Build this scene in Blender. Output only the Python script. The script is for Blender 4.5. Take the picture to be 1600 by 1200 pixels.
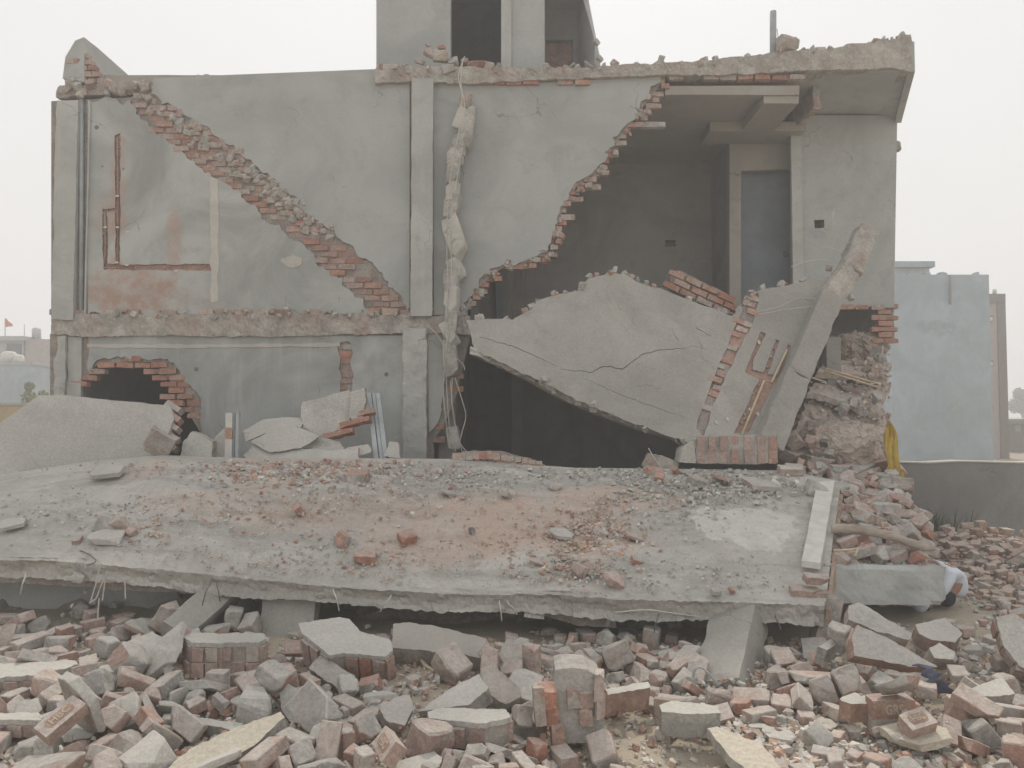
import bpy, bmesh, math, random
from mathutils import Vector, Matrix, Euler, Quaternion, noise
from mathutils.geometry import tessellate_polygon
R = math.radians
for _o in list(bpy.data.objects): bpy.data.objects.remove(_o)
SC = bpy.context.scene
COL = SC.collection

# ------------------------------------------------------------------ camera, sky, sun, exposure
CAM = Vector((0.0, -10.4, 1.9)); PITCH = math.atan(50 / 1200.0)
cd = bpy.data.cameras.new('camera'); cd.lens = 27.0; cd.sensor_width = 36.0; cd.clip_start = 0.1; cd.clip_end = 3000
cam = bpy.data.objects.new('camera', cd); COL.objects.link(cam)
cam.location = CAM; cam.rotation_euler = (R(90) + PITCH, 0, 0); SC.camera = cam

HAZE = 0.0085
SUN_EL, SUN_AZ = 54.0, 3.0          # behind the house, high, veiled by haze
world = bpy.data.worlds.new('World'); SC.world = world; world.use_nodes = True
wn = world.node_tree.nodes; wl = world.node_tree.links; wn.clear()
w_out = wn.new('ShaderNodeOutputWorld'); w_bg = wn.new('ShaderNodeBackground'); w_sky = wn.new('ShaderNodeTexSky')
w_sky.sky_type = 'NISHITA'; w_sky.sun_disc = False; w_sky.sun_elevation = R(SUN_EL); w_sky.sun_rotation = R(SUN_AZ)
w_sky.air_density = 1.0; w_sky.dust_density = 6.0; w_sky.ozone_density = 1.0
w_hsv = wn.new('ShaderNodeHueSaturation'); w_hsv.inputs['Saturation'].default_value = 0.22
w_mix = wn.new('ShaderNodeMixRGB'); w_mix.inputs['Fac'].default_value = 0.86; w_mix.inputs['Color2'].default_value = (9.25, 9.3, 9.25, 1)
wl.new(w_sky.outputs[0], w_hsv.inputs['Color']); wl.new(w_hsv.outputs[0], w_mix.inputs['Color1'])
wl.new(w_mix.outputs[0], w_bg.inputs['Color']); w_bg.inputs['Strength'].default_value = 0.1
wl.new(w_bg.outputs[0], w_out.inputs['Surface'])
sd = bpy.data.lights.new('sun', 'SUN'); sd.energy = 2.7; sd.angle = R(6); sd.color = (1.0, 0.92, 0.80)
sun = bpy.data.objects.new('sun', sd); COL.objects.link(sun)
sun.rotation_euler = (-R(90 - SUN_EL), 0, -R(SUN_AZ)); sun.location = (0, 30, 40)
vs = SC.view_settings; vs.view_transform = 'Standard'; vs.look = 'None'; vs.gamma = 1.0; vs.exposure = 0.0; vs.use_curve_mapping = False
SC.render.engine = 'CYCLES'; cy = SC.cycles
cy.use_denoising = True; cy.use_adaptive_sampling = True; cy.adaptive_threshold = 0.02; cy.max_bounces = 6; cy.diffuse_bounces = 4; cy.glossy_bounces = 2; cy.volume_bounces = 1
cy.transmission_bounces = 2; cy.caustics_reflective = False; cy.caustics_refractive = False

# ------------------------------------------------------------------ from a direction of view to a point in the place
_c, _s = math.cos(PITCH), math.sin(PITCH)
def ray(px, py):
    u, v = (px - 800) / 1200.0, (600 - py) / 1200.0
    return Vector((u, _c - v * _s, _s + v * _c))
def P(px, py, Y=0.0, kz=0.0):
    """point on the plane y = Y + kz*z seen at px, py"""
    d = ray(px, py); t = (Y + kz * CAM.z - CAM.y) / (d.y - kz * d.z)
    return CAM + d * t
def pxm(Y): return 1200.0 / (Y + 10.4)          # pixels per metre at depth Y

# ------------------------------------------------------------------ objects
def link(o, parent=None):
    COL.objects.link(o)
    if parent is not None:
        o.parent = parent; o.matrix_parent_inverse = WM[parent.name].inverted()
    return o
WM = {}                                          # world matrices of everything that may carry parts
def tag(o, label, cat, group=None, kind='thing'):
    o['label'] = label; o['category'] = cat; o['kind'] = kind
    if group: o['group'] = group
    return o
def thing(name, label, cat, loc, group=None):
    o = bpy.data.objects.new(name, None); COL.objects.link(o); o.location = loc; o.empty_display_size = 0.2
    WM[o.name] = Matrix.Translation(Vector(loc)); return tag(o, label, cat, group)
def mesh_ob(name, verts, faces, mats, parent=None, smooth=False, mi=None):
    me = bpy.data.meshes.new(name); me.from_pydata([tuple(v) for v in verts], [], faces)
    if not isinstance(mats, (list, tuple)): mats = [mats]
    for m in mats: me.materials.append(m)
    if mi: me.polygons.foreach_set('material_index', mi)
    bm = bmesh.new(); bm.from_mesh(me); bmesh.ops.recalc_face_normals(bm, faces=bm.faces); bm.to_mesh(me); bm.free()
    if smooth: me.polygons.foreach_set('use_smooth', [True] * len(me.polygons))
    me.update()
    o = bpy.data.objects.new(name, me); link(o, parent); WM[o.name] = Matrix.Identity(4); return o
def inst(name, me, mat4, parent=None):
    o = bpy.data.objects.new(name, me); link(o, parent)
    o.matrix_basis = mat4; WM[o.name] = mat4.copy(); return o
def nz(p, s, k=0.0): return noise.noise(Vector((p[0] * s + k, p[1] * s + 3.1 * k, p[2] * s - k)))
def nv(p, s, k=0.0): return noise.noise_vector(Vector((p[0] * s + k, p[1] * s + 2.3 * k, p[2] * s - k)))

def ragged(loop, amp, step=9, seed=1):
    """densify an outline given in view units; points with a third 0 keep the edge that follows them straight"""
    out = []; n = len(loop)
    for i in range(n):
        a = loop[i]; b = loop[(i + 1) % n]
        out.append((a[0], a[1]))
        if len(a) > 2: continue
        L = math.hypot(b[0] - a[0], b[1] - a[1]); k = int(L / step)
        if k < 1: continue
        nx, ny = -(b[1] - a[1]) / L, (b[0] - a[0]) / L
        for j in range(1, k + 1):
            t = j / (k + 1.0); x, y = a[0] + (b[0] - a[0]) * t, a[1] + (b[1] - a[1]) * t
            d = amp * (noise.noise(Vector((x * .045, y * .045, seed))) * 1.3 + noise.noise(Vector((x * .15, y * .15, seed + 5))) * .9)
            out.append((x + nx * d, y + ny * d))
    return out
def extrude(name, loops, depth, mats, parent=None):
    """loops: outline and holes as world points on one plane; depth: vector to the back face; mats = face, side"""
    if not isinstance(mats, (list, tuple)): mats = [mats, mats]
    flat = [p for l in loops for p in l]; n = len(flat)
    depth = Vector(depth); L0 = loops[0]; nr = Vector()
    for a, b in zip(L0, L0[1:] + L0[:1]): nr += (a - L0[0]).cross(b - L0[0])
    nr.normalize(); u = nr.orthogonal().normalized(); v = nr.cross(u)
    tris = tessellate_polygon([[Vector((p.dot(u), p.dot(v), 0)) for p in l] for l in loops])
    verts = flat + [p + depth for p in flat]; faces = []; mi = []
    for t in tris: faces.append(tuple(t)); mi.append(0)
    for t in tris: faces.append((t[2] + n, t[1] + n, t[0] + n)); mi.append(0)
    b = 0
    for l in loops:
        m = len(l)
        for i in range(m):
            j = (i + 1) % m; faces.append((b + i, b + j, b + j + n, b + i + n)); mi.append(1)
        b += m
    return mesh_ob(name, verts, faces, mats, parent, mi=mi)
def wall(name, loops_px, Y, thick, mats, parent, kz=0.0, amp=2.0, seed=1, step=9):
    loops = [[P(x, y, Y, kz) for x, y in ragged(l, amp, step, seed + i)] for i, l in enumerate(loops_px)]
    return extrude(name, loops, (0, thick, 0), mats, parent)
def loft(name, rings, mats, parent=None, smooth=False, caps=True, closed=True):
    m = len(rings[0]); verts = [p for r in rings for p in r]; faces = []
    for i in range(len(rings) - 1):
        for j in range(m if closed else m - 1):
            k = (j + 1) % m; faces.append((i * m + j, i * m + k, (i + 1) * m + k, (i + 1) * m + j))
    if caps: faces.append(tuple(range(m - 1, -1, -1))); faces.append(tuple(range((len(rings) - 1) * m, len(rings) * m)))
    return mesh_ob(name, verts, faces, mats, parent, smooth)
def tube(name, pts, r, mat, parent=None, seg=6):
    pts = [Vector(p) for p in pts]; rings = []
    for i, p in enumerate(pts):
        d = (pts[min(i + 1, len(pts) - 1)] - pts[max(i - 1, 0)]).normalized()
        a = d.cross(Vector((0.3, 0.9, 0.31))).normalized(); b = d.cross(a); rr = r[i] if isinstance(r, (list, tuple)) else r
        rings.append([p + (a * math.cos(2 * math.pi * k / seg) + b * math.sin(2 * math.pi * k / seg)) * rr for k in range(seg)])
    return loft(name, rings, mat, parent, smooth=seg > 5)
def curve_pts(pts, n=6):
    """Catmull-Rom through pts"""
    pts = [Vector(p) for p in pts]; out = []
    for i in range(len(pts) - 1):
        p0, p1, p2, p3 = pts[max(i - 1, 0)], pts[i], pts[i + 1], pts[min(i + 2, len(pts) - 1)]
        for k in range(n):
            t = k / n
            out.append(0.5 * (2 * p1 + (p2 - p0) * t + (2 * p0 - 5 * p1 + 4 * p2 - p3) * t * t + (3 * p1 - p0 - 3 * p2 + p3) * t ** 3))
    out.append(pts[-1]); return out
def interp(pl, x):
    for a, b in zip(pl, pl[1:]):
        if x <= b[0]:
            t = (x - a[0]) / (b[0] - a[0]); return [u + (v - u) * t for u, v in zip(a, b)]
    return list(pl[-1])
def rough_bm(sx, sy, sz, cell, amp, seed, corner=0.0):
    """a worn box: gridded, its faces and edges broken up by noise"""
    bm = bmesh.new(); bmesh.ops.create_cube(bm, size=1.0)
    for ax, s in enumerate((sx, sy, sz)):
        k = max(0, min(60, int(s / cell)) - 1)
        if k:
            es = [e for e in bm.edges if abs((e.verts[0].co - e.verts[1].co)[ax]) > 1e-6 and abs((e.verts[0].co - e.verts[1].co)[(ax + 1) % 3]) < 1e-6 and abs((e.verts[0].co - e.verts[1].co)[(ax + 2) % 3]) < 1e-6]
            bmesh.ops.subdivide_edges(bm, edges=es, cuts=k, use_grid_fill=True)
    bm.normal_update()
    for v in bm.verts:
        c = v.co.copy(); p = Vector((c.x * sx, c.y * sy, c.z * sz))
        on = sum(abs(abs(t) - .5) < 1e-4 for t in c)
        d = nv(p, 7, seed) * amp + nv(p, 22, seed + 9) * amp * .55
        if on >= 2:
            q = max(0.0, nz(p, 4.5, seed + 3) + .12) * (corner + amp * 1.5)
            d += Vector([-math.copysign(q, t) if abs(abs(t) - .5) < 1e-4 else 0 for t in c])
        v.co = p + d
    return bm
def bm_mesh(name, bm, mats, smooth=False):
    me = bpy.data.meshes.new(name); bmesh.ops.recalc_face_normals(bm, faces=bm.faces); bm.to_mesh(me); bm.free()
    for m in (mats if isinstance(mats, (list, tuple)) else [mats]): me.materials.append(m)
    if smooth: me.polygons.foreach_set('use_smooth', [True] * len(me.polygons))
    return me
def rbox(name, c, size, rot, cell, amp, mat, parent=None, seed=0, corner=0.0):
    me = bm_mesh(name, rough_bm(*size, cell, amp, seed, corner), mat)
    return inst(name, me, Matrix.Translation(Vector(c)) @ Euler([R(a) for a in rot]).to_matrix().to_4x4(), parent)
def box_px(name, x0, y0, x1, y1, Y0, Y1, mat, parent, amp=0.004, cell=0.12, corner=0.0, seed=0):
    """an upright rough box whose front face fills x0..x1, y0..y1 at depth Y0"""
    a, b = P(x0, y1, Y0), P(x1, y0, Y0)
    return rbox(name, ((a.x + b.x) / 2, (Y0 + Y1) / 2, (a.z + b.z) / 2), (b.x - a.x, Y1 - Y0, b.z - a.z), (0, 0, 0), cell, amp, mat, parent, seed, corner)
def inside(pt, poly):
    x, y = pt; r = False; n = len(poly)
    for i in range(n):
        x0, y0 = poly[i][:2]; x1, y1 = poly[i - 1][:2]
        if (y0 > y) != (y1 > y) and x < (x1 - x0) * (y - y0) / (y1 - y0) + x0: r = not r
    return r

# ------------------------------------------------------------------ materials
class NT:
    def __init__(s, name):
        s.m = bpy.data.materials.new(name); s.m.use_nodes = True; s.t = s.m.node_tree; s.t.nodes.clear()
        s.out = s.n('ShaderNodeOutputMaterial'); s.b = s.n('ShaderNodeBsdfPrincipled'); s.l(s.b.outputs[0], s.out.inputs[0])
        s.b.inputs['Roughness'].default_value = 0.9; s.b.inputs['Specular IOR Level'].default_value = 0.2
        s.geo = s.n('ShaderNodeNewGeometry'); s.pos = s.geo.outputs['Position']; s.nrm = s.geo.outputs['Normal']
    def n(s, t): return s.t.nodes.new(t)
    def l(s, a, b): s.t.links.new(a, b)
    def put(s, sock, v):
        if hasattr(v, 'is_output'): s.l(v, sock)
        elif isinstance(v, (tuple, list)): sock.default_value = tuple(v) + ((1,) if len(v) == 3 and len(sock.default_value) == 4 else ())
        else: sock.default_value = v
    def noise(s, scale, detail=4, rough=.6, vec=None, dist=0.0):
        k = s.n('ShaderNodeTexNoise'); s.l(vec or s.pos, k.inputs['Vector']); k.inputs['Scale'].default_value = scale
        k.inputs['Detail'].default_value = detail; k.inputs['Roughness'].default_value = rough; k.inputs['Distortion'].default_value = dist
        return k.outputs[0]
    def voro(s, scale, vec=None):
        k = s.n('ShaderNodeTexVoronoi'); s.l(vec or s.pos, k.inputs['Vector']); k.inputs['Scale'].default_value = scale; return k.outputs['Distance']
    def step(s, v, a, b):
        k = s.n('ShaderNodeMapRange'); k.interpolation_type = 'SMOOTHSTEP'; s.put(k.inputs[0], v)
        k.inputs[1].default_value = a; k.inputs[2].default_value = b; return k.outputs[0]
    def math(s, op, a, b=0.0):
        k = s.n('ShaderNodeMath'); k.operation = op; s.put(k.inputs[0], a); s.put(k.inputs[1], b); return k.outputs[0]
    def mix(s, f, a, b, mode='MIX'):
        k = s.n('ShaderNodeMixRGB'); k.blend_type = mode; s.put(k.inputs[0], f); s.put(k.inputs[1], a); s.put(k.inputs[2], b); return k.outputs[0]
    def scalev(s, v):
        k = s.n('ShaderNodeVectorMath'); k.operation = 'MULTIPLY'; s.l(s.pos, k.inputs[0]); k.inputs[1].default_value = v; return k.outputs[0]
    def blob(s, c, r, wob=0.35, sc=1.6):
        """1 inside an ellipsoid with a wandering outline, 0 outside"""
        a = s.n('ShaderNodeVectorMath'); a.operation = 'SUBTRACT'; s.l(s.pos, a.inputs[0]); a.inputs[1].default_value = tuple(c)
        b = s.n('ShaderNodeVectorMath'); b.operation = 'DIVIDE'; s.l(a.outputs[0], b.inputs[0]); b.inputs[1].default_value = tuple(r)
        d = s.n('ShaderNodeVectorMath'); d.operation = 'LENGTH'; s.l(b.outputs[0], d.inputs[0])
        e = s.math('ADD', d.outputs['Value'], s.math('MULTIPLY', s.math('SUBTRACT', s.noise(sc, 4, .65), .5), wob * 4))
        return s.step(e, 1.15, .55)
    def upness(s):
        k = s.n('ShaderNodeSeparateXYZ'); s.l(s.nrm, k.inputs[0]); return k.outputs['Z']
    def rnd(s):
        k = s.n('ShaderNodeObjectInfo'); return k.outputs['Random']
    def bump(s, h, strength=.4, dist=.01):
        k = s.n('ShaderNodeBump'); s.l(h, k.inputs['Height']); k.inputs['Strength'].default_value = strength; k.inputs['Distance'].default_value = dist
        s.l(k.outputs[0], s.b.inputs['Normal'])
    def col(s, c): s.put(s.b.inputs['Base Color'], c); return s.m
def k3(c, f): return tuple(x * f for x in c[:3])

def m_plaster(name, base, blotch=.22, stains=(), streak=0.15, rough_bump=.3, dusty=0.0, grain=.16):
    """cement render: clouded by damp and trowel work, hairline cracks, small pits"""
    t = NT(name)
    c = t.mix(t.step(t.noise(.75, 4, .62, None, .8), .32, .68), k3(base, 1 - blotch), k3(base, 1 + blotch * .5))
    c = t.mix(t.math('MULTIPLY', t.step(t.noise(2.3, 5, .7, None, .5), .52, .72), .5), c, k3(base, .70))
    c = t.mix(t.math('MULTIPLY', t.step(t.noise(5.5, 4, .65), .58, .72), .20), c, k3(base, 1.2))
    v = t.scalev((5.0, 5.0, .5)); c = t.mix(t.math('MULTIPLY', t.step(t.noise(1.0, 4, .6, v), .5, .78), streak * 2), c, k3(base, 1.3))
    v2 = t.scalev((.5, .5, 3.2)); c = t.mix(t.math('MULTIPLY', t.step(t.noise(1.2, 3, .6, v2), .52, .72), .22), c, k3(base, .78))
    c = t.mix(t.math('MULTIPLY', t.step(t.voro(7.0), .05, .02), .4), c, k3(base, .5))
    wv = t.n('ShaderNodeVectorMath'); wv.operation = 'MULTIPLY_ADD'; nn = t.n('ShaderNodeTexNoise'); t.l(t.pos, nn.inputs['Vector']); nn.inputs['Scale'].default_value = 2.5; nn.inputs['Detail'].default_value = 3
    t.l(nn.outputs['Color'], wv.inputs[0]); wv.inputs[1].default_value = (.5, .5, .5); t.l(t.pos, wv.inputs[2])
    vo = t.n('ShaderNodeTexVoronoi'); vo.feature = 'DISTANCE_TO_EDGE'; vo.inputs['Scale'].default_value = .9; t.l(wv.outputs[0], vo.inputs['Vector'])
    c = t.mix(t.math('MULTIPLY', t.math('MULTIPLY', t.step(vo.outputs['Distance'], .006, .001), t.step(t.noise(1.4, 2, .5), .56, .64)), .6), c, k3(base, .4))
    c = t.mix(grain, c, t.noise(45, 2, .8), 'OVERLAY')
    for (p, r, sc, f) in stains: c = t.mix(t.math('MULTIPLY', t.math('MULTIPLY', t.blob(p, r, .5, 2.6), t.step(t.noise(4.5, 5, .72), .30, .62)), f), c, sc)
    if dusty: c = t.mix(t.math('MULTIPLY', t.step(t.upness(), .3, .9), dusty), c, (.515, .49, .45))
    h = t.noise(5, 6, .66); t.bump(h, rough_bump, .03)
    return t.col(c)
def m_concrete(name, base, dust=.6, red=0.0, dustc=(.525, .495, .46)):
    t = NT(name)
    c = t.mix(t.step(t.noise(4, 4, .7), .3, .72), k3(base, .7), k3(base, 1.25))
    c = t.mix(t.math('MULTIPLY', t.step(t.voro(28), .35, .1), .4), c, k3(base, 1.5))
    if red: c = t.mix(t.math('MULTIPLY', t.step(t.noise(2.4, 5, .7), .46, .66), red), c, (.40, .235, .18))
    c = t.mix(t.math('MULTIPLY', t.math('MULTIPLY', t.step(t.upness(), .15, .8), t.step(t.noise(5, 2, .6), .25, .6)), dust), c, dustc)
    h = t.noise(12, 7, .8); t.bump(h, .9, .03)
    c = t.mix(.4, c, t.noise(30, 3, .8), 'OVERLAY')
    return t.col(c)
def m_brick(name, base, dust=.55, grey=.45, var=.5, dustc=(.52, .475, .435)):
    """fired brick: tone differs from brick to brick, mortar clings to it in patches, dust lies on top"""
    t = NT(name); r = t.rnd()
    off = t.n('ShaderNodeVectorMath'); off.operation = 'ADD'; t.l(t.pos, off.inputs[0])
    cmb = t.n('ShaderNodeCombineXYZ'); t.l(t.math('MULTIPLY', r, 31.0), cmb.inputs[0]); t.l(t.math('MULTIPLY', r, 17.0), cmb.inputs[1]); t.l(cmb.outputs[0], off.inputs[1])
    v = off.outputs[0]
    c = t.mix(r, k3(base, 1 - var * .5), k3(base, 1 + var * .4))
    c = t.mix(t.math('MULTIPLY', t.step(t.math('FRACT', t.math('MULTIPLY', r, 7.3)), .55, .9), .5), c, (base[0] * .95, base[1] * 1.45, base[2] * 1.5))
    c = t.mix(t.step(t.noise(11, 3, .7, v), .3, .75), c, k3(base, .72))
    th = t.math('ADD', t.math('MULTIPLY', t.math('FRACT', t.math('MULTIPLY', r, 13.7)), .22), .36)
    mort = t.math('GREATER_THAN', t.noise(6.5, 4, .68, v), t.math('ADD', th, .12))
    c = t.mix(t.math('MULTIPLY', mort, grey), c, (.43, .405, .37))
    c = t.mix(t.math('MULTIPLY', t.math('MULTIPLY', t.step(t.upness(), .1, .75), t.step(t.noise(8, 2, .6, v), .2, .55)), dust), c, dustc)
    h = t.noise(18, 5, .78, v); t.bump(h, .9, .02)
    c = t.mix(.5, c, t.noise(34, 3, .8, v), 'OVERLAY')
    return t.col(c)
def m_plain(name, base, rough=.85, var=.15, scale=5.0, metal=0.0, bump=.15):
    t = NT(name); c = t.mix(t.step(t.noise(scale, 5, .6), .3, .7), k3(base, 1 - var), k3(base, 1 + var))
    t.b.inputs['Roughness'].default_value = rough; t.b.inputs['Metallic'].default_value = metal
    t.bump(t.noise(scale * 6, 4, .6), bump, .01); return t.col(c)
def m_wood(name, base, axis=(1, 1, 8)):
    t = NT(name); v = t.scalev(tuple(20.0 / a for a in axis)); n = t.noise(1.2, 6, .65, v, .6)
    c = t.mix(t.step(n, .3, .7), k3(base, .7), k3(base, 1.2)); c = t.mix(t.math('MULTIPLY', t.step(t.noise(6, 4, .6), .5, .7), .35), c, (.42, .40, .37))
    t.bump(n, .5, .01); return t.col(c)

PL = (.405, .412, .40)
M = {}
M['plaster_up'] = m_plaster('grey_plaster', PL, .15, streak=.05)
_sp = lambda x, y, Y=0.0: P(x, y, Y)
pink = (.43, .262, .20)
M['plaster_low'] = m_plaster('mottled_plaster', (.41, .418, .40), .28, [
    (_sp(200, 455), (.62, .4, .42), pink, .85), (_sp(272, 385), (.13, .4, .62), pink, .6), (_sp(184, 300), (.12, .4, .95), pink, .6),
    (_sp(165, 335), (.2, .4, .3), pink, .6), (_sp(250, 465), (.9, .4, .22), (.34, .25, .21), .5), (_sp(195, 355), (.1, .4, .2), pink, .4)], streak=.05)
M['plaster_ground'] = m_plaster('weathered_plaster', (.415, .426, .41), .28, streak=.22)
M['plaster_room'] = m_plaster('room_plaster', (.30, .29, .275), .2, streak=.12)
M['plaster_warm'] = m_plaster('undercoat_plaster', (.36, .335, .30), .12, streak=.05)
M['plaster_pale'] = m_plaster('dusted_plaster', (.465, .445, .41), .2, streak=.06, dusty=.4, grain=.45, rough_bump=.75)
M['plaster_lean'] = m_plaster('leaning_plaster', (.37, .355, .325), .18, streak=.05, grain=.28, rough_bump=.5)
M['patch'] = m_plaster('pale_patch', (.52, .50, .455), .15)
M['concrete'] = m_concrete('broken_concrete', (.45, .43, .395))
M['concrete_pink'] = m_concrete('broken_concrete_brick_specks', (.44, .41, .37), .6, .32)
M['concrete_red'] = m_concrete('broken_concrete_with_brick', (.43, .39, .35), .6, .65)
M['concrete_col'] = m_plaster('column_concrete', (.445, .446, .425), .18, streak=.2)
M['core'] = m_concrete('mortar_bed', (.33, .30, .27), .3, .35)
M['brick'] = m_brick('red_brick', (.45, .245, .19), .5, .5)
M['brick_clean'] = m_brick('fresh_broken_brick', (.48, .24, .175), .4, .35)
M['brick_dusty'] = m_brick('mortar_covered_brick', (.47, .345, .30), .7, .75)
M['brick_pale'] = m_brick('dusted_brick', (.51, .37, .315), .7, .4, .4)
M['chase'] = m_concrete('chased_brick', (.41, .255, .205), .3, .4)
M['metal'] = m_plain('rusted_rebar', (.19, .165, .15), .6, .3, 30, .3)
M['steel'] = m_plain('pale_steel', (.40, .43, .44), .55, .12, 6, .2)
M['white_wire'] = m_plain('pale_wire', (.50, .48, .44), .7)
M['pvc'] = m_plain('cream_conduit', (.58, .48, .34), .6)
M['pipe'] = m_plain('grey_pipe', (.36, .38, .39), .6)
M['door'] = m_plain('blue_grey_door', (.20, .225, .25), .6, .1, 3)
M['door_wood'] = m_wood('weathered_door', (.30, .28, .25))
M['wood'] = m_wood('plank_edge', (.38, .27, .20), (4, 8, 2))
M['pole'] = m_wood('bare_branch', (.37, .31, .26), (8, 2, 2))
M['board'] = m_plain('whitewashed_board', (.60, .58, .54), .85, .1, 8)
M['cream'] = m_plaster('sun_painted_plaster', (.52, .47, .39), .14, streak=.05, grain=.4, rough_bump=.7)  # plaster with warm sunlight put into its colour

# ------------------------------------------------------------------ brick and rubble shapes
BL, BW, BH = .228, .112, .074
def chip_bm(sx, sy, sz, seed, cuts=2, amp=.004, sub=2):
    """a broken lump: a box cut by a few random planes, its surface then roughened"""
    rr = random.Random(seed); bm = bmesh.new(); bmesh.ops.create_cube(bm, size=1.0)
    bm.faces.ensure_lookup_table(); bm.faces[rr.randrange(6)].material_index = 1
    if rr.random() < .5: bm.faces[rr.randrange(6)].material_index = 1
    for v in bm.verts: v.co = Vector((v.co.x * sx, v.co.y * sy, v.co.z * sz)) + Vector([rr.uniform(-1, 1) * .03 * q for q in (sx, sy, sz)])
    for k in range(cuts):
        d = Vector([rr.choice((-1, 1)) * rr.uniform(.15, 1) for _ in range(3)]).normalized()
        ext = max((v.co.dot(d) for v in bm.verts)); p = d * ext * rr.uniform(.55, .86)
        g = bm.verts[:] + bm.edges[:] + bm.faces[:]
        bmesh.ops.bisect_plane(bm, geom=g, plane_co=p, plane_no=d, clear_outer=True)
        be = [e for e in bm.edges if e.is_boundary]
        if be: bmesh.ops.holes_fill(bm, edges=be, sides=0)
    bmesh.ops.bevel(bm, geom=bm.edges[:], offset=min(sx, sy, sz) * .07, segments=1, affect='EDGES')
    bmesh.ops.triangulate(bm, faces=bm.faces[:])
    if sub: bmesh.ops.subdivide_edges(bm, edges=[e for e in bm.edges if e.calc_length() > min(sx, sy, sz) * .38], cuts=sub - 1, use_grid_fill=False)
    bmesh.ops.triangulate(bm, faces=bm.faces[:])
    for v in bm.verts: v.co += nv(v.co, 11, seed) * amp * 1.3 + nv(v.co, 34, seed + 3) * amp * .8
    return bm
BRICKS = {}
def brick_mesh(mat, k):
    key = (mat, k)
    if key not in BRICKS: BRICKS[key] = bm_mesh('brick', rough_bm(BL, BW, BH, .055, .0035, 11 + k * 7, .012), M[mat])
    return BRICKS[key]
def bricks_in(poly, Y, depth_off, parent, mats, rnd, kz=0.0, pitch=(.240, .086), rot=0.0, jitter=.012, keep=1.0, origin=None, scale_y=1.0, sx=1.0):
    """courses of bricks in the wall plane y = Y + kz*z wherever the middle falls inside the outline poly (view units); rot turns the courses"""
    W = [P(x, y, Y, kz) for x, y in poly]; q = [(w.x, w.z) for w in W]
    cx = sum(a for a, b in q) / len(q); cz = sum(b for a, b in q) / len(q)
    if origin: cx, cz = origin
    ca, sa = math.cos(R(rot)), math.sin(R(rot)); n = 0
    rad = max(math.hypot(a - cx, b - cz) for a, b in q)
    J = int(rad / pitch[1]) + 2; I = int(rad / pitch[0]) + 2
    tilt = math.atan(kz)
    for j in range(-J, J + 1):
        for i in range(-I, I + 1):
            u = (i + .5 * (j % 2)) * pitch[0]; v = j * pitch[1]
            x = cx + u * ca - v * sa; z = cz + u * sa + v * ca
            if not inside((x, z), q) or rnd.random() > keep: continue
            y = Y + kz * z + depth_off + rnd.uniform(-jitter, jitter)
            Mx = Matrix.Translation((x, y, z)) @ Matrix.Rotation(-tilt, 4, 'X') @ Matrix.Rotation(-R(rot), 4, 'Y') @ Euler((rnd.uniform(-.03, .03), rnd.uniform(-.03, .03), rnd.uniform(-.06, .06))).to_matrix().to_4x4() @ Matrix.Diagonal((sx * rnd.uniform(.9, 1.0), scale_y, rnd.uniform(.94, 1.04), 1))
            inst('brick', brick_mesh(rnd.choice(mats), rnd.randrange(5)), Mx, parent); n += 1
    return n
CH = {}
M['brick_soft'] = m_brick('softened_red_brick', (.48, .30, .245), .6, .5, .45); M['mortar_face'] = m_concrete('mortar_coated_face', (.50, .475, .44), .5, .12)
def chunk_mesh(mat, kind, k):
    """shared lumps: 0 half brick, 1 mortar lump, 2 plaster flake, 3 whole brick"""
    key = (mat, kind, k)
    if key not in CH:
        rr = random.Random(kind * 100 + k)
        size = [(rr.uniform(.11, .18), BW, BH), (rr.uniform(.12, .2), rr.uniform(.1, .16), rr.uniform(.08, .13)), (rr.uniform(.16, .26), rr.uniform(.12, .2), rr.uniform(.028, .05)), (BL, BW, BH)][kind]
        CH[key] = bm_mesh(['broken_brick', 'mortar_lump', 'plaster_flake', 'loose_brick'][kind], chip_bm(*size, seed=kind * 37 + k * 5 + 2, cuts=[2, 5, 4, 1][kind], amp=[.0045, .007, .005, .004][kind]), [M[mat], M[{'concrete': 'brick_soft', 'plaster_pale': 'concrete_pink', 'concrete_red': 'plaster_pale'}.get(mat, 'mortar_face') if k % 3 else mat]])
    return CH[key]
def put_chunk(name, mat, kind, k, loc, rot, sc, parent=None):
    if not isinstance(sc, (tuple, list)): sc = (sc, sc, sc)
    return inst(name, chunk_mesh(mat, kind, k), Matrix.LocRotScale(Vector(loc), Euler([R(a) for a in rot]), Vector(sc)), parent)

# ------------------------------------------------------------------ the ground
def gh(x, y):
    """height of the ground: churned earth, banked up under the wreck"""
    if abs(x) > 25 or y < -20 or y > 15: return 0.0
    d = noise.fractal(Vector((x * .6, y * .6, 2.0)), 1.0, 2.0, 5) * .05 + noise.noise(Vector((x * 5, y * 5, 0))) * .012
    near = math.exp(-((x * x) / 60.0 + ((y + 3.5) ** 2) / 14.0))
    left = 1 / (1 + math.exp((x - .15) * 5.0)); bank = 1 / (1 + math.exp(-(y + 4.5) * 4.0))
    right = math.exp(-((x - 5.7) ** 2 / 1.5 + (y + 1.0) ** 2 / 3.2)) * .36
    return d * near * 1.6 + near * (left * .10 + bank * .10 * (1 - math.exp(-((x - .2) / 2.3) ** 4))) + right
def axis(lo, hi, step, far):
    a = [lo + step * i for i in range(int((hi - lo) / step) + 1)]; s = step; L = []; v = lo; 
    while v > -far: s *= 1.45; v -= s; L.append(v)
    s = step; v = a[-1]; H = []
    while v < far: s *= 1.45; v += s; H.append(v)
    return L[::-1] + a + H
gx = axis(-6, 7, .07, 900); gy = axis(-8, 1, .07, 900)
gv = [(x, y, gh(x, y)) for y in gy for x in gx]; nx = len(gx)
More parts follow.
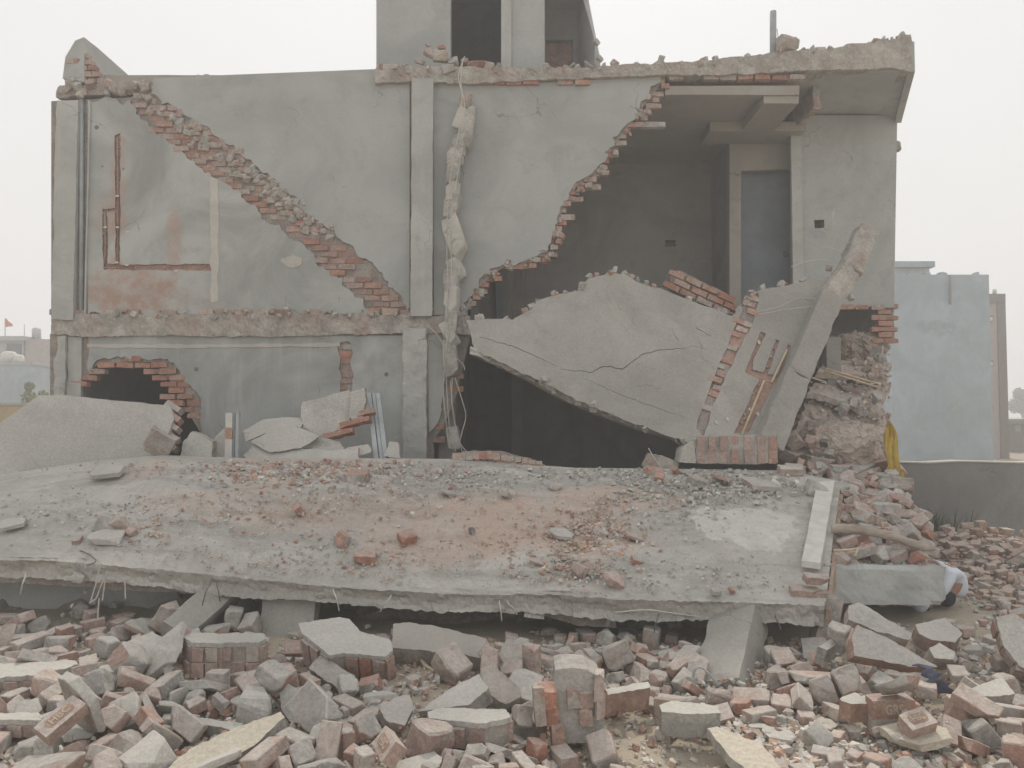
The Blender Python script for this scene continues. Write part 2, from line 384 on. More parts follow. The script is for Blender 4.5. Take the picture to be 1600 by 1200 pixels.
gf = [(j * nx + i, j * nx + i + 1, (j + 1) * nx + i + 1, (j + 1) * nx + i) for j in range(len(gy) - 1) for i in range(nx - 1)]
t = NT('sandy_earth')
c = t.mix(t.step(t.noise(1.3, 5, .6), .3, .7), (.36, .31, .24), (.48, .42, .33))
c = t.mix(t.math('MULTIPLY', t.step(t.noise(3.2, 6, .7), .48, .66), .75), c, (.36, .335, .30))
c = t.mix(t.math('MULTIPLY', t.step(t.noise(5, 6, .7), .60, .72), .5), c, (.36, .22, .16))
c = t.mix(t.math('MULTIPLY', t.step(t.voro(26), .32, .12), .35), c, (.50, .45, .38))
t.bump(t.math('ADD', t.noise(9, 6, .7), t.math('MULTIPLY', t.noise(60, 4, .7), .4)), .9, .03); M['earth'] = t.col(c)
ground = mesh_ob('ground', gv, gf, M['earth'], smooth=True); ground['kind'] = 'structure'

# ------------------------------------------------------------------ the broken house
rnd = random.Random(4)
house = thing('collapsed_house', 'half-demolished two-storey grey plastered brick house with torn-open rooms', 'house', (0, 0, 0))
S = 0  # a third 0 marks a straight edge
TH = .23
# upper storey, part left of the middle column: plaster skins over a brick core, the band between them shows where the stair was torn off
core = wall('wall', [[(80, 158, S), (205, 152, S), (240, 124), (585, 110, S), (735, 120, S), (735, 500, S), (80, 500, S)]], .03, TH - .03, [M['core'], M['core']], house, amp=1.5)
lowtri = [(137, 156), (203, 156), (212, 178), (238, 200), (258, 216), (292, 247), (336, 278), (382, 312), (430, 352), (472, 380), (505, 416), (545, 450), (582, 492), (137, 492, S)]
chase = [ragged([(179, 212), (188, 208), (188, 407), (187, 413), (333, 413), (334, 423), (162, 421), (160, 326), (167, 326), (168, 412), (180, 412), (180, 331), (168, 331), (168, 326), (180, 325)], 1.6, 4, 71)]
chase = [[(x, y, S) for x, y in chase[0]]]
wall('plaster_skin', [lowtri] + chase, 0, .028, [M['plaster_low'], M['core']], house, amp=7, seed=3, step=6)
wall('plaster_skin', [[(240, 122, S), (300, 120), (330, 118, S), (585, 108, S), (640, 112, S), (640, 486), (627, 462), (607, 440), (572, 404), (532, 374), (496, 344), (470, 326), (436, 290), (404, 262), (372, 236), (340, 214), (302, 186), (262, 160), (236, 146)]], 0, .028, [M['plaster_up'], M['core']], house, amp=7, seed=8, step=6)
wall('chased_groove', [[(155, 200, S), (338, 200, S), (338, 428, S), (155, 428, S)]], .0285, .004, [M['chase'], M['chase']], house, amp=0)
band_lo = [(206, 158), (228, 168), (300, 225), (380, 285), (450, 335), (500, 360), (560, 408), (600, 448), (636, 484), (584, 490), (545, 450), (505, 416), (472, 380), (430, 352), (382, 312), (336, 278), (292, 247), (258, 216), (238, 200), (212, 178)]
band_hi = [(236, 146), (262, 160), (302, 186), (340, 214), (372, 236), (404, 262), (436, 290), (470, 326), (496, 344), (532, 374), (520, 378), (500, 360), (450, 335), (380, 285), (300, 225), (228, 168), (206, 158), (200, 150)]
bricks_in(band_lo, 0, BW / 2 + .006, core, ['brick', 'brick', 'brick_dusty', 'brick_soft'], rnd, keep=.95, jitter=.016)
bricks_in(band_hi, 0, BW / 2 + .014, core, ['brick_dusty', 'brick_dusty', 'brick_pale'], rnd, keep=.9, jitter=.02)
for i in range(110):   # lumps of mortar left on the upper half of the scar
    tt = rnd.random(); x, y = 215 + 300 * tt + rnd.uniform(-14, 14), 152 + 218 * tt + rnd.uniform(-16, 10)
    p = P(x, y, -.0); put_chunk('mortar_lump', rnd.choice(['concrete', 'brick_dusty', 'concrete_pink']), 1, rnd.randrange(6), (p.x, .02, p.z), [rnd.uniform(0, 360) for _ in range(3)], rnd.uniform(.35, .75), core)
for i in range(70):
    x, y = rnd.choice(((183.5, rnd.uniform(212, 410)), (164, rnd.uniform(330, 412)), (rnd.uniform(163, 332), 417.5)))
    put_chunk('mortar_lump', rnd.choice(['chase', 'brick', 'concrete_pink', 'core']), 1, rnd.randrange(6), P(x + rnd.uniform(-3, 3), y + rnd.uniform(-3, 3), .026), [rnd.uniform(0, 360) for _ in range(3)], rnd.uniform(.1, .22), core)
wall('plaster_strip', [[(328, 276), (340, 280), (341, 470), (329, 472)]], -.006, .01, [M['patch'], M['patch']], house, amp=2.5, seed=5)
wall('plaster_strip', [[(438, 406), (456, 397), (472, 404), (470, 414), (456, 419), (444, 412)]], -.006, .01, [M['patch'], M['patch']], house, amp=2, seed=6, step=4)
for (x0, y0, x1, y1) in ((183.5, 215, 184, 408), (164, 332, 164, 412), (199, 352, 198, 416)):
    tube('conduit', [P(x0, y0, .012), P((x0 + x1) / 2 + 1, (y0 + y1) / 2, .014), P(x1, y1, .012)], .011, M['chase'] if x0 < 190 else M['white_wire'], house)
for (x, y) in ((183, 306), (164, 355), (183, 355), (182, 410), (198, 414), (275, 423), (199, 362)):
    box_px('clip', x - 2.5, y - 1.3, x + 2.5, y + 1.3, -.006, .02, M['board'], house, amp=.001, cell=.1)
for (x, y, r) in ((151, 199, 3.5), (307, 577, 3.5), (604, 585, 3.5), (160, 260, 1.5), (193, 264, 1.5)):      # dark discs painting the shade inside fixing holes
    a = P(x, y, 0); ring = [Vector((a.x + math.cos(q * .785) * r / 115, -.004, a.z + math.sin(q * .785) * r / 115)) for q in range(8)]
    loft('bolt_hole_shade', [ring, [v + Vector((0, .014, 0)) for v in ring]], M['metal'], house)
# left corner: column, rebate, tube standing in for the shaded groove
box_px('corner_column', 79, 156, 122, 500, -.07, .25, M['concrete_col'], house, .006, .07, .012, 2)
box_px('corner_rebate', 133, 157, 139, 492, -.035, .03, M['concrete_col'], house, .003, .1, 0, 3)
tube('drain_pipe', [P(127.5, 152, -.0), P(127.5, 300, -.0), P(127, 498, -.0)], .028, M['pipe'], house, 10)
rbox('broken_beam', P(160, 143, .12), (1.2, .2, .18), (0, -3, 0), .04, .02, M['concrete_pink'], house, 4, .03)
# left gable parapet running back along the roof, its front end broken through to the brick
gx0 = P(131, 60, 0).x
par = [Vector((gx0 - .28, 0, 6.55)), Vector((gx0 - .25, .0, 6.85)), Vector((gx0 - .12, 0, 7.08)), Vector((gx0, 0, 7.13)), Vector((gx0 + .02, 0, 6.5))]
loft('gable_parapet', [par] + [[Vector((gx0 - .26 if v.x < gx0 - .05 else gx0, yy, 6.5 if v.z < 6.7 else 7.15)) for v in par] for yy in (.35, 2, 6)], M['plaster_up'], house)
bricks_in([(104, 120), (108, 92), (116, 78), (128, 80), (150, 112), (160, 126), (140, 130)], .0, .062, core, ['brick_dusty', 'brick', 'brick_pale'], rnd, jitter=.015, pitch=(.118, .088), sx=.5)
for i in range(16):
    tt = rnd.random(); p = P(100 + tt * 130, 124 + rnd.uniform(0, 22), -.02)
    put_chunk('mortar_lump', rnd.choice(['concrete', 'concrete_red', 'brick_pale']), rnd.choice((0, 1)), rnd.randrange(6), p, [rnd.uniform(0, 360) for _ in range(3)], rnd.uniform(.5, 1.0), core)
# side and rear walls, floors, roof: the rest of the shell
lx0, lx1 = P(80, 300, 0).x, P(1400, 300, 1.3).x
Zf, Zr = P(700, 505, 0).z, P(700, 118, 0).z
def slab(name, x0, x1, y0, y1, z0, z1, mat, amp=.004, cell=.3): return rbox(name, ((x0 + x1) / 2, (y0 + y1) / 2, (z0 + z1) / 2), (x1 - x0, y1 - y0, z1 - z0), (0, 0, 0), cell, amp, mat, house)
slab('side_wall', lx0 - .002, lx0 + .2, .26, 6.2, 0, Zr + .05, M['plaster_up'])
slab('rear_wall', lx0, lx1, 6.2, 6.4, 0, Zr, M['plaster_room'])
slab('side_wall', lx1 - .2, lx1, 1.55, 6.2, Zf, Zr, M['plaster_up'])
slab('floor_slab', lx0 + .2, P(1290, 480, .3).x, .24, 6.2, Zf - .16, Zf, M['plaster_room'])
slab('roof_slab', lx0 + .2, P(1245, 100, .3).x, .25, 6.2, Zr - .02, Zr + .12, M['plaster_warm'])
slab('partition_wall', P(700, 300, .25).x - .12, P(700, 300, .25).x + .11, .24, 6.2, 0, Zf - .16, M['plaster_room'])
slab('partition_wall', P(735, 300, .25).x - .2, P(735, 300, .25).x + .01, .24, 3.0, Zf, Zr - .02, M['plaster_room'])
slab('partition_wall', P(1290, 600, .3).x, P(1290, 600, .3).x + .2, .24, 6.2, 0, Zf - .16, M['plaster_room'])  # unseen side wall, added so the ground-floor room stays dark
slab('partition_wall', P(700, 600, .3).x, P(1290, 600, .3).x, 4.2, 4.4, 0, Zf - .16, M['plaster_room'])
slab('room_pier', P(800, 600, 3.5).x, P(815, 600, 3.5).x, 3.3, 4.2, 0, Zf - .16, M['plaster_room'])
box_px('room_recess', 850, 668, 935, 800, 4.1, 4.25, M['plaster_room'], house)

# floor beam across the left half and what is left of the courses above it
beam_top = [(80, 493), (130, 491), (250, 492), (400, 491), (560, 490), (640, 492), (735, 494)]
beam_bot = [(80, 522), (130, 526), (250, 524), (400, 526), (560, 522), (640, 520), (735, 522)]
def band(name, top, bot, Y, depth, mat, parent, amp=.015, step=7, m=4, seed=1, x0=None, x1=None, taper=0.0):
    xa, xb = max(top[0][0], bot[0][0]), min(top[-1][0], bot[-1][0]); n = int((xb - xa) / step); rings = []
    for i in range(n + 1):
        x = xa + (xb - xa) * i / n; a, b = interp(top, x)[1], interp(bot, x)[1]; ring = []
        for k in range(m + 1):
            p = P(x, a + (b - a) * k / m, Y); p.y += abs(k / m - .5) * taper
            ring.append(p + nv(p, 6, seed) * amp + nv(p, 19, seed) * amp * .8 + nv(p, 45, seed) * amp * .4)
        q = P(x, b, Y); ring.append(Vector((q.x, Y + depth, q.z))); q = P(x, a, Y)
        ring.append(Vector((q.x, Y + depth, q.z)) + nv(q, 6, seed) * amp); rings.append(ring)
    return loft(name, rings, mat, parent)
band('floor_beam', beam_top, beam_bot, -.045, .25, M['concrete_pink'], house, .020, 5, 5, 3)
fb = bricks_in([(84, 482), (230, 487), (420, 486), (560, 484), (640, 484), (640, 495), (80, 497)], -.03, .05, core, ['brick', 'brick_dusty', 'brick_pale', 'brick_pale'], rnd, keep=.6, pitch=(.25, .086))
for i in range(40):
    x = rnd.uniform(90, 740); p = P(x, rnd.uniform(484, 496), -.05)
    put_chunk('mortar_lump', rnd.choice(['concrete', 'concrete_red', 'brick_dusty']), rnd.choice((0, 1)), rnd.randrange(6), p, [rnd.uniform(0, 360) for _ in range(3)], rnd.uniform(.3, .6), core)

# ground storey, left: wall with a hole knocked through it
hole = [(116, 606), (122, 597), (134, 586), (146, 566), (190, 559), (262, 561), (282, 581), (300, 606), (314, 622), (314, 664), (322, 690), (322, 730), (116, 730, S)]
inner = [(127, 604), (140, 596), (146, 580), (190, 573), (228, 574), (238, 592), (252, 612), (270, 630), (288, 648), (308, 668), (312, 730), (127, 730)]
holem = [((a[0] + b[0]) / 2, (a[1] + b[1]) / 2) for a, b in zip(hole[1:], [(127, 604), (140, 596), (146, 580), (190, 573), (228, 574), (238, 592), (252, 612), (270, 630), (288, 648), (308, 668), (312, 730), (127, 730)])]
core2 = wall('wall', [[(78, 522, S), (735, 522, S), (722, 575), (712, 620), (700, 650), (690, 668), (676, 690), (676, 900, S), (78, 900, S)], holem], .03, TH - .03, [M['core'], M['core']], house, amp=1.5, seed=12)
wall('plaster_skin', [[(138, 524, S), (640, 524, S), (640, 900, S), (138, 900, S), (138, 735, S), (322, 735, S), (322, 690), (314, 664), (314, 622), (300, 606), (282, 581), (262, 561), (190, 559), (148, 566), (138, 580)],
     [(530, 536), (548, 536), (548, 612), (531, 612)]], 0, .028, [M['plaster_ground'], M['core']], house, amp=5, seed=14, step=6)
wall('plaster_skin', [[(668, 505, S), (690, 505), (692, 560), (694, 600), (690, 640), (684, 660), (670, 676, S)]], .0, .028, [M['plaster_ground'], M['core']], house, amp=2, seed=15)
bricks_in([(116, 606), (122, 597), (134, 586), (146, 566), (190, 559), (262, 561), (282, 581), (300, 606), (314, 622), (314, 664), (322, 690), (322, 730), (306, 730), (306, 690), (304, 668), (288, 648), (270, 630), (252, 612), (238, 592), (228, 577), (190, 577), (146, 582), (140, 598), (127, 606)], 0, .06, core2, ['brick_clean', 'brick_clean', 'brick'], rnd, jitter=.03)
bricks_in([(529, 535), (549, 535), (549, 613), (529, 613)], .01, .06, core2, ['brick_clean', 'brick', 'brick_dusty'], rnd, pitch=(.16, .092), keep=.85)
bricks_in([(722, 575), (712, 620), (700, 650), (690, 668), (684, 690), (676, 690), (686, 655), (700, 610), (706, 575)], .0, .07, core2, ['brick', 'brick_clean'], rnd, jitter=.04)
box_px('corner_column', 76, 524, 103, 900, -.05, .25, M['concrete_col'], house, .012, .07, .03, 5)
box_px('corner_rebate', 103, 526, 128, 640, -.012, .06, M['concrete_col'], house, .006, .07, .01, 6)
wall('plaster_strip', [[(136, 537), (300, 538), (420, 537), (531, 536), (531, 541), (420, 543), (300, 544), (136, 543)]], -.008, .012, [M['patch'], M['patch']], house, amp=1.5, seed=9)
# middle column
box_px('column', 641, 122, 677, 494, -.13, .03, M['concrete_col'], house, .004, .08, .006, 7)
box_px('column', 627, 512, 667, 900, -.14, .03, M['concrete_col'], house, .012, .05, .02, 8)
# upper storey, right of the column: wall torn off along a slanting edge
edge = [(1040, 124), (1022, 150), (1002, 178), (978, 208), (958, 238), (940, 268), (905, 292), (888, 318), (878, 345), (872, 372), (852, 400), (824, 413), (794, 417), (772, 432), (748, 455), (732, 478)]
core3 = wall('wall', [[(735, 118, S)] + [(x - 3, y - 2) for x, y in edge] + [(730, 500, S), (735, 500, S)]], .03, TH - .03, [M['core'], M['core']], house, amp=2, seed=17)
wall('plaster_skin', [[(678, 127, S), (735, 134, S)] + [(x - 8, y - 4) for x, y in edge] + [(728, 492, S), (678, 492, S)]], 0, .028, [M['plaster_up'], M['core']], house, amp=8, seed=18, step=6)
bricks_in([(x - 9, y - 5) for x, y in edge] + [(x + 5, y + 5) for x, y in edge[::-1]], 0, .082, core3, ['brick_clean', 'brick', 'brick_dusty', 'brick_dusty'], rnd, jitter=.03, pitch=(.118, .086), sx=.5, keep=.86)
bricks_in([(x - 12, y - 6) for x, y in edge] + [(x + 9, y + 8) for x, y in edge[::-1]], 0, .10, core3, ['brick', 'brick_dusty'], rnd, jitter=.03, keep=.35)
for i in range(60):
    e = rnd.choice(edge[1:]); p = P(e[0] + rnd.uniform(-9, 7), e[1] + rnd.uniform(-8, 6), .02)
    put_chunk('mortar_lump', rnd.choice(['concrete', 'concrete_red', 'brick']), rnd.choice((0, 1)), rnd.randrange(6), p, [rnd.uniform(0, 360) for _ in range(3)], rnd.uniform(.3, .6), core3)
box_px('wood_batten', 1002, 190, 1040, 198, .1, .2, M['concrete'], house)
# roof edge: what is left of parapet and slab
rt = [(585, 110), (620, 106), (660, 104), (720, 104), (800, 106), (850, 107), (900, 106), (940, 103), (1000, 99), (1080, 96), (1150, 89), (1190, 85), (1210, 82), (1245, 79), (1290, 78), (1320, 72), (1322, 68), (1368, 67), (1370, 62), (1404, 61), (1406, 54), (1423, 53)]
rb = [(585, 130), (640, 127), (735, 131), (850, 124), (900, 123), (1035, 116), (1100, 118), (1160, 116), (1260, 110), (1330, 108), (1400, 106), (1423, 112)]
band('roof_edge', rt, rb, -.07, .34, M['concrete_pink'], house, .018, 5, 5, 5)
bricks_in([(735, 127), (840, 125), (920, 122), (920, 129), (735, 137)], -.04, .05, core3, ['brick_clean'], rnd, pitch=(.235, .08), keep=.75)
bricks_in([(1020, 117), (1250, 112), (1250, 122), (1035, 128)], -.03, .06, core3, ['brick_clean', 'brick', 'brick_dusty'], rnd, pitch=(.237, .08), keep=.8)
for i in range(60):
    x = rnd.uniform(590, 1420); y = interp(rt, x)[1]; p = P(x, y + rnd.uniform(-3, 6), rnd.uniform(-.08, .15))
    put_chunk('mortar_lump', rnd.choice(['concrete', 'concrete_red', 'brick_dusty']), rnd.choice((0, 1, 2)), rnd.randrange(6), p, [rnd.uniform(0, 360) for _ in range(3)], rnd.uniform(.3, .75), house)
for (x, y, s, ro, mt, kd) in ((612, 106, 1.0, 8, 'brick_pale', 3), (640, 112, .9, -5, 'concrete', 1), (655, 96, .8, 20, 'brick_dusty', 0), (672, 84, .9, 35, 'brick_pale', 1), (688, 88, 1.25, 5, 'brick_pale', 1), (690, 74, .6, 0, 'brick_clean', 0), (668, 70, .5, 50, 'brick_dusty', 0), (708, 98, .9, -10, 'concrete', 1), (726, 96, .8, 5, 'brick_dusty', 0), (745, 100, 1.1, 8, 'brick', 3), (765, 103, .8, 14, 'concrete_red', 1), (700, 110, 1.1, -20, 'concrete_red', 1), (630, 118, .7, 12, 'concrete_red', 1)):
    put_chunk('broken_brick', mt, kd, int(x) % 5, P(x, y, -.02), (rnd.uniform(-20, 20), ro, rnd.uniform(-30, 30)), s, house)
rbox('broken_brick', P(1232, 70, .1), (.28, .2, .2), (3, 5, 10), .05, .018, M['concrete_red'], house, 31, .03)
tube('vent_pipe', [P(1208, 90, .25), P(1208, 50, .25), P(1208, 18, .25)], .045, M['pipe'], house, 12)
tube('wire', [P(1214, 45, .25), P(1216, 60, .2), P(1215, 78, .2)], .004, M['metal'], house, 4)
# roof slab over the right-hand bay, overhanging its wall; soffit seen from below
zA, zB = P(1300, 110, -.05).z, P(1300, 187, 1.3).z
so = [Vector((P(1246, 110, 0).x, .26, zA)), Vector((P(1422, 112, -.05).x, -.06, zA)), Vector((P(1419, 130, .0).x + .02, .0, zA + .0)), Vector((P(1401, 185, 1.3).x, 1.3, zB)), Vector((P(1401, 185, 1.3).x, 3.2, zB)), Vector((P(1246, 110, 0).x, 3.2, zB))]
loft('soffit', [so, [v + Vector((0, 0, .22)) for v in so]], M['plaster_up'], house)
ed = [Vector((P(1424, 112, -.06).x - .05, -.06, zA - .02)), Vector((P(1402, 190, 1.3).x - .04, 1.3, zB - .05))]
loft('roof_edge', [[e, e + Vector((.1, 0, 0)), e + Vector((.1, 0, .42 if i == 0 else .5)), e + Vector((0, 0, .42 if i == 0 else .5))] for i, e in enumerate(ed)], M['plaster_up'], house)
# right-hand bay wall
wall('wall', [[(1242, 180, S), (1402, 180, S), (1400, 300, S), (1397, 480), (1300, 479), (1242, 484, S)], [(1272, 344, S), (1288, 343, S), (1288, 356, S), (1273, 357, S)]], 1.3, .22, [M['plaster_up'], M['core']], house, amp=2, seed=21)
box_px('niche_shade_plate', 1270, 340, 1290, 360, 1.49, 1.53, M['metal'], house, cell=.3)  # dark plate closing the hole, its shade painted as colour
box_px('corner_rebate', 1240, 190, 1252, 484, 1.24, 1.3, M['concrete_col'], house, .003, .1, 0, 3)
box_px('bracket', 1399, 218, 1410, 233, 1.3, 1.5, M['concrete'], house, .01, .04, .04)
bricks_in([(1370, 478), (1397, 478), (1395, 532), (1372, 532)], 1.3, .06, core3, ['brick', 'brick_clean'], rnd, pitch=(.2, .088))
bricks_in([(1300, 476), (1397, 474), (1397, 484), (1300, 484)], 1.28, .06, core3, ['brick_dusty', 'brick'], rnd)
rbox('pier_core', P(1384, 505, 1.45), (.18, .18, .55), (0, 0, 0), .06, .01, M['core'], house)
# upper room on the right
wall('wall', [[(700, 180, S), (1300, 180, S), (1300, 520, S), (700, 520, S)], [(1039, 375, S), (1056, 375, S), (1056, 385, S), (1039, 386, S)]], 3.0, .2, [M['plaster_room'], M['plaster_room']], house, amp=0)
box_px('niche_shade_plate', 1036, 372, 1060, 389, 3.17, 3.22, M['metal'], house, cell=.3)  # again a dark plate that paints the shade in the hole
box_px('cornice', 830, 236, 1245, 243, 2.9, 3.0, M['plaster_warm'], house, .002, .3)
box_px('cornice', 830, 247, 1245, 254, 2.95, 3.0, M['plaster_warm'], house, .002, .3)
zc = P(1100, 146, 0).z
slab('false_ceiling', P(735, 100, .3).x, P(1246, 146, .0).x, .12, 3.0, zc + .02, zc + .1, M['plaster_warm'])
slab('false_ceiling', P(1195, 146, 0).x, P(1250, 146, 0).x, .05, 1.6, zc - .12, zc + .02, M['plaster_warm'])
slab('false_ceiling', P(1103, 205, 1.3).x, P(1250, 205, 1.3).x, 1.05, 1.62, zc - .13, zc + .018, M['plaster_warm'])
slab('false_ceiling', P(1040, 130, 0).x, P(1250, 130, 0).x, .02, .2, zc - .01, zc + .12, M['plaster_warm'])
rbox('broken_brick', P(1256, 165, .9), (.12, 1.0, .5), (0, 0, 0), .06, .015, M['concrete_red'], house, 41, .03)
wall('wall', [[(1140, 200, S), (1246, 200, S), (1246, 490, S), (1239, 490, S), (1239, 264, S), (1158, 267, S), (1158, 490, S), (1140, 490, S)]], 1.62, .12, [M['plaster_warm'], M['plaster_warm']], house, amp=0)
box_px('door', 1150, 260, 1245, 495, 1.80, 1.84, M['door'], house, .001, .4)
hd_ = box_px('door_handle', 1226, 392, 1232, 400, 1.75, 1.80, M['metal'], house, .001, .4)
slab('partition_wall', P(1148, 300, 1.7).x - .03, P(1148, 300, 1.7).x + .08, 1.86, 3.0, Zf, Zr - .1, M['plaster_room'])
box_px('door', 786, 424, 822, 520, 2.93, 2.98, M['door_wood'], house, .001, .4)
box_px('door_frame', 775, 420, 787, 520, 2.9, 2.98, M['door'], house, .001, .4)

# stair head on the roof
TY = .9
tw = lambda n, l, Y, th, m: wall(n, [[(x, y, S) for x, y in l]], Y, th, [m, m], house, amp=0)
tw('tower_wall', [(588, -150), (704, -150), (704, 125), (588, 125)], TY, .2, M['plaster_up'])
tw('tower_wall', [(783, -150), (851, -150), (851, 125), (783, 125)], TY, .2, M['plaster_up'])
tw('tower_wall', [(704, -150), (783, -150), (783, -40), (704, -40)], TY, .2, M['plaster_up'])
box_px('door_jamb', 783, -42, 799, 125, TY - .05, TY, M['concrete_col'], house, .002, .3)
tx0, tx1 = P(588, 0, TY).x, P(851, 0, TY).x; tz = P(600, -150, TY).z
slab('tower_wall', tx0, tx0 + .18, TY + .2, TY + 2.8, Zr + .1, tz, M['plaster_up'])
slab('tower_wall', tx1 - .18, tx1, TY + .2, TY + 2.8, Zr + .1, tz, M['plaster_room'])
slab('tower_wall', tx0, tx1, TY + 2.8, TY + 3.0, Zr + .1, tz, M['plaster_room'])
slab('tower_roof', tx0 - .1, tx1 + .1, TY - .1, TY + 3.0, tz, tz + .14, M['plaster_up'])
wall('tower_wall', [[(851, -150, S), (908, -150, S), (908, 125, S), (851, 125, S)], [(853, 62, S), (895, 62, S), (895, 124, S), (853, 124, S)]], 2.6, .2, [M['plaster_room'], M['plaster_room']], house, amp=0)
box_px('door', 850, 58, 898, 124, 2.72, 2.76, M['chase'], house, .002, .4)
slab('stair_soffit', P(851, 10, 2.6).x, P(905, 10, 2.6).x, 1.4, 2.6, P(870, 14, 2.6).z, P(870, -10, 2.6).z, M['plaster_up'])
sx = P(903, 60, 2.6).x
loft('stair_parapet', [[Vector((sx, 2.58, Zr)), Vector((sx + .12, 2.58, Zr)), Vector((sx + .12, 2.58, P(905, -30, 2.6).z)), Vector((sx, 2.58, P(905, -30, 2.6).z))],
      [Vector((sx + .1, 1.2, Zr)), Vector((sx + .22, 1.2, Zr)), Vector((P(938, 70, 1.2).x, 1.2, P(938, 92, 1.2).z)), Vector((P(930, 70, 1.2).x, 1.2, P(930, 66, 1.2).z))]], M['plaster_up'], house)
for (x, y) in ((932, 66), (937, 92)): put_chunk('mortar_lump', 'concrete', 1, 2, P(x, y, 1.2), (10, 30, 40), .6, house)

# ------------------------------------------------------------------ the roof slab that came down in front
SB = [(-260, 790, -2.6), (0, 742, -1.9), (130, 722, -1.7), (250, 711, -1.6), (390, 716, -1.55), (560, 716, -1.5), (700, 717, -1.5), (900, 731, -1.5), (1100, 733, -1.55), (1230, 735, -1.6), (1314, 752, -1.8)]
SF = [(-260, 880, -4.0), (0, 879, -4.0), (100, 881, -4.0), (190, 886, -4.0), (330, 898, -4.05), (460, 908, -4.05), (600, 918, -4.1), (700, 926, -4.1), (850, 930, -4.1), (960, 939, -4.15), (1100, 944, -4.15), (1230, 946, -4.15), (1290, 948, -4.15)]
def slab_pt(u, v):
    """u 0..1 along the slab, v 0 back .. 1 front; upper surface"""
    b = interp(SB, -260 + u * (1314 + 260)); f = interp(SF, -260 + u * (1290 + 260))
    B, F = P(*b), P(*f); p = B.lerp(F, v)
    hump = math.exp(-((u - .33) / .17) ** 2) * .16 + .05
    p.z += hump * math.sin(math.pi * min(1, v * 1.0)) + .02 * math.sin(9 * u) * v
    return p
def slab_top(u, v):
    p = slab_pt(u, v); q = Vector((p.x, p.y, 0)); a = min(1, v * 12, (1 - v) * 14)
    p.z += a * (noise.fractal(q * 1.3, 1, 2, 5) * .035 + nz(q, 6, 2) * .012 + nz(q, 16, 4) * .006)
    dg = Vector((p.x * .8 + p.y * 1.5, (p.y - p.x * .3) * .25, 3)); p.z += a * noise.noise(dg * 2.2) * (.018 + .03 * max(0, 1 - u * 2.2))
    return p
def on_slab(px, py):
    best = None
    u = (px + 260) / 1574.0; lo, hi = 0.0, 1.0
    for it in range(22):          # find v whose view height is py
        mid = (lo + hi) / 2; p = slab_pt(u, mid); d = p - CAM; 
        s = d.y * _c + d.z * _s; yy = 600 - 1200 * (d.z * _c - d.y * _s) / s
        if yy < py: lo = mid
        else: hi = mid
    p = slab_pt(u, mid); s = (p - CAM).y * _c + (p - CAM).z * _s
    u2 = u + (px - (800 + 1200 * p.x / s)) / 1574.0
    return slab_pt(min(1, max(0, u2)), mid)
fallen = thing('fallen_roof_slab', 'long dusty concrete roof slab collapsed and sloping down in front of the house', 'roof slab', P(640, 940, -4.0))
NU, NV = 460, 80; sv = []; sf = []
for i in range(NU + 1):
    for j in range(NV + 1):
        p = slab_top(i / NU, j / NV)
        if j >= NV - 1:      # chipped rim: knocked off in angular bites
            k1 = noise.cell(Vector((p.x * 6.1, 1.5, 0))); k2 = noise.noise(Vector((p.x * 13.0, 4.5, 0))); k3_ = noise.noise(Vector((p.x * 1.1, 0, 5)))
            p += Vector((0, (.030 * abs(k1) + .016 * k2 + .03 * k3_) , 0)) + nv(p, 30, 7) * .008
            if j == NV: p.z -= .010 * abs(k2)
        sv.append(p)
for i in range(NU):
    for j in range(NV): a = i * (NV + 1) + j; sf.append((a, a + 1, a + NV + 2, a + NV + 1))
nb = len(sv); LAY = 5      # broken front face, then the underside back to the rear edge
for i in range(NU + 1):
    e = sv[i * (NV + 1) + NV]; th = .15 + .025 * nz(e, 1.2, 5)
    for k in range(1, LAY + 1):
        q = e + Vector((0, .02 * math.sin(k / LAY * 3.1) * 1.5, -th * k / LAY)); kc = noise.cell(Vector((q.x * 4.3 + k * .31, k * .6, 2.2))); sv.append(q + Vector((0, kc * .012 + .02 * nz(q, 2.2, 9), 0)) + nv(q, 9, 3) * .012 + nv(q, 27, 3) * .012)
    sv.append(slab_pt(i / NU, .55) - Vector((0, 0, .15))); sv.append(slab_pt(i / NU, 0) - Vector((0, 0, .14)))
m = LAY + 2
for i in range(NU):
    a = i * (NV + 1) + NV; sf.append((a, nb + i * m, nb + (i + 1) * m, a + NV + 1))
    for k in range(m - 1): sf.append((nb + i * m + k, nb + i * m + k + 1, nb + (i + 1) * m + k + 1, nb + (i + 1) * m + k))
    sf.append((i * (NV + 1), (i + 1) * (NV + 1), nb + (i + 1) * m + m - 1, nb + i * m + m - 1))
for i in (0, NU): sf.append(tuple([i * (NV + 1) + j for j in range(0, NV + 1)] + [nb + i * m + k for k in range(m)]))
_q = lambda x, y: (lambda p: p)(P(x, y, -4.1 + (950 - y) / 215.0 * 2.5))
t = NT('dust_covered_slab')
base = (.50, .478, .44)
c = t.mix(t.step(t.noise(.9, 4, .6), .3, .7), k3(base, .85), k3(base, 1.12))
dv = t.n('ShaderNodeMapping'); t.l(t.pos, dv.inputs[0]); dv.inputs['Rotation'].default_value = (0, 0, R(-38)); dv.inputs['Scale'].default_value = (.6, 4.5, 1)
c = t.mix(t.math('MULTIPLY', t.step(t.noise(1.0, 5, .65, dv.outputs[0]), .46, .64), .7), c, k3(base, .68))
red = (.54, .395, .32)
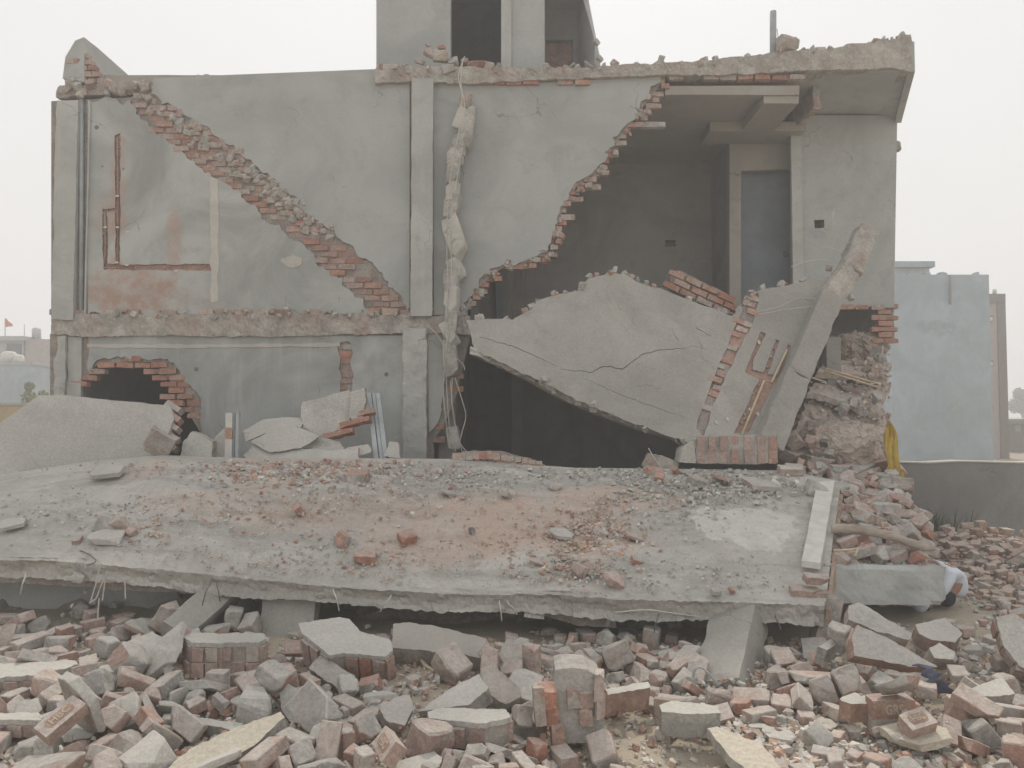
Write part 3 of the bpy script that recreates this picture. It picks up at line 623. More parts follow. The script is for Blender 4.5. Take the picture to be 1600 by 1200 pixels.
for (x, y, r, f) in ((830, 850, (1.1, .75, 1), .75), (960, 800, (.9, .35, 1), .6), (560, 850, (.9, .6, 1), .35), (420, 820, (.5, .5, 1), .4), (240, 800, (.35, .5, 1), .45), (480, 735, (1.1, .3, 1), .35), (700, 890, (.9, .35, 1), .5), (330, 870, (1.2, .3, 1), .3)):
    c = t.mix(t.math('MULTIPLY', t.blob(_q(x, y), r, .45, 1.3), f), c, red)
wp = t.step(t.math('ADD', t.blob(_q(1165, 852), (.62, .50, 1), .42, 2.6), t.math('MULTIPLY', t.noise(9, 5, .75), .5)), .70, .86)
c = t.mix(t.math('MULTIPLY', wp, .75), c, t.mix(t.step(t.noise(5, 4, .7), .35, .7), (.60, .58, .535), (.70, .68, .64)))
c = t.mix(t.math('MULTIPLY', t.step(t.noise(7, 5, .75), .52, .68), .6), c, k3(base, .70))
c = t.mix(t.math('MULTIPLY', t.step(t.noise(20, 3, .7), .58, .70), .35), c, k3(base, 1.25))
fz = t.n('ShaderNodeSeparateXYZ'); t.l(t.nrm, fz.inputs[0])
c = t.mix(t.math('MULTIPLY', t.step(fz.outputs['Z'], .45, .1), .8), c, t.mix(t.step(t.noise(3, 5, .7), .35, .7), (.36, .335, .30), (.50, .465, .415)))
c = t.mix(.35, c, t.noise(28, 4, .8), 'OVERLAY')
t.bump(t.noise(9, 7, .76), .8, .03); M['slab'] = t.col(c)
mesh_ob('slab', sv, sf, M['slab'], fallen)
# remains of beams and shuttering hanging under the broken front edge
band('broken_beam', [(-150, 892), (60, 893), (190, 903), (300, 908), (445, 922)], [(-150, 905), (60, 912), (190, 922), (300, 927), (450, 935)], -3.86, .2, M['concrete_red'], fallen, .012, 5, 3, 9)
band('broken_beam', [(850, 945), (905, 954), (962, 955)], [(850, 962), (905, 977), (962, 980)], -3.95, .2, M['concrete_red'], fallen, .012, 5, 3, 12)
rbox('broken_beam', P(950, 968, -3.98), (.03, .04, .1), (0, 12, 0), .03, .003, M['steel'], fallen)
for i, (x, y, w, rr) in enumerate(((835, 957, .22, 8), (500, 932, .06, 10), (547, 934, .05, 0), (720, 947, .06, 0))):
    put_chunk('plaster_flake', 'concrete', 2, i, P(x, y, -4.05), (70, rr, 0), w * 3.0, fallen)
put_chunk('mortar_lump', 'concrete', 1, 3, P(121, 903, -4.05), (10, 20, 30), .55, fallen)
for pts in (((168, 893), (158, 915), (150, 935), (140, 942)), ((172, 895), (165, 905), (160, 938)), ((157, 880), (150, 912), (142, 938)), ((195, 905), (196, 933), (196, 934)), ((155, 935), (153, 960), (152, 985))):
    tube('rebar', curve_pts([P(x, y, -4.12) for x, y in pts], 4), .006, M['white_wire'], fallen, 5)
tube('rebar', curve_pts([P(55, 868, -3.9), P(110, 860, -3.8), P(130, 862, -3.9), P(150, 876, -4.0), P(135, 884, -4.1)], 5), .005, M['metal'], fallen, 5)
tube('rebar', curve_pts([P(962, 957, -4.12), P(1010, 953, -4.16), P(1050, 958, -4.14), P(1100, 965, -4.1)], 5), .008, M['white_wire'], fallen, 5)
for (x, y, dx, dy, dz) in ((330, 912, -14, 34, -.1), (338, 914, 6, 26, -.06), (520, 924, 10, 30, -.08), (612, 934, -18, 22, -.12), (780, 942, 4, 28, -.08), (792, 942, 16, 18, -.14), (1030, 962, -8, 26, -.1), (1210, 964, 10, 20, -.1), (40, 902, -8, 26, -.08)):
    tube('rebar', curve_pts([P(x, y - 6, -4.02), P(x + dx * .2, y + 2, -4.18 + dz * .3), P(x + dx * .6, y + dy * .4, -4.2 + dz), P(x + dx, y + dy, -4.16 + dz)], 4), .0055, M['metal'] if x % 4 else M['white_wire'], fallen, 5)
# shuttering plank with timber side and bricks at the right end
bd = [on_slab(x, y) + Vector((0, -.02, .03)) for x, y in ((1276, 764), (1303, 762), (1281, 893), (1252, 889))]
nb_ = 14; rings = []
for i in range(nb_ + 1):
    f_ = i / nb_; a_, b_ = bd[0].lerp(bd[3], f_), bd[1].lerp(bd[2], f_); up_ = Vector((0, 0, .055)); w_ = nv(a_, 6, 2) * .006
    rings.append([a_ + w_, b_ + w_, b_ + up_ + w_, a_ + up_ + w_])
loft('plank', rings, M['board'], fallen)
sd_a = [(1314, 754, -1.8), (1300, 880, -3.6), (1290, 952, -4.1)]
rings = []
for i in range(21):
    x, y, Y = interp([(a[1], a[0], a[2]) for a in sd_a], 754 + 198 * i / 20)[:3]; p = P(y, x, Y); w = .035 + .01 * nz(p, 5)
    b0 = -.17 - .05 * abs(nz(p, 3, 8)); rings.append([p, p + Vector((w, 0, 0)), p + Vector((w, 0, b0)), p + Vector((0, 0, b0 - .02))])
loft('timber_edge', rings, M['wood'], fallen)
for (x, y, r, s, mt) in ((1256, 925, 4, 1.0, 'brick_pale'), (1280, 928, 2, .7, 'brick_pale'), (1276, 905, 6, .9, 'brick_dusty'), (1244, 940, -3, 1.1, 'brick_pale'), (1150, 948, 3, 1.3, 'brick_clean'), (1183, 950, 3, .8, 'brick_clean')):
    u = (x + 260) / 1550.0
    put_chunk('brick', mt, 3, int(x) % 4, P(x, y, -4.02), (12, r, rnd.uniform(-5, 5)), s, fallen)

# loose pieces lying on the slab, big enough to tell apart
LOOSE = [  # x, y, name, material, kind, size, tilt, label
 (637, 848, 'half_brick', 'brick_clean', 0, 1.0, (10, -12, 25), 'half brick with a white top lying alone mid-slab'),
 (535, 851, 'half_brick', 'brick_clean', 0, .85, (60, 20, -40), 'round-edged red brick piece on the slab, beside the white-topped half brick'),
 (466, 802, 'half_brick', 'brick_clean', 0, .75, (20, 40, 60), 'red brick fragment on the upper slab below the debris strewn crest'),
 (570, 879, 'flat_brick', 'brick', 0, .9, (4, 3, 12), 'flat pink brick piece half sunk in dust near the slab front'),
 (168, 828, 'plaster_shard', 'concrete', 1, .95, (70, 20, 10), 'upright grey shard in the small lump cluster on the left slab'),
 (188, 828, 'mortar_lump', 'brick_pale', 1, .75, (20, 50, 40), 'tan lump in the middle of the small cluster on the left slab'),
 (205, 838, 'half_brick', 'brick_clean', 0, .6, (20, 20, -30), 'orange brick piece at the right of the small left cluster'),
 (165, 848, 'plaster_flake', 'plaster_pale', 2, .95, (6, 4, 10), 'thin grey flake lying in front of the small left cluster'),
 (20, 826, 'plaster_flake', 'plaster_pale', 2, .75, (8, -12, 20), 'pointed grey flake near the left end of the slab'),
 (170, 744, 'plaster_flake', 'plaster_pale', 2, 1.1, (10, -6, 5), 'long thin grey flake on the crest at the left of the slab'),
 (560, 752, 'flat_brick', 'brick_clean', 0, 1.1, (6, -6, 5), 'long flat red brick among the debris below the middle column'),
 (737, 835, 'dark_stone', 'metal', 1, .3, (5, 4, 30), 'small dark stone on the reddish dust of the slab'),
 (877, 841, 'plaster_flake', 'plaster_pale', 2, .75, (6, 5, 5), 'pale grey flake lying on the reddish dust of the slab'),
 (1022, 744, 'half_brick', 'brick_clean', 0, .9, (10, 10, 20), 'bright orange brick piece at the back of the slab near the dark opening'),
 (1030, 752, 'half_brick', 'brick_clean', 0, .7, (20, 10, -20), 'smaller orange brick piece just in front of the bright orange one'),
 (1056, 742, 'half_brick', 'brick', 0, .65, (20, 30, 50), 'dull red brick piece right of the two orange ones'),
 (1235, 742, 'loose_brick', 'brick_pale', 3, .95, (6, 2, 4), 'flat pale brick lying at the back right corner of the slab'),
 (1240, 733, 'loose_brick', 'brick_pale', 3, .8, (5, 4, 10), 'pale brick lying behind the flat pale brick at the back right corner'),
 (960, 914, 'half_brick', 'brick_pale', 0, .85, (30, 30, 20), 'pointed tan brick piece on the front rim of the slab'),
 (1143, 928, 'half_brick', 'brick_clean', 0, .35, (30, 30, 20), 'tiny red brick crumb near the front right of the slab'),
 (1120, 932, 'mortar_lump', 'plaster_pale', 1, .4, (0, 0, 20), 'small pale lump near the front right of the slab'),
 (940, 840, 'mortar_lump', 'plaster_pale', 1, .55, (10, 20, 30), 'whitish lump in the heap of red chippings on the slab'),
 (990, 845, 'plaster_flake', 'brick_pale', 2, .75, (10, 20, 30), 'pinkish flat lump at the right of the red chippings'),
 (905, 900, 'mortar_lump', 'brick_pale', 1, .7, (10, 20, 70), 'pinkish lump in the cluster near the middle of the slab front'),
 (918, 893, 'half_brick', 'brick', 0, .5, (30, 20, 10), 'red lump behind the pinkish one near the slab front'),
 (995, 884, 'half_brick', 'brick_clean', 0, .55, (10, 20, 10), 'red piece lying between the chippings and the white patch'),
 (1275, 772, 'mortar_lump', 'concrete', 1, 1.0, (10, 20, 10), 'grey lump resting on the upper end of the white plank'),
 (840, 884, 'plaster_flake', 'brick_pale', 2, .5, (10, 20, 10), 'pinkish shard standing in the reddish dust of the slab'),
 (700, 776, 'plaster_flake', 'plaster_pale', 2, .6, (5, 10, 30), 'pale flake on the grey upper slab right of the debris'),
 (790, 778, 'mortar_lump', 'plaster_pale', 1, .5, (5, 10, 80), 'pale lump on the grey upper slab below the brick panel'),
 (1090, 760, 'mortar_lump', 'concrete', 1, .9, (5, 10, 30), 'flat grey lump on the slab below the striped masonry block'),
 (1130, 755, 'plaster_flake', 'concrete', 2, .9, (5, 10, 60), 'grey flake on the slab in front of the striped masonry block'),
 (1190, 765, 'plaster_flake', 'concrete', 2, 1.2, (3, 4, 10), 'broad thin grey crust at the back right of the slab'),
 (868, 766, 'mortar_lump', 'plaster_pale', 1, .6, (5, 10, 20), 'pale block on the back of the slab below the dark opening'),
]
for (x, y, nm, mt, kd, s, tl, lab) in LOOSE:
    p = on_slab(x, y); o = put_chunk(nm, mt, kd, int(x) % 6, p + Vector((0, 0, .03 + .02 * s)), (tl[0] + 12, tl[1], tl[2]), s * 1.2)
    tag(o, lab, 'brick' if 'brick' in nm else 'rubble', 'loose pieces on the fallen slab')
# grit and chippings: uncountable
def chips(name, places, mats, label):
    """places: x, y, z, size, material index"""
    v = []; f = []; mi = []
    rr = random.Random(len(places))
    for (x, y, z, s, k) in places:
        q = Euler((rr.uniform(-.5, .5), rr.uniform(-.5, .5), rr.uniform(0, 6.3))).to_matrix(); b = len(v)
        a = (s * rr.uniform(.6, 1.2), s * rr.uniform(.4, .9), s * rr.uniform(.18, .55)); n = rr.choice((4, 5, 5, 6))
        for zz in (-.5, .5):
            for i in range(n):
                an = 6.283 * i / n + rr.uniform(-.35, .35); k2 = rr.uniform(.75, 1.1) * (1 if zz < 0 else .75)
                v.append(Vector((x, y, z)) + q @ Vector((math.cos(an) * a[0] * .5 * k2, math.sin(an) * a[1] * .5 * k2, zz * a[2])))
        f.append(tuple(range(b + n - 1, b - 1, -1))); f.append(tuple(range(b + n, b + 2 * n))); mi += [k, k]
        for i in range(n): f.append((b + i, b + (i + 1) % n, b + n + (i + 1) % n, b + n + i)); mi.append(k)
    o = mesh_ob(name, v, f, mats, None, mi=mi); tag(o, label, 'rubble', kind='stuff'); return o
M['chip_grey'] = m_plain('grey_chip', (.42, .405, .375), .95, .3, 9); M['chip_pale'] = m_plain('pale_chip', (.56, .53, .485), .95, .25, 9); M['chip_red'] = m_plain('red_chip', (.45, .285, .225), .95, .35, 9); M['chip_tan'] = m_plain('tan_chip', (.49, .41, .335), .95, .3, 9)
rr = random.Random(77); pl = []
CL = [(520, 735, 170, 22, 520, .045, (0, 1, 2, 2, 3)), (620, 770, 190, 35, 420, .035, (0, 1, 2, 0)), (930, 835, 70, 38, 560, .04, (2, 3, 3, 1, 2)), (840, 860, 150, 45, 560, .026, (2, 3, 3, 0)),
      (1090, 770, 150, 26, 520, .045, (0, 0, 1, 0)), (1010, 800, 130, 40, 380, .03, (0, 0, 1, 3)), (220, 820, 60, 30, 160, .03, (3, 0, 2)), (120, 810, 160, 45, 260, .025, (0, 0, 1)), (420, 800, 160, 50, 420, .03, (0, 1, 2, 3)),
      (420, 740, 90, 16, 240, .05, (2, 0, 1, 2)), (1060, 910, 170, 28, 260, .026, (0, 0, 1)), (560, 880, 200, 30, 300, .025, (3, 0, 2)), (910, 890, 60, 22, 220, .04, (2, 3, 0)), (750, 755, 120, 25, 260, .03, (0, 1, 0)), (330, 870, 180, 22, 220, .022, (3, 0)), (1180, 765, 70, 18, 160, .06, (0, 0, 1))]
CL += [(620, 830, 620, 90, 1900, .013, (0, 0, 1, 3, 2)), (450, 735, 420, 14, 500, .03, (0, 1, 0, 2)), (640, 900, 640, 26, 900, .016, (0, 1, 3)), (1000, 745, 260, 14, 420, .04, (0, 1, 0))]
for (cx, cy2, rx, ry, n, s, ks) in CL:
    for i in range(n):
        x, y = rr.gauss(cx, rx * .55), rr.gauss(cy2, ry * .6)
        if not (-80 < x < 1270 and 722 < y < 935): continue
        yb = interp(SB, x)[1]; yf = interp(SF, x)[1]
        if y < yb + 3 or y > yf - 4: continue
        p = on_slab(x, y); sz = s * rr.choice((.45, .6, .8, 1, 1.3, 1.8)); pl.append((p.x, p.y, p.z + .022 + sz * .05, sz, rr.choice(ks)))
chips('slab_rubble', pl, [M['chip_grey'], M['chip_pale'], M['chip_red'], M['chip_tan']], 'fine grit and brick chippings strewn over the fallen roof slab')

# props holding the slab up, and the wall stump in the dark under it
def prop(name, top, bot, w, d, label, Yt, Yb, mat='plaster_lean', twist=0):
    a, b = P(*top, Yt), P(*bot, Yb); ax = (a - b); L = ax.length; ax.normalize()
    s = Vector((1, 0, 0)); s = (s - ax * s.dot(ax)).normalized(); f = ax.cross(s)
    Mx = Matrix((s, f, ax)).transposed().to_4x4(); Mx = Matrix.Translation((a + b) / 2) @ Mx @ Matrix.Rotation(R(twist), 4, 'Z')
    o = inst(name, bm_mesh(name, rough_bm(w, d, L, .07, .005, 3 + int(top[0]), .012), M[mat]), Mx); return tag(o, label, 'column')
prop('leaning_column', (362, 918), (268, 1000), .24, .26, 'broken column lying slantwise under the slab behind the masonry block', -3.75, -4.35, twist=25)
prop('leaning_column', (458, 925), (445, 1060), .44, .22, 'broad upright column stump standing under the slab front, behind the flat-topped boulder', -3.8, -4.1)
prop('leaning_column', (1158, 962), (1126, 1092), .36, .3, 'slanting square column propping the right part of the slab front', -3.95, -4.95, twist=-22)
prop('leaning_column', (1300, 930), (1280, 1010), .16, .2, 'short red-stained pier under the right end of the slab', -3.95, -4.05, 'concrete_red')
mv = []; mf = []; NX, NZ = 120, 22        # debris sheet added under the slab to block light from behind
for i in range(NX + 1):
    x = -5.2 + 8.3 * i / NX
    for j in range(NZ + 1):
        f_ = j / NZ; p = Vector((x, -3.45 + f_ * 1.5, f_ ** .7 * 1.0)); p += nv(p, 2.2, 4) * .16 + nv(p, 6, 4) * .09 + nv(p, 17, 4) * .04; mv.append(p)
mf = [(i * (NZ + 1) + j, i * (NZ + 1) + j + 1, (i + 1) * (NZ + 1) + j + 1, (i + 1) * (NZ + 1) + j) for i in range(NX) for j in range(NZ)]
light_block = mesh_ob('debris_light_block', mv, mf, M['core']); tag(light_block, 'added debris sheet that blocks light from behind under the fallen slab', 'rubble', kind='stuff')
under = wall('wall_stump', [[(-150, 895, S), (260, 905), (300, 960), (310, 1020, S), (-150, 1020, S)]], -3.35, .2, [M['plaster_ground'], M['core']], None, amp=3)
tag(under, 'smooth grey wall stump in the shade under the slab', 'wall')

# ------------------------------------------------------------------ the wall panel that slid off the upper floor and leans in front
KZ = .43; Y0 = -1.35 - KZ * 1.6          # plane y = Y0 + KZ*z
lean = thing('leaning_wall_panel', 'large cracked grey wall panel with column, slumped across the ground-floor opening', 'wall', P(1100, 690, Y0, KZ))
top = [(728, 500), (790, 498), (800, 500), (832, 482), (838, 470), (872, 460), (902, 455), (918, 436), (958, 426), (975, 428), (1000, 442), (1060, 462), (1100, 478), (1145, 494), (1162, 478), (1178, 456), (1230, 446), (1290, 432), (1318, 432)]
right = [(1270, 560), (1222, 690)]
low = [(1120, 700), (1085, 690), (1040, 675), (1000, 660), (930, 632), (880, 610), (830, 584), (780, 562), (742, 545), (735, 520)]
def crackline(pts, w, seed):
    """thin jagged opening along a line, tapering at both ends"""
    q = []
    for a_, b_ in zip(pts, pts[1:]):
        L = max(1, int(math.hypot(b_[0] - a_[0], b_[1] - a_[1]) / 5))
        for k in range(L): f_ = k / L; x, y = a_[0] + (b_[0] - a_[0]) * f_, a_[1] + (b_[1] - a_[1]) * f_; q.append((x, y + 2.6 * noise.noise(Vector((x * .13, y * .13, seed)))))
    q.append(pts[-1]); n = len(q); up = []; dn = []
    for i, (x, y) in enumerate(q):
        h = w * (.25 + .75 * math.sin(math.pi * min(1, .08 + i / n))) * (.7 + .6 * abs(noise.noise(Vector((x * .2, y * .2, seed + 3)))))
        up.append((x, y - h, 0)); dn.append((x, y + h, 0))
    return up + dn[::-1]
CRK = [crackline([(876, 577), (905, 580), (925, 582), (938, 574), (955, 572), (972, 577), (988, 565), (1005, 553), (1030, 547), (1062, 545), (1086, 541), (1104, 546)], .85, 1), crackline([(1050, 514), (1054, 524), (1060, 531), (1062, 541)], .7, 2), crackline([(1085, 500), (1088, 512), (1104, 522), (1112, 526)], .6, 3), crackline([(750, 526), (800, 541), (840, 558), (872, 573)], .7, 4), crackline([(915, 592), (960, 613), (1010, 632), (1078, 655)], .45, 8), crackline([(960, 470), (972, 486), (970, 505), (984, 522)], .45, 5), crackline([(905, 470), (898, 492), (904, 515)], .4, 6)]
strip = [(1163, 478), (1184, 456), (1186, 470), (1176, 505), (1155, 545), (1133, 590), (1112, 640), (1100, 680), (1082, 690), (1092, 650), (1108, 610), (1128, 560), (1146, 515)]
ch1 = [(1189, 518, S), (1197, 522, S), (1178, 560, S), (1176, 577, S), (1193, 582, S), (1212, 530, S), (1218, 532, S), (1200, 585, S), (1216, 585, S), (1231, 538, S), (1236, 541, S), (1214, 596, S), (1168, 676, S), (1146, 678, S), (1186, 594, S), (1164, 580, S), (1170, 565, S)]
ch1 = [(x, y, S) for x, y in ragged([c_[:2] for c_ in ch1], 1.6, 4, 77)]
lcore = wall('wall_core', [top + right + low], Y0 + .03, .17, [M['core'], M['core']], lean, KZ, 2, 31)
wall('plaster_skin', [top + right + low, strip, ch1] + CRK, Y0, .028, [M['plaster_lean'], M['core']], lean, KZ, 2.2, 33)
wall('crack_shade', [[(836, 466, S), (1128, 496, S), (1124, 606, S), (836, 602, S)]], Y0 + .0285, .003, [M['metal'], M['metal']], lean, KZ, 0)  # dark sheet behind the cracks, painted in place of their shade
wall('chased_groove', [[(1140, 512, S), (1245, 512, S), (1245, 560, S), (1175, 680, S), (1140, 680, S)]], Y0 + .0285, .003, [M['chase'], M['chase']], lean, KZ, 0)
bricks_in(strip, Y0, BW / 2 + .004, lcore, ['brick_clean', 'brick', 'brick_dusty'], rnd, KZ, (.15, .094), rot=-22, keep=.96, sx=.72, jitter=.008)
wall('edge_beam', [[(737, 530), (775, 538), (840, 567), (900, 598), (960, 626), (1010, 645), (1085, 667), (1110, 690), (1085, 694), (1040, 680), (1000, 664), (930, 636), (880, 614), (830, 588), (780, 566), (742, 549)]], Y0 - .085, .09, [M['plaster_lean'], M['concrete']], lean, KZ, 3.5, 35)
band('beam_soffit', [(735, 540), (780, 560), (830, 582), (880, 608), (930, 630), (1000, 658), (1080, 688)], [(735, 552), (780, 571), (830, 596), (880, 624), (930, 646), (1000, 672), (1080, 694)], -.95, .45, M['concrete'], lean, .02, 5, 3, 36)
for i in range(60):      # ragged lower rim of the beam
    k = rnd.random() * (len(low) - 2); a, b = low[int(k)], low[int(k) + 1]; tt = k % 1; p = P(a[0] + (b[0] - a[0]) * tt, a[1] + (b[1] - a[1]) * tt + rnd.uniform(-3, 7), Y0 + rnd.uniform(-.06, .14), KZ)
    put_chunk('mortar_lump', rnd.choice(['concrete', 'concrete', 'concrete_pink']), rnd.choice((1, 1, 2)), rnd.randrange(6), p, [rnd.uniform(0, 360) for _ in range(3)], rnd.uniform(.3, .75), lcore)
for i in range(40):
    x, y = rnd.choice(((1190 - 10 * (q_ := rnd.random()), 522 + 55 * q_), (1214 - 16 * (q_ := rnd.random()), 534 + 48 * q_), (1186 - 30 * (q_ := rnd.random()), 600 + 70 * q_)))
    put_chunk('mortar_lump', rnd.choice(['chase', 'brick', 'concrete_pink']), 1, rnd.randrange(6), P(x + rnd.uniform(-4, 5), y, Y0 + .024, KZ), [rnd.uniform(0, 360) for _ in range(3)], rnd.uniform(.12, .25), lcore)
for i in range(46):      # crumbled top edge
    k = rnd.random() * (len(top) - 1); a, b = top[int(k)], top[int(k) + 1]; tt = k % 1; p = P(a[0] + (b[0] - a[0]) * tt, a[1] + (b[1] - a[1]) * tt + rnd.uniform(-4, 3), Y0 + rnd.uniform(.0, .12), KZ)
    put_chunk('mortar_lump', rnd.choice(['concrete', 'concrete', 'plaster_pale', 'brick_clean']), rnd.choice((0, 1)), rnd.randrange(6), p, [rnd.uniform(0, 360) for _ in range(3)], rnd.uniform(.3, .7), lcore)
# column on the panel's right end, standing proud, broken into three lengths
def seg(name, a, b, w, d, off, mat, seed, amp=.008, corner=.02):
    A, B = P(*a, Y0 + off, KZ), P(*b, Y0 + off, KZ); ax = (A - B); L = ax.length; ax.normalize()
    s = ax.cross(Vector((0, 1, 0))).normalized(); f = ax.cross(s)
    return inst(name, bm_mesh(name, rough_bm(w, d, L, .05, amp, seed, corner), M[mat]), Matrix.Translation((A + B) / 2) @ Matrix((s, f, ax)).transposed().to_4x4(), lean)
seg('column', (1292, 468), (1240, 592), .30, .32, -.02, 'plaster_lean', 3, .007)
seg('column', (1240, 590), (1196, 700), .31, .32, -.025, 'plaster_lean', 4, .009)
seg('column', (1325, 425), (1293, 470), .29, .29, -.01, 'concrete_pink', 5, .018)
seg('column', (1352, 362), (1326, 428), .27, .26, .0, 'concrete_pink', 6, .018)
for i in range(14):
    p = P(1285 + rnd.uniform(0, 45), 415 + rnd.uniform(0, 55), Y0 - .05, KZ); put_chunk('mortar_lump', rnd.choice(['concrete', 'concrete_red']), 1, i % 6, p, [rnd.uniform(0, 360) for _ in range(3)], rnd.uniform(.3, .7), lcore)
yp = [(1232, 548), (1221, 575), (1207, 597), (1205, 596), (1197, 595), (1190, 612), (1163, 678)]
tube('conduit', [P(x, y, Y0 - .03, KZ) for x, y in ((1230, 546), (1206, 597), (1194, 595), (1160, 678))], .014, M['pvc'], lean, 8)
for (x, y) in ((1186, 535), (1184, 647), (1172, 640), (1137, 655), (1119, 660)): put_chunk('plaster_flake', 'board', 2, 1, P(x, y, Y0 - .012, KZ), (80, 30, 20), .2, lcore)
for pts in (((1310, 415), (1290, 406), (1262, 408), (1236, 417)), ((1318, 395), (1300, 388), (1287, 386)), ((1290, 470), (1250, 465), (1220, 478), (1180, 488)), ((1288, 476), (1240, 482), (1186, 491)), ((1330, 380), (1312, 374), (1300, 366), (1284, 360)), ((1303, 352), (1301, 338), (1303, 330))):
    tube('rebar', curve_pts([P(x, y, Y0 - .1, KZ) for x, y in pts], 5), .005, M['white_wire'], lean, 5)
lump = thing('brick_lump', 'broken slab of red bricks resting on the crest of the leaning panel', 'masonry', P(1095, 470, -.3))
lm = [(1046, 424), (1060, 422), (1146, 464), (1144, 484), (1120, 490), (1050, 452)]
wall('mortar_core', [lm], -.35, .14, [M['core'], M['core']], lump, amp=2)
bricks_in([(1040, 424), (1060, 418), (1150, 462), (1146, 490), (1115, 488), (1046, 454)], -.4, .05, lump, ['brick', 'brick_clean', 'brick_dusty'], rnd, rot=-25, pitch=(.24, .09))

# ------------------------------------------------------------------ column remains dangling on their bars
hang = thing('hanging_column', 'string of concrete lumps dangling on bent bars beside the middle column', 'column', P(715, 690, -.2))
HC = [(727, 160, 20, 22, 10, 'concrete_red'), (722, 188, 26, 30, 20, 'patch'), (729, 200, 24, 55, 8, 'concrete'), (718, 225, 22, 25, 15, 'concrete'), (711, 245, 26, 24, 0, 'concrete'), (708, 270, 22, 34, 4, 'concrete'), (708, 300, 22, 26, 0, 'patch'), (707, 322, 24, 34, 5, 'concrete'), (711, 372, 30, 64, -18, 'patch'), (714, 420, 18, 30, -30, 'patch'), (705, 442, 24, 34, 3, 'concrete'), (706, 470, 22, 36, 4, 'patch'), (704, 508, 20, 38, 6, 'concrete'), (703, 522, 18, 34, -30, 'patch'), (704, 560, 24, 50, -4, 'concrete'), (709, 684, 20, 30, -10, 'concrete')]
for i, (x, y, w, h, r, mt) in enumerate(HC):
    p = P(x, y, -.16); o = inst('concrete_lump', bm_mesh('concrete_lump', chip_bm(w * .92 / 115, .16, h * 1.16 / 115, 200 + i, 5, .009, 2), M[mt]), Matrix.Translation(p) @ Matrix.Rotation(R(r), 4, 'Y') @ Matrix.Rotation(rnd.uniform(-.4, .4), 4, 'Z'), hang)
for pts in (((726, 88), (716, 120), (722, 150), (716, 210), (702, 290), (698, 380), (700, 450), (694, 520), (694, 580)), ((723, 95), (720, 130), (726, 165), (724, 220), (706, 330), (705, 400), (706, 480), (696, 560), (693, 610), (697, 660), (703, 700)), ((697, 585), (700, 640), (703, 670), (712, 705)), ((707, 590), (706, 630), (712, 665), (722, 705)), ((711, 590), (722, 625), (728, 650), (722, 675), (716, 700)), ((704, 595), (709, 650), (718, 690), (730, 706)), ((668, 508), (686, 527), (693, 540)), ((714, 560), (724, 570), (726, 578))):
    tube('rebar', curve_pts([P(x, y, -.24) for x, y in pts], 4), .007, M['white_wire'], hang, 5)

# ------------------------------------------------------------------ fallen pieces between slab and house
fw = thing('fallen_wall_panel', 'broad smooth grey wall panel tipped over at the left house corner', 'wall', P(120, 735, -1.3))
FK = .55; FY = -1.5 - FK * 1.3
fp = [(-120, 790, S), (-40, 690, S), (60, 618, S), (90, 617), (180, 626), (266, 634), (272, 655), (262, 680), (240, 700), (236, 760, S), (0, 800, S)]
wall('panel', [fp], FY, .16, [M['plaster_pale'], M['concrete_red']], fw, FK, 1.2, 41)
bricks_in([(262, 634), (274, 640), (274, 672), (262, 700), (252, 700), (260, 660)], FY, .09, fw, ['brick', 'brick_dusty'], rnd, FK, (.14, .09), rot=-30)
def shard(name, poly, Y, th, label, mats=('plaster_pale', 'concrete_red'), kz=0.0, cat='rubble', amp=1.6, seed=1, group='broken pieces in front of the house'):
    """a broken plate: outline, real thickness, its own tilt"""
    o = wall(name, [poly], Y, th, [M[mats[0]], M[mats[1]]], None, kz, amp, seed, 5); tag(o, label, cat, group); return o
def tilted(poly, p0, Y, kz): return poly
def YK(Y, z, kz): return Y - kz * z
shard('wall_shard', [(282, 716), (286, 690), (300, 674), (316, 680), (332, 690), (330, 718)], YK(-1.5, 1.3, .5), .12, 'pale upright shard right of the tipped grey wall panel', kz=.5, seed=2)
shard('wall_shard', [(322, 715), (336, 682), (352, 668), (352, 716)], YK(-1.35, 1.3, .4), .1, 'narrow grey shard behind the short striped post', kz=.4, seed=3)
o = rbox('brick_end', P(250, 692, -1.55), (.3, .2, .26), (10, 30, 20), .05, .02, M['concrete_red'], None, 44, .04); tag(o, 'broken brown brick end lying below the tipped panel corner', 'rubble')
post = thing('door_frame_post', 'short pale grooved frame post with an orange band, standing on the slab', 'post', P(361, 720, -1.45))
for (x0, x1, Y) in ((351, 363, -1.47), (363, 367, -1.44), (367, 373, -1.47)): box_px('rail', x0, 645 if x0 < 360 else 643, x1, 724, Y, Y + .06, M['steel'] if x0 != 351 else M['board'], post, .001, .3)
box_px('orange_band', 351, 668, 362.5, 686, -1.474, -1.4, M['chip_red'], post, .001, .3)
ml = thing('metal_lintel', 'leaning pale blue-grey grooved metal frame length beside the middle column', 'frame', P(590, 715, -1.0))
a, b = P(584, 614, -.55), P(596, 716, -1.1)
for k, (w, off) in enumerate(((.055, -.06), (.04, .0), (.055, .055))):
    rings = []
    for q in (a, b): rings.append([q + Vector((off - w / 2, -.02 if k != 1 else 0, 0)), q + Vector((off + w / 2, -.02 if k != 1 else 0, 0)), q + Vector((off + w / 2, .05, 0)), q + Vector((off - w / 2, .05, 0))])
    loft('rail', rings, M['steel'], ml)
pp = thing('broken_wall_piece', 'plastered wall piece with red brick edge propped against the wall by the metal frame', 'wall', P(520, 690, -.9))
wall('panel', [[(472, 628), (500, 622), (546, 610), (552, 640), (540, 668), (500, 684), (474, 668), (470, 650)]], YK(-.95, 1.7, .35), .11, [M['plaster_pale'], M['concrete_red']], pp, .35, 2, 51, 5)
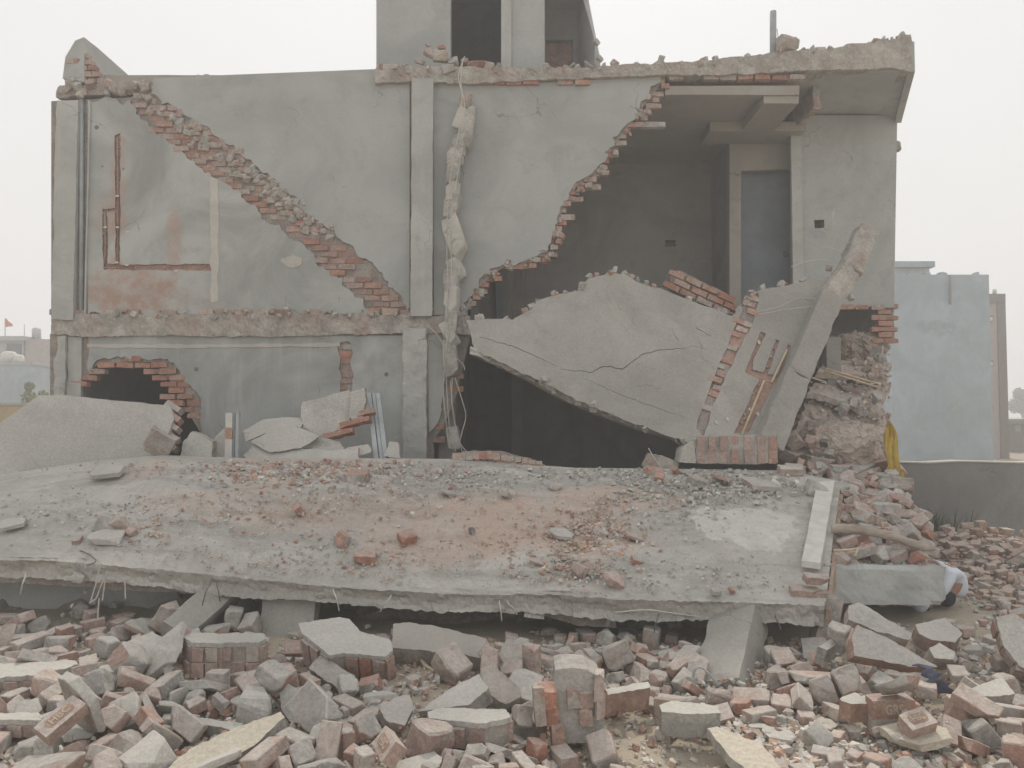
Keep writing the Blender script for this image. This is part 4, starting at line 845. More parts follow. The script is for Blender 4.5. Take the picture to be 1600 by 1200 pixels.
wall('panel', [[(548, 612), (570, 606), (572, 628), (566, 655), (552, 664), (546, 648)]], YK(-1.0, 1.7, .35), .12, [M['plaster_pale'], M['concrete_red']], pp, .35, 2, 52, 5)
bricks_in([(500, 680), (545, 662), (566, 650), (572, 630), (575, 655), (550, 674), (510, 692)], YK(-1.0, 1.7, .35), .03, pp, ['brick', 'brick_clean'], rnd, .35, (.15, .085), rot=15)
CR = [ # cracked plaster heap
 ([(392, 690), (420, 674), (460, 666), (500, 682), (470, 700), (420, 706)], 'cracked flat plaster plate on top of the heap left of the metal frame', 'plaster_pale'),
 ([(380, 712), (396, 694), (450, 700), (520, 704), (560, 700), (560, 716), (390, 720)], 'low broad plaster plate at the foot of the heap left of the metal frame', 'plaster_pale'),
 ([(380, 672), (410, 656), (440, 652), (478, 655), (470, 668), (420, 676), (384, 690)], 'thin plaster plate at the back of the heap left of the metal frame', 'plaster_pale'),
 ([(470, 690), (500, 682), (530, 690), (540, 704), (500, 708)], 'small plaster plate between heap and propped wall piece', 'concrete'),
 ([(540, 700), (575, 694), (580, 706), (560, 714), (538, 712)], 'pale block end at the foot of the metal frame', 'plaster_pale'),
 ([(600, 712), (608, 690), (622, 692), (626, 716)], 'small pale shard between metal frame and middle column', 'plaster_pale')]
for i, (poly, lab, mt) in enumerate(CR): shard('plaster_plate', poly, YK(-1.35 + .05 * i, 1.5, 1.1), .07, lab, (mt, 'concrete_red'), 1.1, seed=60 + i)
bp = thing('brick_slab', 'curved slab of bricks on edge with mortar joints lying at the back of the slab', 'masonry', P(775, 733, -1.5))
wall('mortar_core', [[(703, 716), (722, 706), (780, 706), (830, 718), (852, 728), (848, 734), (760, 734), (705, 728)]], -1.46, .25, [M['core'], M['core']], bp, 0, 1.5, 71)
for i in range(13):
    x = 712 + i * 10.8; tp = 708 + max(0, i - 5) * 2.1 - min(i, 4) * .6
    for k in range(2):
        h = (733 - tp) / 2; p = P(x + k * 3, tp + h * (k + .5), -1.47)
        inst('brick', brick_mesh(rnd.choice(['brick_dusty', 'brick_pale', 'brick']), rnd.randrange(5)), Matrix.Translation(p) @ Euler((0, R(8 + rnd.uniform(-4, 4)), R(90))).to_matrix().to_4x4() @ Matrix.Diagonal((.5, .72, h / pxm(-1.47) / BH * .92, 1)), bp)
mb = thing('masonry_block', 'striped masonry block of upright courses at the back of the slab under the leaning column', 'masonry', P(1150, 725, -1.6))
wall('mortar_core', [[(1085, 688), (1100, 682), (1215, 680), (1216, 722), (1180, 726), (1090, 724)]], -1.6, .34, [M['concrete'], M['concrete']], mb, 0, 1.2, 72)
wall('end_plate', [[(1062, 722), (1066, 702), (1086, 688), (1088, 724)]], -1.58, .3, [M['plaster_pale'], M['plaster_pale']], mb, 0, 1.2, 73)
for i, x in enumerate((1095, 1112, 1130, 1147, 1168, 1189, 1207)):
    for k in range(2):
        y = 693 + k * 20; p = P(x, y, -1.585)
        inst('brick', brick_mesh(['brick_dusty', 'brick_soft', 'brick_dusty', 'brick_soft', 'brick_pale', 'brick_dusty', 'brick_soft'][i], (k + i) % 5), Matrix.Translation(p + Vector((0, rnd.uniform(-.012, .02), 0))) @ Euler((R(rnd.uniform(-4, 4)), R(90), R(rnd.uniform(-3, 3)))).to_matrix().to_4x4() @ Matrix.Diagonal((.72, .6, 1.35 if i > 3 else 1.2, 1)), mb)
shard('wall_shard', [(1004, 728), (1014, 708), (1040, 714), (1062, 722), (1060, 734), (1008, 734)], -1.45, .1, 'reddish shard in front of the dark opening left of the striped block', ('concrete_red', 'concrete_red'), seed=9)
w_ = tube('loose_wire', curve_pts([P(1013, 700, -1.6), P(1022, 715, -1.65), P(1036, 735, -1.7)], 4), .005, M['white_wire'], None, 5); tag(w_, 'bent white wire sticking up by the reddish shard', 'wire')

# ------------------------------------------------------------------ collapsed right-hand ground storey: stacked slabs and earth
heap = thing('collapsed_bay', 'crushed earth-coloured layers of slab and masonry under the right-hand bay', 'rubble heap', P(1320, 720, 0))
def heapblob(name, c, r, mat, seed, amp=.10, n=4):
    bm = bmesh.new(); bmesh.ops.create_icosphere(bm, subdivisions=n + 2, radius=1)
    for v in bm.verts:
        q = v.co.copy(); p = Vector((q.x * r[0], q.y * r[1], q.z * r[2])); v.co = p + nv(p, 1.8, seed) * amp + nv(p, 5, seed) * amp * .5 + nv(p, 14, seed) * amp * .38 + nv(p, 34, seed) * amp * .2
    return inst(name, bm_mesh(name, bm, M[mat]), Matrix.Translation(Vector(c)), heap)
M['earthy'] = m_concrete('earth_and_dust', (.47, .395, .345), .5, .35, (.52, .46, .41))
M['earthy_dark'] = m_concrete('dark_earth', (.39, .335, .295), .4, .35, (.46, .41, .365))  # the same earth mix in a darker tone
heapblob('earth_mass', P(1330, 545, 1.7), (.52, .5, .26), 'earthy_dark', 3, .12)
heapblob('earth_mass', P(1310, 700, .7), (.62, .8, .98), 'earthy_dark', 5, .1)
heapblob('earth_mass', P(1310, 705, -.75), (.62, .55, .42), 'earthy', 8, .09)
def plate(name, pts, th, mat, amp=.02, seed=1, n=48):
    """four corners of a tilted slab"""
    a, b, c2, d = [Vector(p) for p in pts]; nrm = (b - a).cross(d - a).normalized()
    if nrm.z < 0: nrm = -nrm
    v = []; f = []
    for i in range(n + 1):
        for j in range(n + 1):
            p = a.lerp(b, i / n).lerp(d.lerp(c2, i / n), j / n); e = (i in (0, n)) or (j in (0, n))
            v.append(p + nrm * (nz(p, 3, seed) * amp * 1.5 + nz(p, 9, seed) * amp + nz(p, 28, seed) * amp * .7) + (nv(p, 7, seed) * amp * 1.6 if e else Vector()))
    m = n + 1
    for i in range(n):
        for j in range(n): f.append((i * m + j, i * m + j + 1, (i + 1) * m + j + 1, (i + 1) * m + j))
    N = len(v); rim = [(0, j) for j in range(n)] + [(i, n) for i in range(n)] + [(n, j) for j in range(n, 0, -1)] + [(i, 0) for i in range(n, 0, -1)]
    for (i, j) in rim: q = v[i * m + j] - nrm * th; v.append(q + nv(q, 9, seed) * amp)
    k = len(rim)
    for s in range(k):
        a1, b1 = rim[s], rim[(s + 1) % k]; f.append((a1[0] * m + a1[1], b1[0] * m + b1[1], N + (s + 1) % k, N + s))
    f.append(tuple(range(N, N + k)))
    return mesh_ob(name, v, f, M[mat], heap)
plate('earth_slab', [P(1262, 622, -.1), P(1392, 650, .4), P(1385, 722, -.9), P(1225, 706, -1.2)], .14, 'earthy', .03, 3)
plate('earth_slab', [P(1272, 598, .2), P(1392, 600, .7), P(1372, 646, -.05), P(1262, 612, -.35)], .08, 'concrete_red', .018, 6)
plate('earth_slab', [P(1290, 562, .6), P(1394, 566, 1.0), P(1388, 590, .4), P(1280, 580, .1)], .08, 'earthy', .02, 9)
for (a, b) in (((1284, 574), (1374, 600)), ((1290, 580), (1376, 606)), ((1268, 590), (1288, 596))): tube('conduit', [P(*a, -.15), P(*b, .05)], .012, M['pvc'], heap, 6)
for i in range(90):
    x, y = rnd.uniform(1262, 1390), rnd.uniform(545, 712)
    if y > 690 and x < 1250: continue
    Y = .9 - (y - 540) / 180 * 2.0 - .05
    put_chunk('mortar_lump', rnd.choice(['concrete', 'earthy', 'earthy_dark', 'concrete_red']), rnd.choice((0, 1, 2)), rnd.randrange(6), P(x, y, Y), [rnd.uniform(0, 360) for _ in range(3)], rnd.choice((.25, .35, .5, .7, .9)), heap)
t = NT('yellow_cloth'); t.bump(t.noise(14, 3, .6), .5, .02); M['yellow'] = t.col(t.mix(t.step(t.noise(7, 4, .6), .35, .7), (.40, .27, .045), (.52, .37, .08)))
cl = []; cf = []
for i in range(25):
    y = 660 + 86 * i / 24; xl = 1386 - 6 * math.sin(i / 24 * 2) + max(0, i - 12) * 1.1; w = 5 + 17 * math.sin(i / 24 * 2.6) ** .8 + (2 if i > 20 else 0)
    for j in range(9):
        p = P(xl + w * j / 8, y + 3 * math.sin(j * 1.3 + i * .2), -1.5 - i * .008); p.y += .035 * math.sin(j * 1.9 + i * .35); cl.append(p)
for i in range(24):
    for j in range(8): cf.append((i * 9 + j, i * 9 + j + 1, (i + 1) * 9 + j + 1, (i + 1) * 9 + j))
cloth = mesh_ob('yellow_cloth', cl, cf, M['yellow'], None, True); md = cloth.modifiers.new('thickness', 'SOLIDIFY'); md.thickness = .006
tag(cloth, 'torn yellow cloth hanging down the right edge of the heap', 'cloth')

# right-hand block with its pile of bricks
rbk = thing('fallen_beam_block', 'grey plastered beam block carrying a heap of bricks beside the slab end', 'concrete block', P(1390, 945, -3.6))
A = P(1292, 888, -3.75); 
mbk = [(1290, 884), (1380, 888), (1478, 888, S), (1482, 912, S), (1480, 944), (1400, 948), (1340, 940), (1288, 930)]
rbox('beam', (P(1290, 916, -3.62) + P(1481, 916, -3.62)) / 2 + Vector((0, .15, 0)), ((P(1481, 916, -3.62) - P(1290, 916, -3.62)).x, .3, .335), (-4, 1.2, 0), .04, .012, M['plaster_ground'], rbk, 81, .03)
plate2 = plate('debris_bed', [P(1305, 748, -1.5), P(1400, 750, -1.5), P(1452, 886, -3.5), P(1292, 886, -3.6)], .35, 'earthy', .03, 12); plate2.parent = rbk; plate2.matrix_parent_inverse = WM[rbk.name].inverted()
PB = [ # x y material kind size rot label
 (1340, 728, 'plaster_pale', 2, 1.9, (25, -20, 30), 'tilted pale flat stone at the top of the brick heap'), (1300, 714, 'concrete', 3, .9, (10, 20, 50), 'dusty brick end behind the tilted pale stone'), (1315, 706, 'brick_clean', 0, .6, (0, 10, 10), 'orange brick bit at the crest of the right heap'),
 (1290, 700, 'metal', 3, .8, (20, 40, 60), 'dark angular piece at the crest of the right heap'), (1381, 730, 'brick_clean', 1, .9, (0, 20, 10), 'red lump under the yellow cloth'), (1395, 742, 'brick_pale', 1, .8, (10, 10, 60), 'pinkish lump at the foot of the yellow cloth'),
 (1342, 750, 'brick_clean', 0, 1.0, (10, 20, 20), 'red brick high in the heap beside the plank'), (1355, 757, 'brick', 0, 1.0, (0, 25, 40), 'brick half right of the red brick high in the heap'), (1385, 757, 'concrete', 1, 1.5, (0, 0, 10), 'large grey lump on the upper right of the heap'), (1412, 770, 'concrete_red', 1, 1.3, (0, 20, 60), 'brownish lump at the right brow of the heap'),
 (1365, 768, 'brick_clean', 0, .8, (30, 20, 70), 'orange brick corner in the middle of the heap'), (1330, 775, 'concrete', 1, 1.2, (0, 20, 0), 'grey lump next to the plank end'), (1340, 787, 'brick_dusty', 3, .9, (0, 15, -20), 'dusty brick lying beside the plank'), (1368, 790, 'brick_pale', 0, 1.2, (0, 5, 5), 'flat pinkish brick in the middle of the heap'), (1398, 783, 'concrete', 2, 1.2, (10, 15, 20), 'grey plate in the middle right of the heap'),
 (1417, 798, 'brick_pale', 3, 1.05, (35, 25, 35), 'big tilted tan brick on the right brow of the heap'), (1340, 808, 'brick_clean', 3, 1.0, (0, 10, 15), 'grey-topped brick with red end in the left of the heap'), (1380, 812, 'concrete', 1, 1.6, (0, 5, 15), 'large layered grey lump in the middle of the heap'), (1442, 815, 'brick_pale', 0, 1.0, (0, 30, 20), 'tan brick piece near the right rim of the heap'),
 (1442, 832, 'plaster_pale', 1, .8, (0, 10, 10), 'pale lump on the right rim above the branch'), (1420, 835, 'concrete', 1, .9, (10, 0, 40), 'grey block just above the bare branch'), (1395, 828, 'brick_dusty', 0, .9, (20, 20, 10), 'dusty brick half above the middle of the branch'), (1325, 845, 'earthy_dark', 1, 1.3, (0, 0, 10), 'dark lump under the upper end of the branch'), (1355, 850, 'concrete', 1, 1.2, (60, 10, 10), 'grey rounded lump below the branch'), (1405, 862, 'brick_pale', 0, 1.1, (0, 15, 20), 'pink brick below the lower branch end'), (1440, 868, 'brick_pale', 3, 1.1, (0, 20, 10), 'long tan brick at the lower right corner of the heap'),
 (1372, 870, 'plaster_pale', 2, .6, (10, 0, 10), 'small square pale tile on the block edge'), (1405, 875, 'concrete', 1, .7, (0, 0, 50), 'small grey lump on the block edge'), (1450, 845, 'brick_clean', 0, .8, (0, 40, 10), 'red brick end at the tip of the branch'), (1430, 855, 'brick_pale', 0, .9, (30, 10, 80), 'tan piece just under the branch tip'),
 (1312, 738, 'concrete', 1, 1.2, (0, 0, 0), 'grey lump at the upper plank end'), (1280, 728, 'concrete_red', 1, 1.5, (0, 10, 0), 'pink and grey lump behind the plank at the slab corner'), (1310, 760, 'concrete', 1, 1.0, (0, 30, 0), 'small grey lump hugging the plank')]
for (x, y, mt, kd, s, ro, lab) in PB:
    Y = -1.45 - (y - 745) / 143.0 * 2.15; o = put_chunk('loose_brick' if 'brick' in mt and kd in (0, 3) else 'rubble_lump', mt, kd, int(x + y) % 6, P(x, y, min(Y, -1.2)) + Vector((0, 0, .07 if y > 760 else .03)), ro, s * 1.12)
    tag(o, lab, 'brick' if 'brick' in lab else 'rubble', 'pieces heaped beside the slab end')
br = tube('bare_branch', curve_pts([P(1300, 826, -3.15), P(1345, 828, -3.3), P(1400, 840, -3.45), P(1440, 855, -3.55), P(1461, 856, -3.6)], 6), [.05 - .001 * i for i in range(25)], M['pole'], None, 9); tag(br, 'bare crooked wooden pole lying across the heap beside the slab', 'pole')
st = tube('bent_stick', [P(1302, 860, -3.5), P(1330, 859, -3.55), P(1340, 857, -3.55), P(1336, 869, -3.6)], .012, M['pvc'], None, 6); tag(st, 'thin bent cream stick poking out below the bare pole', 'stick')

r5 = random.Random(21); pl = []
for i in range(44):          # bits spilling from the crushed bay towards the slab end
    x, y = r5.uniform(1238, 1396), r5.uniform(676, 752); put_chunk('mortar_lump', r5.choice(['concrete', 'earthy', 'concrete_red', 'brick_soft', 'plaster_pale', 'brick_dusty']), r5.choice((0, 1, 1, 2)), i % 6, P(x, y, -1.0 - (y - 676) / 76 * .45), [r5.uniform(0, 360) for _ in range(3)], r5.choice((.4, .6, .8, 1.1)), heap)
SPOT = ['near the crest', 'in the upper part', 'halfway down', 'in the lower part', 'on the block edge']
for i in range(74):          # more pieces that fill the heap
    f_ = (i + r5.random()) / 74; y = 748 + f_ * 132; xr = 1400 + f_ * 58; x = r5.uniform(1312, xr); mt, kd = r5.choice((('brick_dusty', 0), ('brick_pale', 0), ('concrete', 1), ('concrete_pink', 1), ('brick_soft', 3), ('plaster_pale', 1), ('brick_clean', 0), ('brick_dusty', 3))); sz = r5.choice((.7, .9, 1.1, 1.3))
    o = put_chunk('loose_brick' if kd in (0, 3) else 'rubble_lump', mt, kd, i % 6, P(x, y, -1.5 - (y - 745) / 143.0 * 2.15) + Vector((0, 0, r5.uniform(.02, .10))), [r5.uniform(-40, 40), r5.uniform(-40, 40), r5.uniform(0, 360)], sz)
    tag(o, '%s %s %s %s of the slab-end heap, %s' % ('small' if sz < .8 else 'big' if sz > 1.2 else 'middling', {'brick_dusty': 'dust-grey', 'brick_pale': 'tan', 'concrete': 'grey', 'concrete_pink': 'pinkish grey', 'brick_soft': 'dull red', 'plaster_pale': 'pale', 'brick_clean': 'bright red'}[mt], 'brick' if kd in (0, 3) else 'lump', SPOT[min(4, int(f_ * 5))], 'next to the plank' if x < 1345 else 'in its middle' if x < 1395 else 'on its outer brow'), 'brick' if kd in (0, 3) else 'rubble', 'pieces heaped beside the slab end')
for i in range(800):        # grit over the crushed layers and the debris bed
    if i % 2: x, y = r5.uniform(1240, 1392), r5.uniform(560, 716); q = P(x, y, .85 - (y - 540) / 180 * 2.0)
    else: x = r5.uniform(1300, 1470); y = r5.uniform(752, 884); q = P(x, y, -1.42 - (y - 745) / 143.0 * 2.15)
    if x > 1392 + (y - 750) * .55 and y > 740: continue
    pl.append((q.x, q.y, q.z + .01, r5.choice((.02, .03, .04, .06, .09)), r5.choice((0, 0, 1, 2, 3))))
chips('heap_rubble', pl, [M['chip_grey'], M['chip_pale'], M['chip_red'], M['chip_tan']], 'small broken bits filling the heap beside and behind the slab end')

# ------------------------------------------------------------------ big pieces of the foreground rubble
def Yg(py, z=.12): return (1.9 - z) * 1200.0 / (py - 650) - 10.4
def on_plane(px, py, p0, n):
    d = ray(px, py); return CAM + d * ((p0 - CAM).dot(n) / d.dot(n))
def hero(name, poly, base, n, th, label, mats=('plaster_pale', 'concrete_red'), cat='masonry', bricks=0, amp=1.5, seed=1, zb=.08, rows=1, bm=('brick_dusty', 'brick_pale', 'brick_soft')):
    """a broken piece of wall: its plastered face is the outline, its thickness goes inward; real bricks in the broken edge"""
    n = Vector(n).normalized(); cx = sum(p[0] for p in poly) / len(poly); cy2 = sum(p[1] for p in poly) / len(poly)
    lowest = max(p[1] for p in poly); Y = Yg(base, zb)
    p0 = P(sum(p[0] for p in poly if p[1] > lowest - 4) / sum(1 for p in poly if p[1] > lowest - 4), lowest, Y)
    W = [on_plane(x, y, p0, n) for x, y in ragged(poly, amp, 6, seed)]
    if bricks:
        root = thing(name, label, cat, on_plane(cx, cy2, p0, n) - n * th, 'big broken pieces in the foreground rubble')
        extrude('plaster_face', [W], -n * .03, [M[mats[0]], M[mats[0]]], root)
        c0 = sum(W, Vector()) / len(W); Wc = [c0 + (w - c0) * .93 - n * .03 for w in W]
        extrude('mortar_core', [Wc], -n * (th - .03), [M[mats[1]], M[mats[1]]], root)
        Q = [on_plane(x, y, p0, n) for x, y in poly]; rr = random.Random(seed)
        for a, b in zip(Q, Q[1:] + Q[:1]):
            e = b - a; L = e.length; e.normalize(); out = e.cross(n); mid = (a + b) / 2
            if out.dot(mid - c0) < 0: out = -out
            if out.y > .35 or L < .07: continue
            k = max(1, int(L / (BH + .012)))
            for r in range(rows):
                hh = (th - .035) / rows
                for i in range(k):
                    if rr.random() > .88: continue
                    q = a + e * (L * (i + .5) / k) - out * (.5 * BL * .6 - .012 + rr.uniform(-.012, .012)) - n * (.032 + hh * (r + .5))
                    Mx = Matrix((out, n, e)).transposed().to_4x4()
                    inst('brick', brick_mesh(rr.choice(bm), rr.randrange(5)), Matrix.Translation(q) @ Mx @ Euler((rr.uniform(-.05, .05),) * 3).to_matrix().to_4x4() @ Matrix.Diagonal((.6, hh / BW * .97, min(1.15, L / k / BH * .93), 1)), root)
        return root
    o = extrude(name, [W], -n * th, [M[mats[0]], M[mats[1]]], None); return tag(o, label, cat, 'big broken pieces in the foreground rubble')
HEROES = [
 ('masonry_block', [(284, 994), (300, 988), (413, 990), (416, 998), (405, 1004), (300, 1004)], 1052, (0, -.02, 1), .24, 'flat-topped masonry block with two rows of bricks in its front edge', dict(bricks=1, rows=2, zb=.1)),
 ('masonry_block', [(466, 974), (530, 964), (546, 967), (562, 986), (610, 1000), (614, 1016), (602, 1026), (538, 1020), (515, 1024), (498, 1010), (472, 990)], 1066, (0, -.42, .9), .27, 'biggest boulder of masonry with pale sloping face in front of the slab', dict(bricks=1, rows=1, zb=.1, bm=('brick_dusty', 'brick_dusty', 'brick_dusty', 'brick_clean'))),
 ('wall_slab', [(614, 975), (640, 972), (700, 982), (760, 998), (768, 1018), (773, 1030), (700, 1020), (612, 1012)], 1048, (0, -.5, .87), .17, 'reddish-grey wall slab half under the fallen roof right of the biggest boulder', dict(mats=('plaster_warm', 'concrete_red'), zb=.1)),
 ('plaster_plate', [(175, 1020), (195, 1004), (238, 986), (262, 1004), (266, 1020), (246, 1036), (228, 1045), (195, 1034)], 1050, (.1, -.6, .8), .07, 'pale four-sided plaster plate left of the flat-topped masonry block', {}),
 ('wall_slab', [(-25, 1046), (0, 1036), (118, 1032), (122, 1038), (60, 1054), (-25, 1060)], 1078, (0, -.12, 1), .11, 'flat pale wall slab with brick edge at the left picture edge', dict(bricks=1)),
 ('plaster_plate', [(653, 1112), (700, 1078), (748, 1053), (763, 1075), (735, 1100), (668, 1110)], 1122, (-.25, -.45, .85), .11, 'long pale plate tilted up to the right, leaning on the flat slab below', dict(mats=('plaster_pale', 'concrete'))),
 ('wall_slab', [(668, 1112), (690, 1106), (790, 1108), (798, 1120), (760, 1130), (700, 1126), (670, 1122)], 1162, (0, -.06, 1), .15, 'flat slab with pale top and red brick corner below the tilted long plate', dict(bricks=1)),
 ('broken_block', [(752, 1046), (768, 1038), (812, 1074), (815, 1088), (790, 1100), (756, 1082)], 1104, (.25, -.55, .8), .2, 'square pink-topped block right of the tilted long plate', dict(mats=('concrete_red', 'concrete'))),
 ('wall_slab', [(255, 1206), (300, 1168), (370, 1136), (438, 1112), (445, 1120), (405, 1158), (345, 1196), (300, 1222)], 1225, (-.08, -.32, .94), .1, 'long sunlit cream wall slab slanting up from the bottom edge', dict(mats=('cream', 'concrete'))),
 ('wall_slab', [(1331, 996), (1340, 976), (1400, 1004), (1465, 1042), (1420, 1042), (1380, 1032), (1335, 1024)], 1046, (.02, -.8, .55), .13, 'long brick wall slab on edge, orange broken rim up, right of the slab end', dict(mats=('plaster_pale', 'brick_rim'), zb=.15)),
 ('broken_wall_end', [(1556, 964), (1582, 958), (1622, 985), (1622, 1056), (1592, 1040), (1568, 1008)], 1068, (-.35, -.8, .5), .24, 'big leaning wall end with pale face at the right picture edge', dict(bricks=1)),
 ('broken_block', [(1030, 1102), (1048, 1095), (1122, 1102), (1126, 1114), (1080, 1116), (1034, 1112)], 1144, (0, -.12, 1), .14, 'oblong pale-topped block on the sand left of the slanting column foot', dict(mats=('plaster_pale', 'concrete'))),
 ('brick_block', [(945, 1076), (1012, 1065), (1016, 1074), (950, 1086)], 1112, (.05, -.15, 1), .14, 'brick block with red flank behind the tall masonry stump', dict(mats=('plaster_pale', 'brick_rim'))),
 ('plaster_plate', [(1105, 1138), (1120, 1135), (1192, 1164), (1222, 1202), (1180, 1212), (1140, 1182)], 1218, (0, -.2, .97), .06, 'cream sunlit plaster plate lying flat on the sand', dict(mats=('cream', 'concrete'), zb=.02)),
 ('plaster_plate', [(592, 1106), (616, 1090), (640, 1085), (646, 1108), (632, 1134), (604, 1126)], 1138, (.2, -.62, .75), .09, 'warm grey plate with dark red edge above the stamped brick', {}),
 ('wall_slab', [(-20, 1114), (60, 1113), (68, 1120), (66, 1126), (-20, 1124)], 1150, (0, -.1, 1), .1, 'low brick-edged slab at the left edge beside the stamped brick', dict(bricks=1)),
 ('plaster_plate', [(436, 1082), (450, 1068), (486, 1108), (482, 1128), (456, 1130), (440, 1110)], 1134, (-.3, -.75, .55), .1, 'rounded grey plate standing on edge left of the cracked plate', {}),
 ('plaster_plate', [(484, 1078), (498, 1070), (530, 1104), (524, 1112), (500, 1100)], 1116, (.3, -.55, .75), .05, 'thin grey triangle beside the rounded upright plate', {}),
 ('plaster_plate', [(66, 1116), (100, 1106), (132, 1112), (160, 1136), (142, 1152), (100, 1160), (74, 1150)], 1164, (0, -.35, .93), .07, 'smooth pale plate that carries the tilted stamped brick', {}),
 ('wall_slab', [(386, 1050), (400, 1046), (456, 1046), (462, 1054), (440, 1056), (388, 1055)], 1080, (0, -.04, 1), .13, 'narrow masonry slab with brick edge below the flat-topped block', dict(bricks=1)),
 ('wall_slab', [(482, 1044), (500, 1024), (555, 1056), (552, 1070), (530, 1078)], 1082, (-.1, -.6, .78), .1, 'mortar-smeared slab with red right end under the biggest boulder', dict(mats=('concrete_red', 'concrete_red'))),
 ('plaster_plate', [(1430, 976), (1476, 965), (1504, 990), (1492, 1004), (1456, 1000), (1436, 990)], 1012, (0, -.5, .86), .13, 'rounded pale plate right of the orange-rimmed slab', dict(zb=.15)),
 ('broken_block', [(1452, 1012), (1468, 1004), (1492, 1018), (1490, 1030), (1460, 1028)], 1034, (.1, -.6, .8), .12, 'grey block with red side below the rounded pale plate', dict(zb=.13)),
 ('wall_slab', [(1515, 1076), (1548, 1064), (1566, 1058), (1586, 1084), (1562, 1088), (1520, 1086)], 1100, (0, -.4, .9), .1, 'pale slab with red ends below the leaning wall end', {}),
 ('concrete_prism', [(1278, 1010), (1330, 980), (1342, 986), (1292, 1016)], 1034, (.1, -.35, .93), .14, 'square-cut concrete length beside the dark gap under the slab end', dict(mats=('plaster_pale', 'concrete'), zb=.12)),
 ('concrete_prism', [(1326, 946), (1344, 941), (1425, 990), (1420, 1000), (1365, 984), (1326, 968)], 1004, (.1, -.55, .8), .1, 'dusty grey length of beam behind the orange-rimmed slab', dict(mats=('concrete', 'concrete_red'), zb=.18)),
 ('broken_block', [(1312, 1092), (1335, 1082), (1370, 1090), (1362, 1098), (1330, 1100)], 1128, (0, -.2, 1), .12, 'white-topped block with red flank left of the lettered bricks', dict(mats=('plaster_pale', 'brick_rim'))),
 ('broken_block', [(20, 1120), (30, 1096), (60, 1090), (66, 1108), (55, 1122)], 1126, (.1, -.6, .8), .1, 'white faceted lump between the two brick-edged slabs at the left', dict(mats=('plaster_pale', 'concrete'))),
 ('wall_slab', [(300, 1128), (306, 1120), (380, 1130), (372, 1142)], 1150, (0, -.3, .95), .08, 'grey plate behind the upper end of the long cream slab', dict(mats=('plaster_pale', 'concrete'))),
]
M['brick_rim'] = m_concrete('broken_brick_rim', (.44, .30, .24), .45, .5)
HEROES.sort(key=lambda h: h[2])
for i, (nm, poly, base, n, th, lab, kw) in enumerate(HEROES): hero(nm, poly, base, n, th, lab, seed=300 + i, **kw)
# tall stump of brickwork standing in the middle
YS = Yg(1162, .02); stump = thing('masonry_stump', 'tall standing stump of brickwork with pale mortar faces on the sand', 'masonry', P(900, 1160, YS), 'big broken pieces in the foreground rubble')
wall('mortar_core', [[(868, 1048), (880, 1044), (918, 1046), (940, 1060), (944, 1105), (942, 1160), (884, 1162), (872, 1134), (868, 1090)]], YS, .26, [M['plaster_pale'], M['concrete']], stump, -.06, 1.5, 91, 5)
for (x, y, w, h, mt) in ((855, 1087, .11, .105, 'brick_clean'), (857, 1114, .11, .105, 'brick_clean'), (871, 1144, .075, .13, 'brick'), (896, 1086, .085, .11, 'brick_dusty'), (915, 1088, .075, .10, 'brick_pale'), (916, 1114, .075, .10, 'brick_pale'), (936, 1072, .055, .16, 'brick_dusty'), (935, 1098, .05, .14, 'brick_dusty'), (842, 1100, .06, .2, 'brick_dusty')):
    inst('brick', brick_mesh(mt, int(x) % 5), Matrix.Translation(P(x, y, YS + .035 + rnd.uniform(-.02, .02) - .06 * .5)) @ Euler((rnd.uniform(-.12, .12), rnd.uniform(-.1, .1), rnd.uniform(-.16, .16))).to_matrix().to_4x4() @ Matrix.Diagonal((w / BL, 1.2, h / BH, 1)), stump)
# bricks with their maker's letters
def lettered(name, text, loc, rot, sc, mat, label, face='top', size=.055):
    Mx = Matrix.LocRotScale(Vector(loc), Euler([R(a) for a in rot]), Vector(sc)); o = inst(name, brick_mesh(mat, 2), Mx); tag(o, label, 'brick', 'lettered bricks')
    t_ = bpy.data.curves.new('lettering', 'FONT'); t_.body = text; t_.size = size; t_.extrude = .004; t_.align_x = 'CENTER'; t_.align_y = 'CENTER'; t_.offset = .0015; t_.materials.append(M['letter'])
    tmp = bpy.data.objects.new('lettering', t_); me = bpy.data.meshes.new_from_object(tmp); bpy.data.objects.remove(tmp)
    q = bpy.data.objects.new('lettering', me); COL.objects.link(q); q.parent = o
    q.matrix_basis = Matrix.Translation((0, 0, BH / 2 + .001)) if face == 'top' else (Matrix.Translation((0, -BW / 2 - .001, 0)) @ Matrix.Rotation(R(90), 4, 'X'))
    fr = [Vector((math.cos(a) * .02 + (.055 if math.cos(a) > 0 else -.055), math.sin(a) * .03, BH / 2 + .0005)) for a in [k * math.pi / 8 + .01 for k in range(16)]]
    if face != 'top': fr = [Matrix.Rotation(R(90), 3, 'X') @ v for v in fr]; fr = [Vector((v.x, -BW / 2 - .0005, v.z)) for v in fr]
    nn = Vector((0, 0, .0016)) if face == 'top' else Vector((0, -.0016, 0))
    f_ = loft('frog', [fr, [v + nn for v in fr]], M['frog']); f_.parent = o
    return o
M['letter'] = m_plain('letter_relief', (.46, .37, .30), .9, .1, 20); M['frog'] = m_plain('stamped_frog', (.33, .23, .18), .9, .15, 20)
lettered('lettered_brick', 'HBC', P(608, 1166, Yg(1190, .14)), (52, 0, -68), (1, 1, 1), 'brick_pale', 'pinkish brick stamped with letters, tilted up in the middle foreground')
lettered('lettered_brick', 'HBC', P(96, 1134, Yg(1160, .16)) + Vector((0, 0, .03)), (18, -28, 58), (1, 1, 1), 'brick_pale', 'dusty stamped brick lying on the smooth pale plate at the left')
YB = Yg(1152, .02)
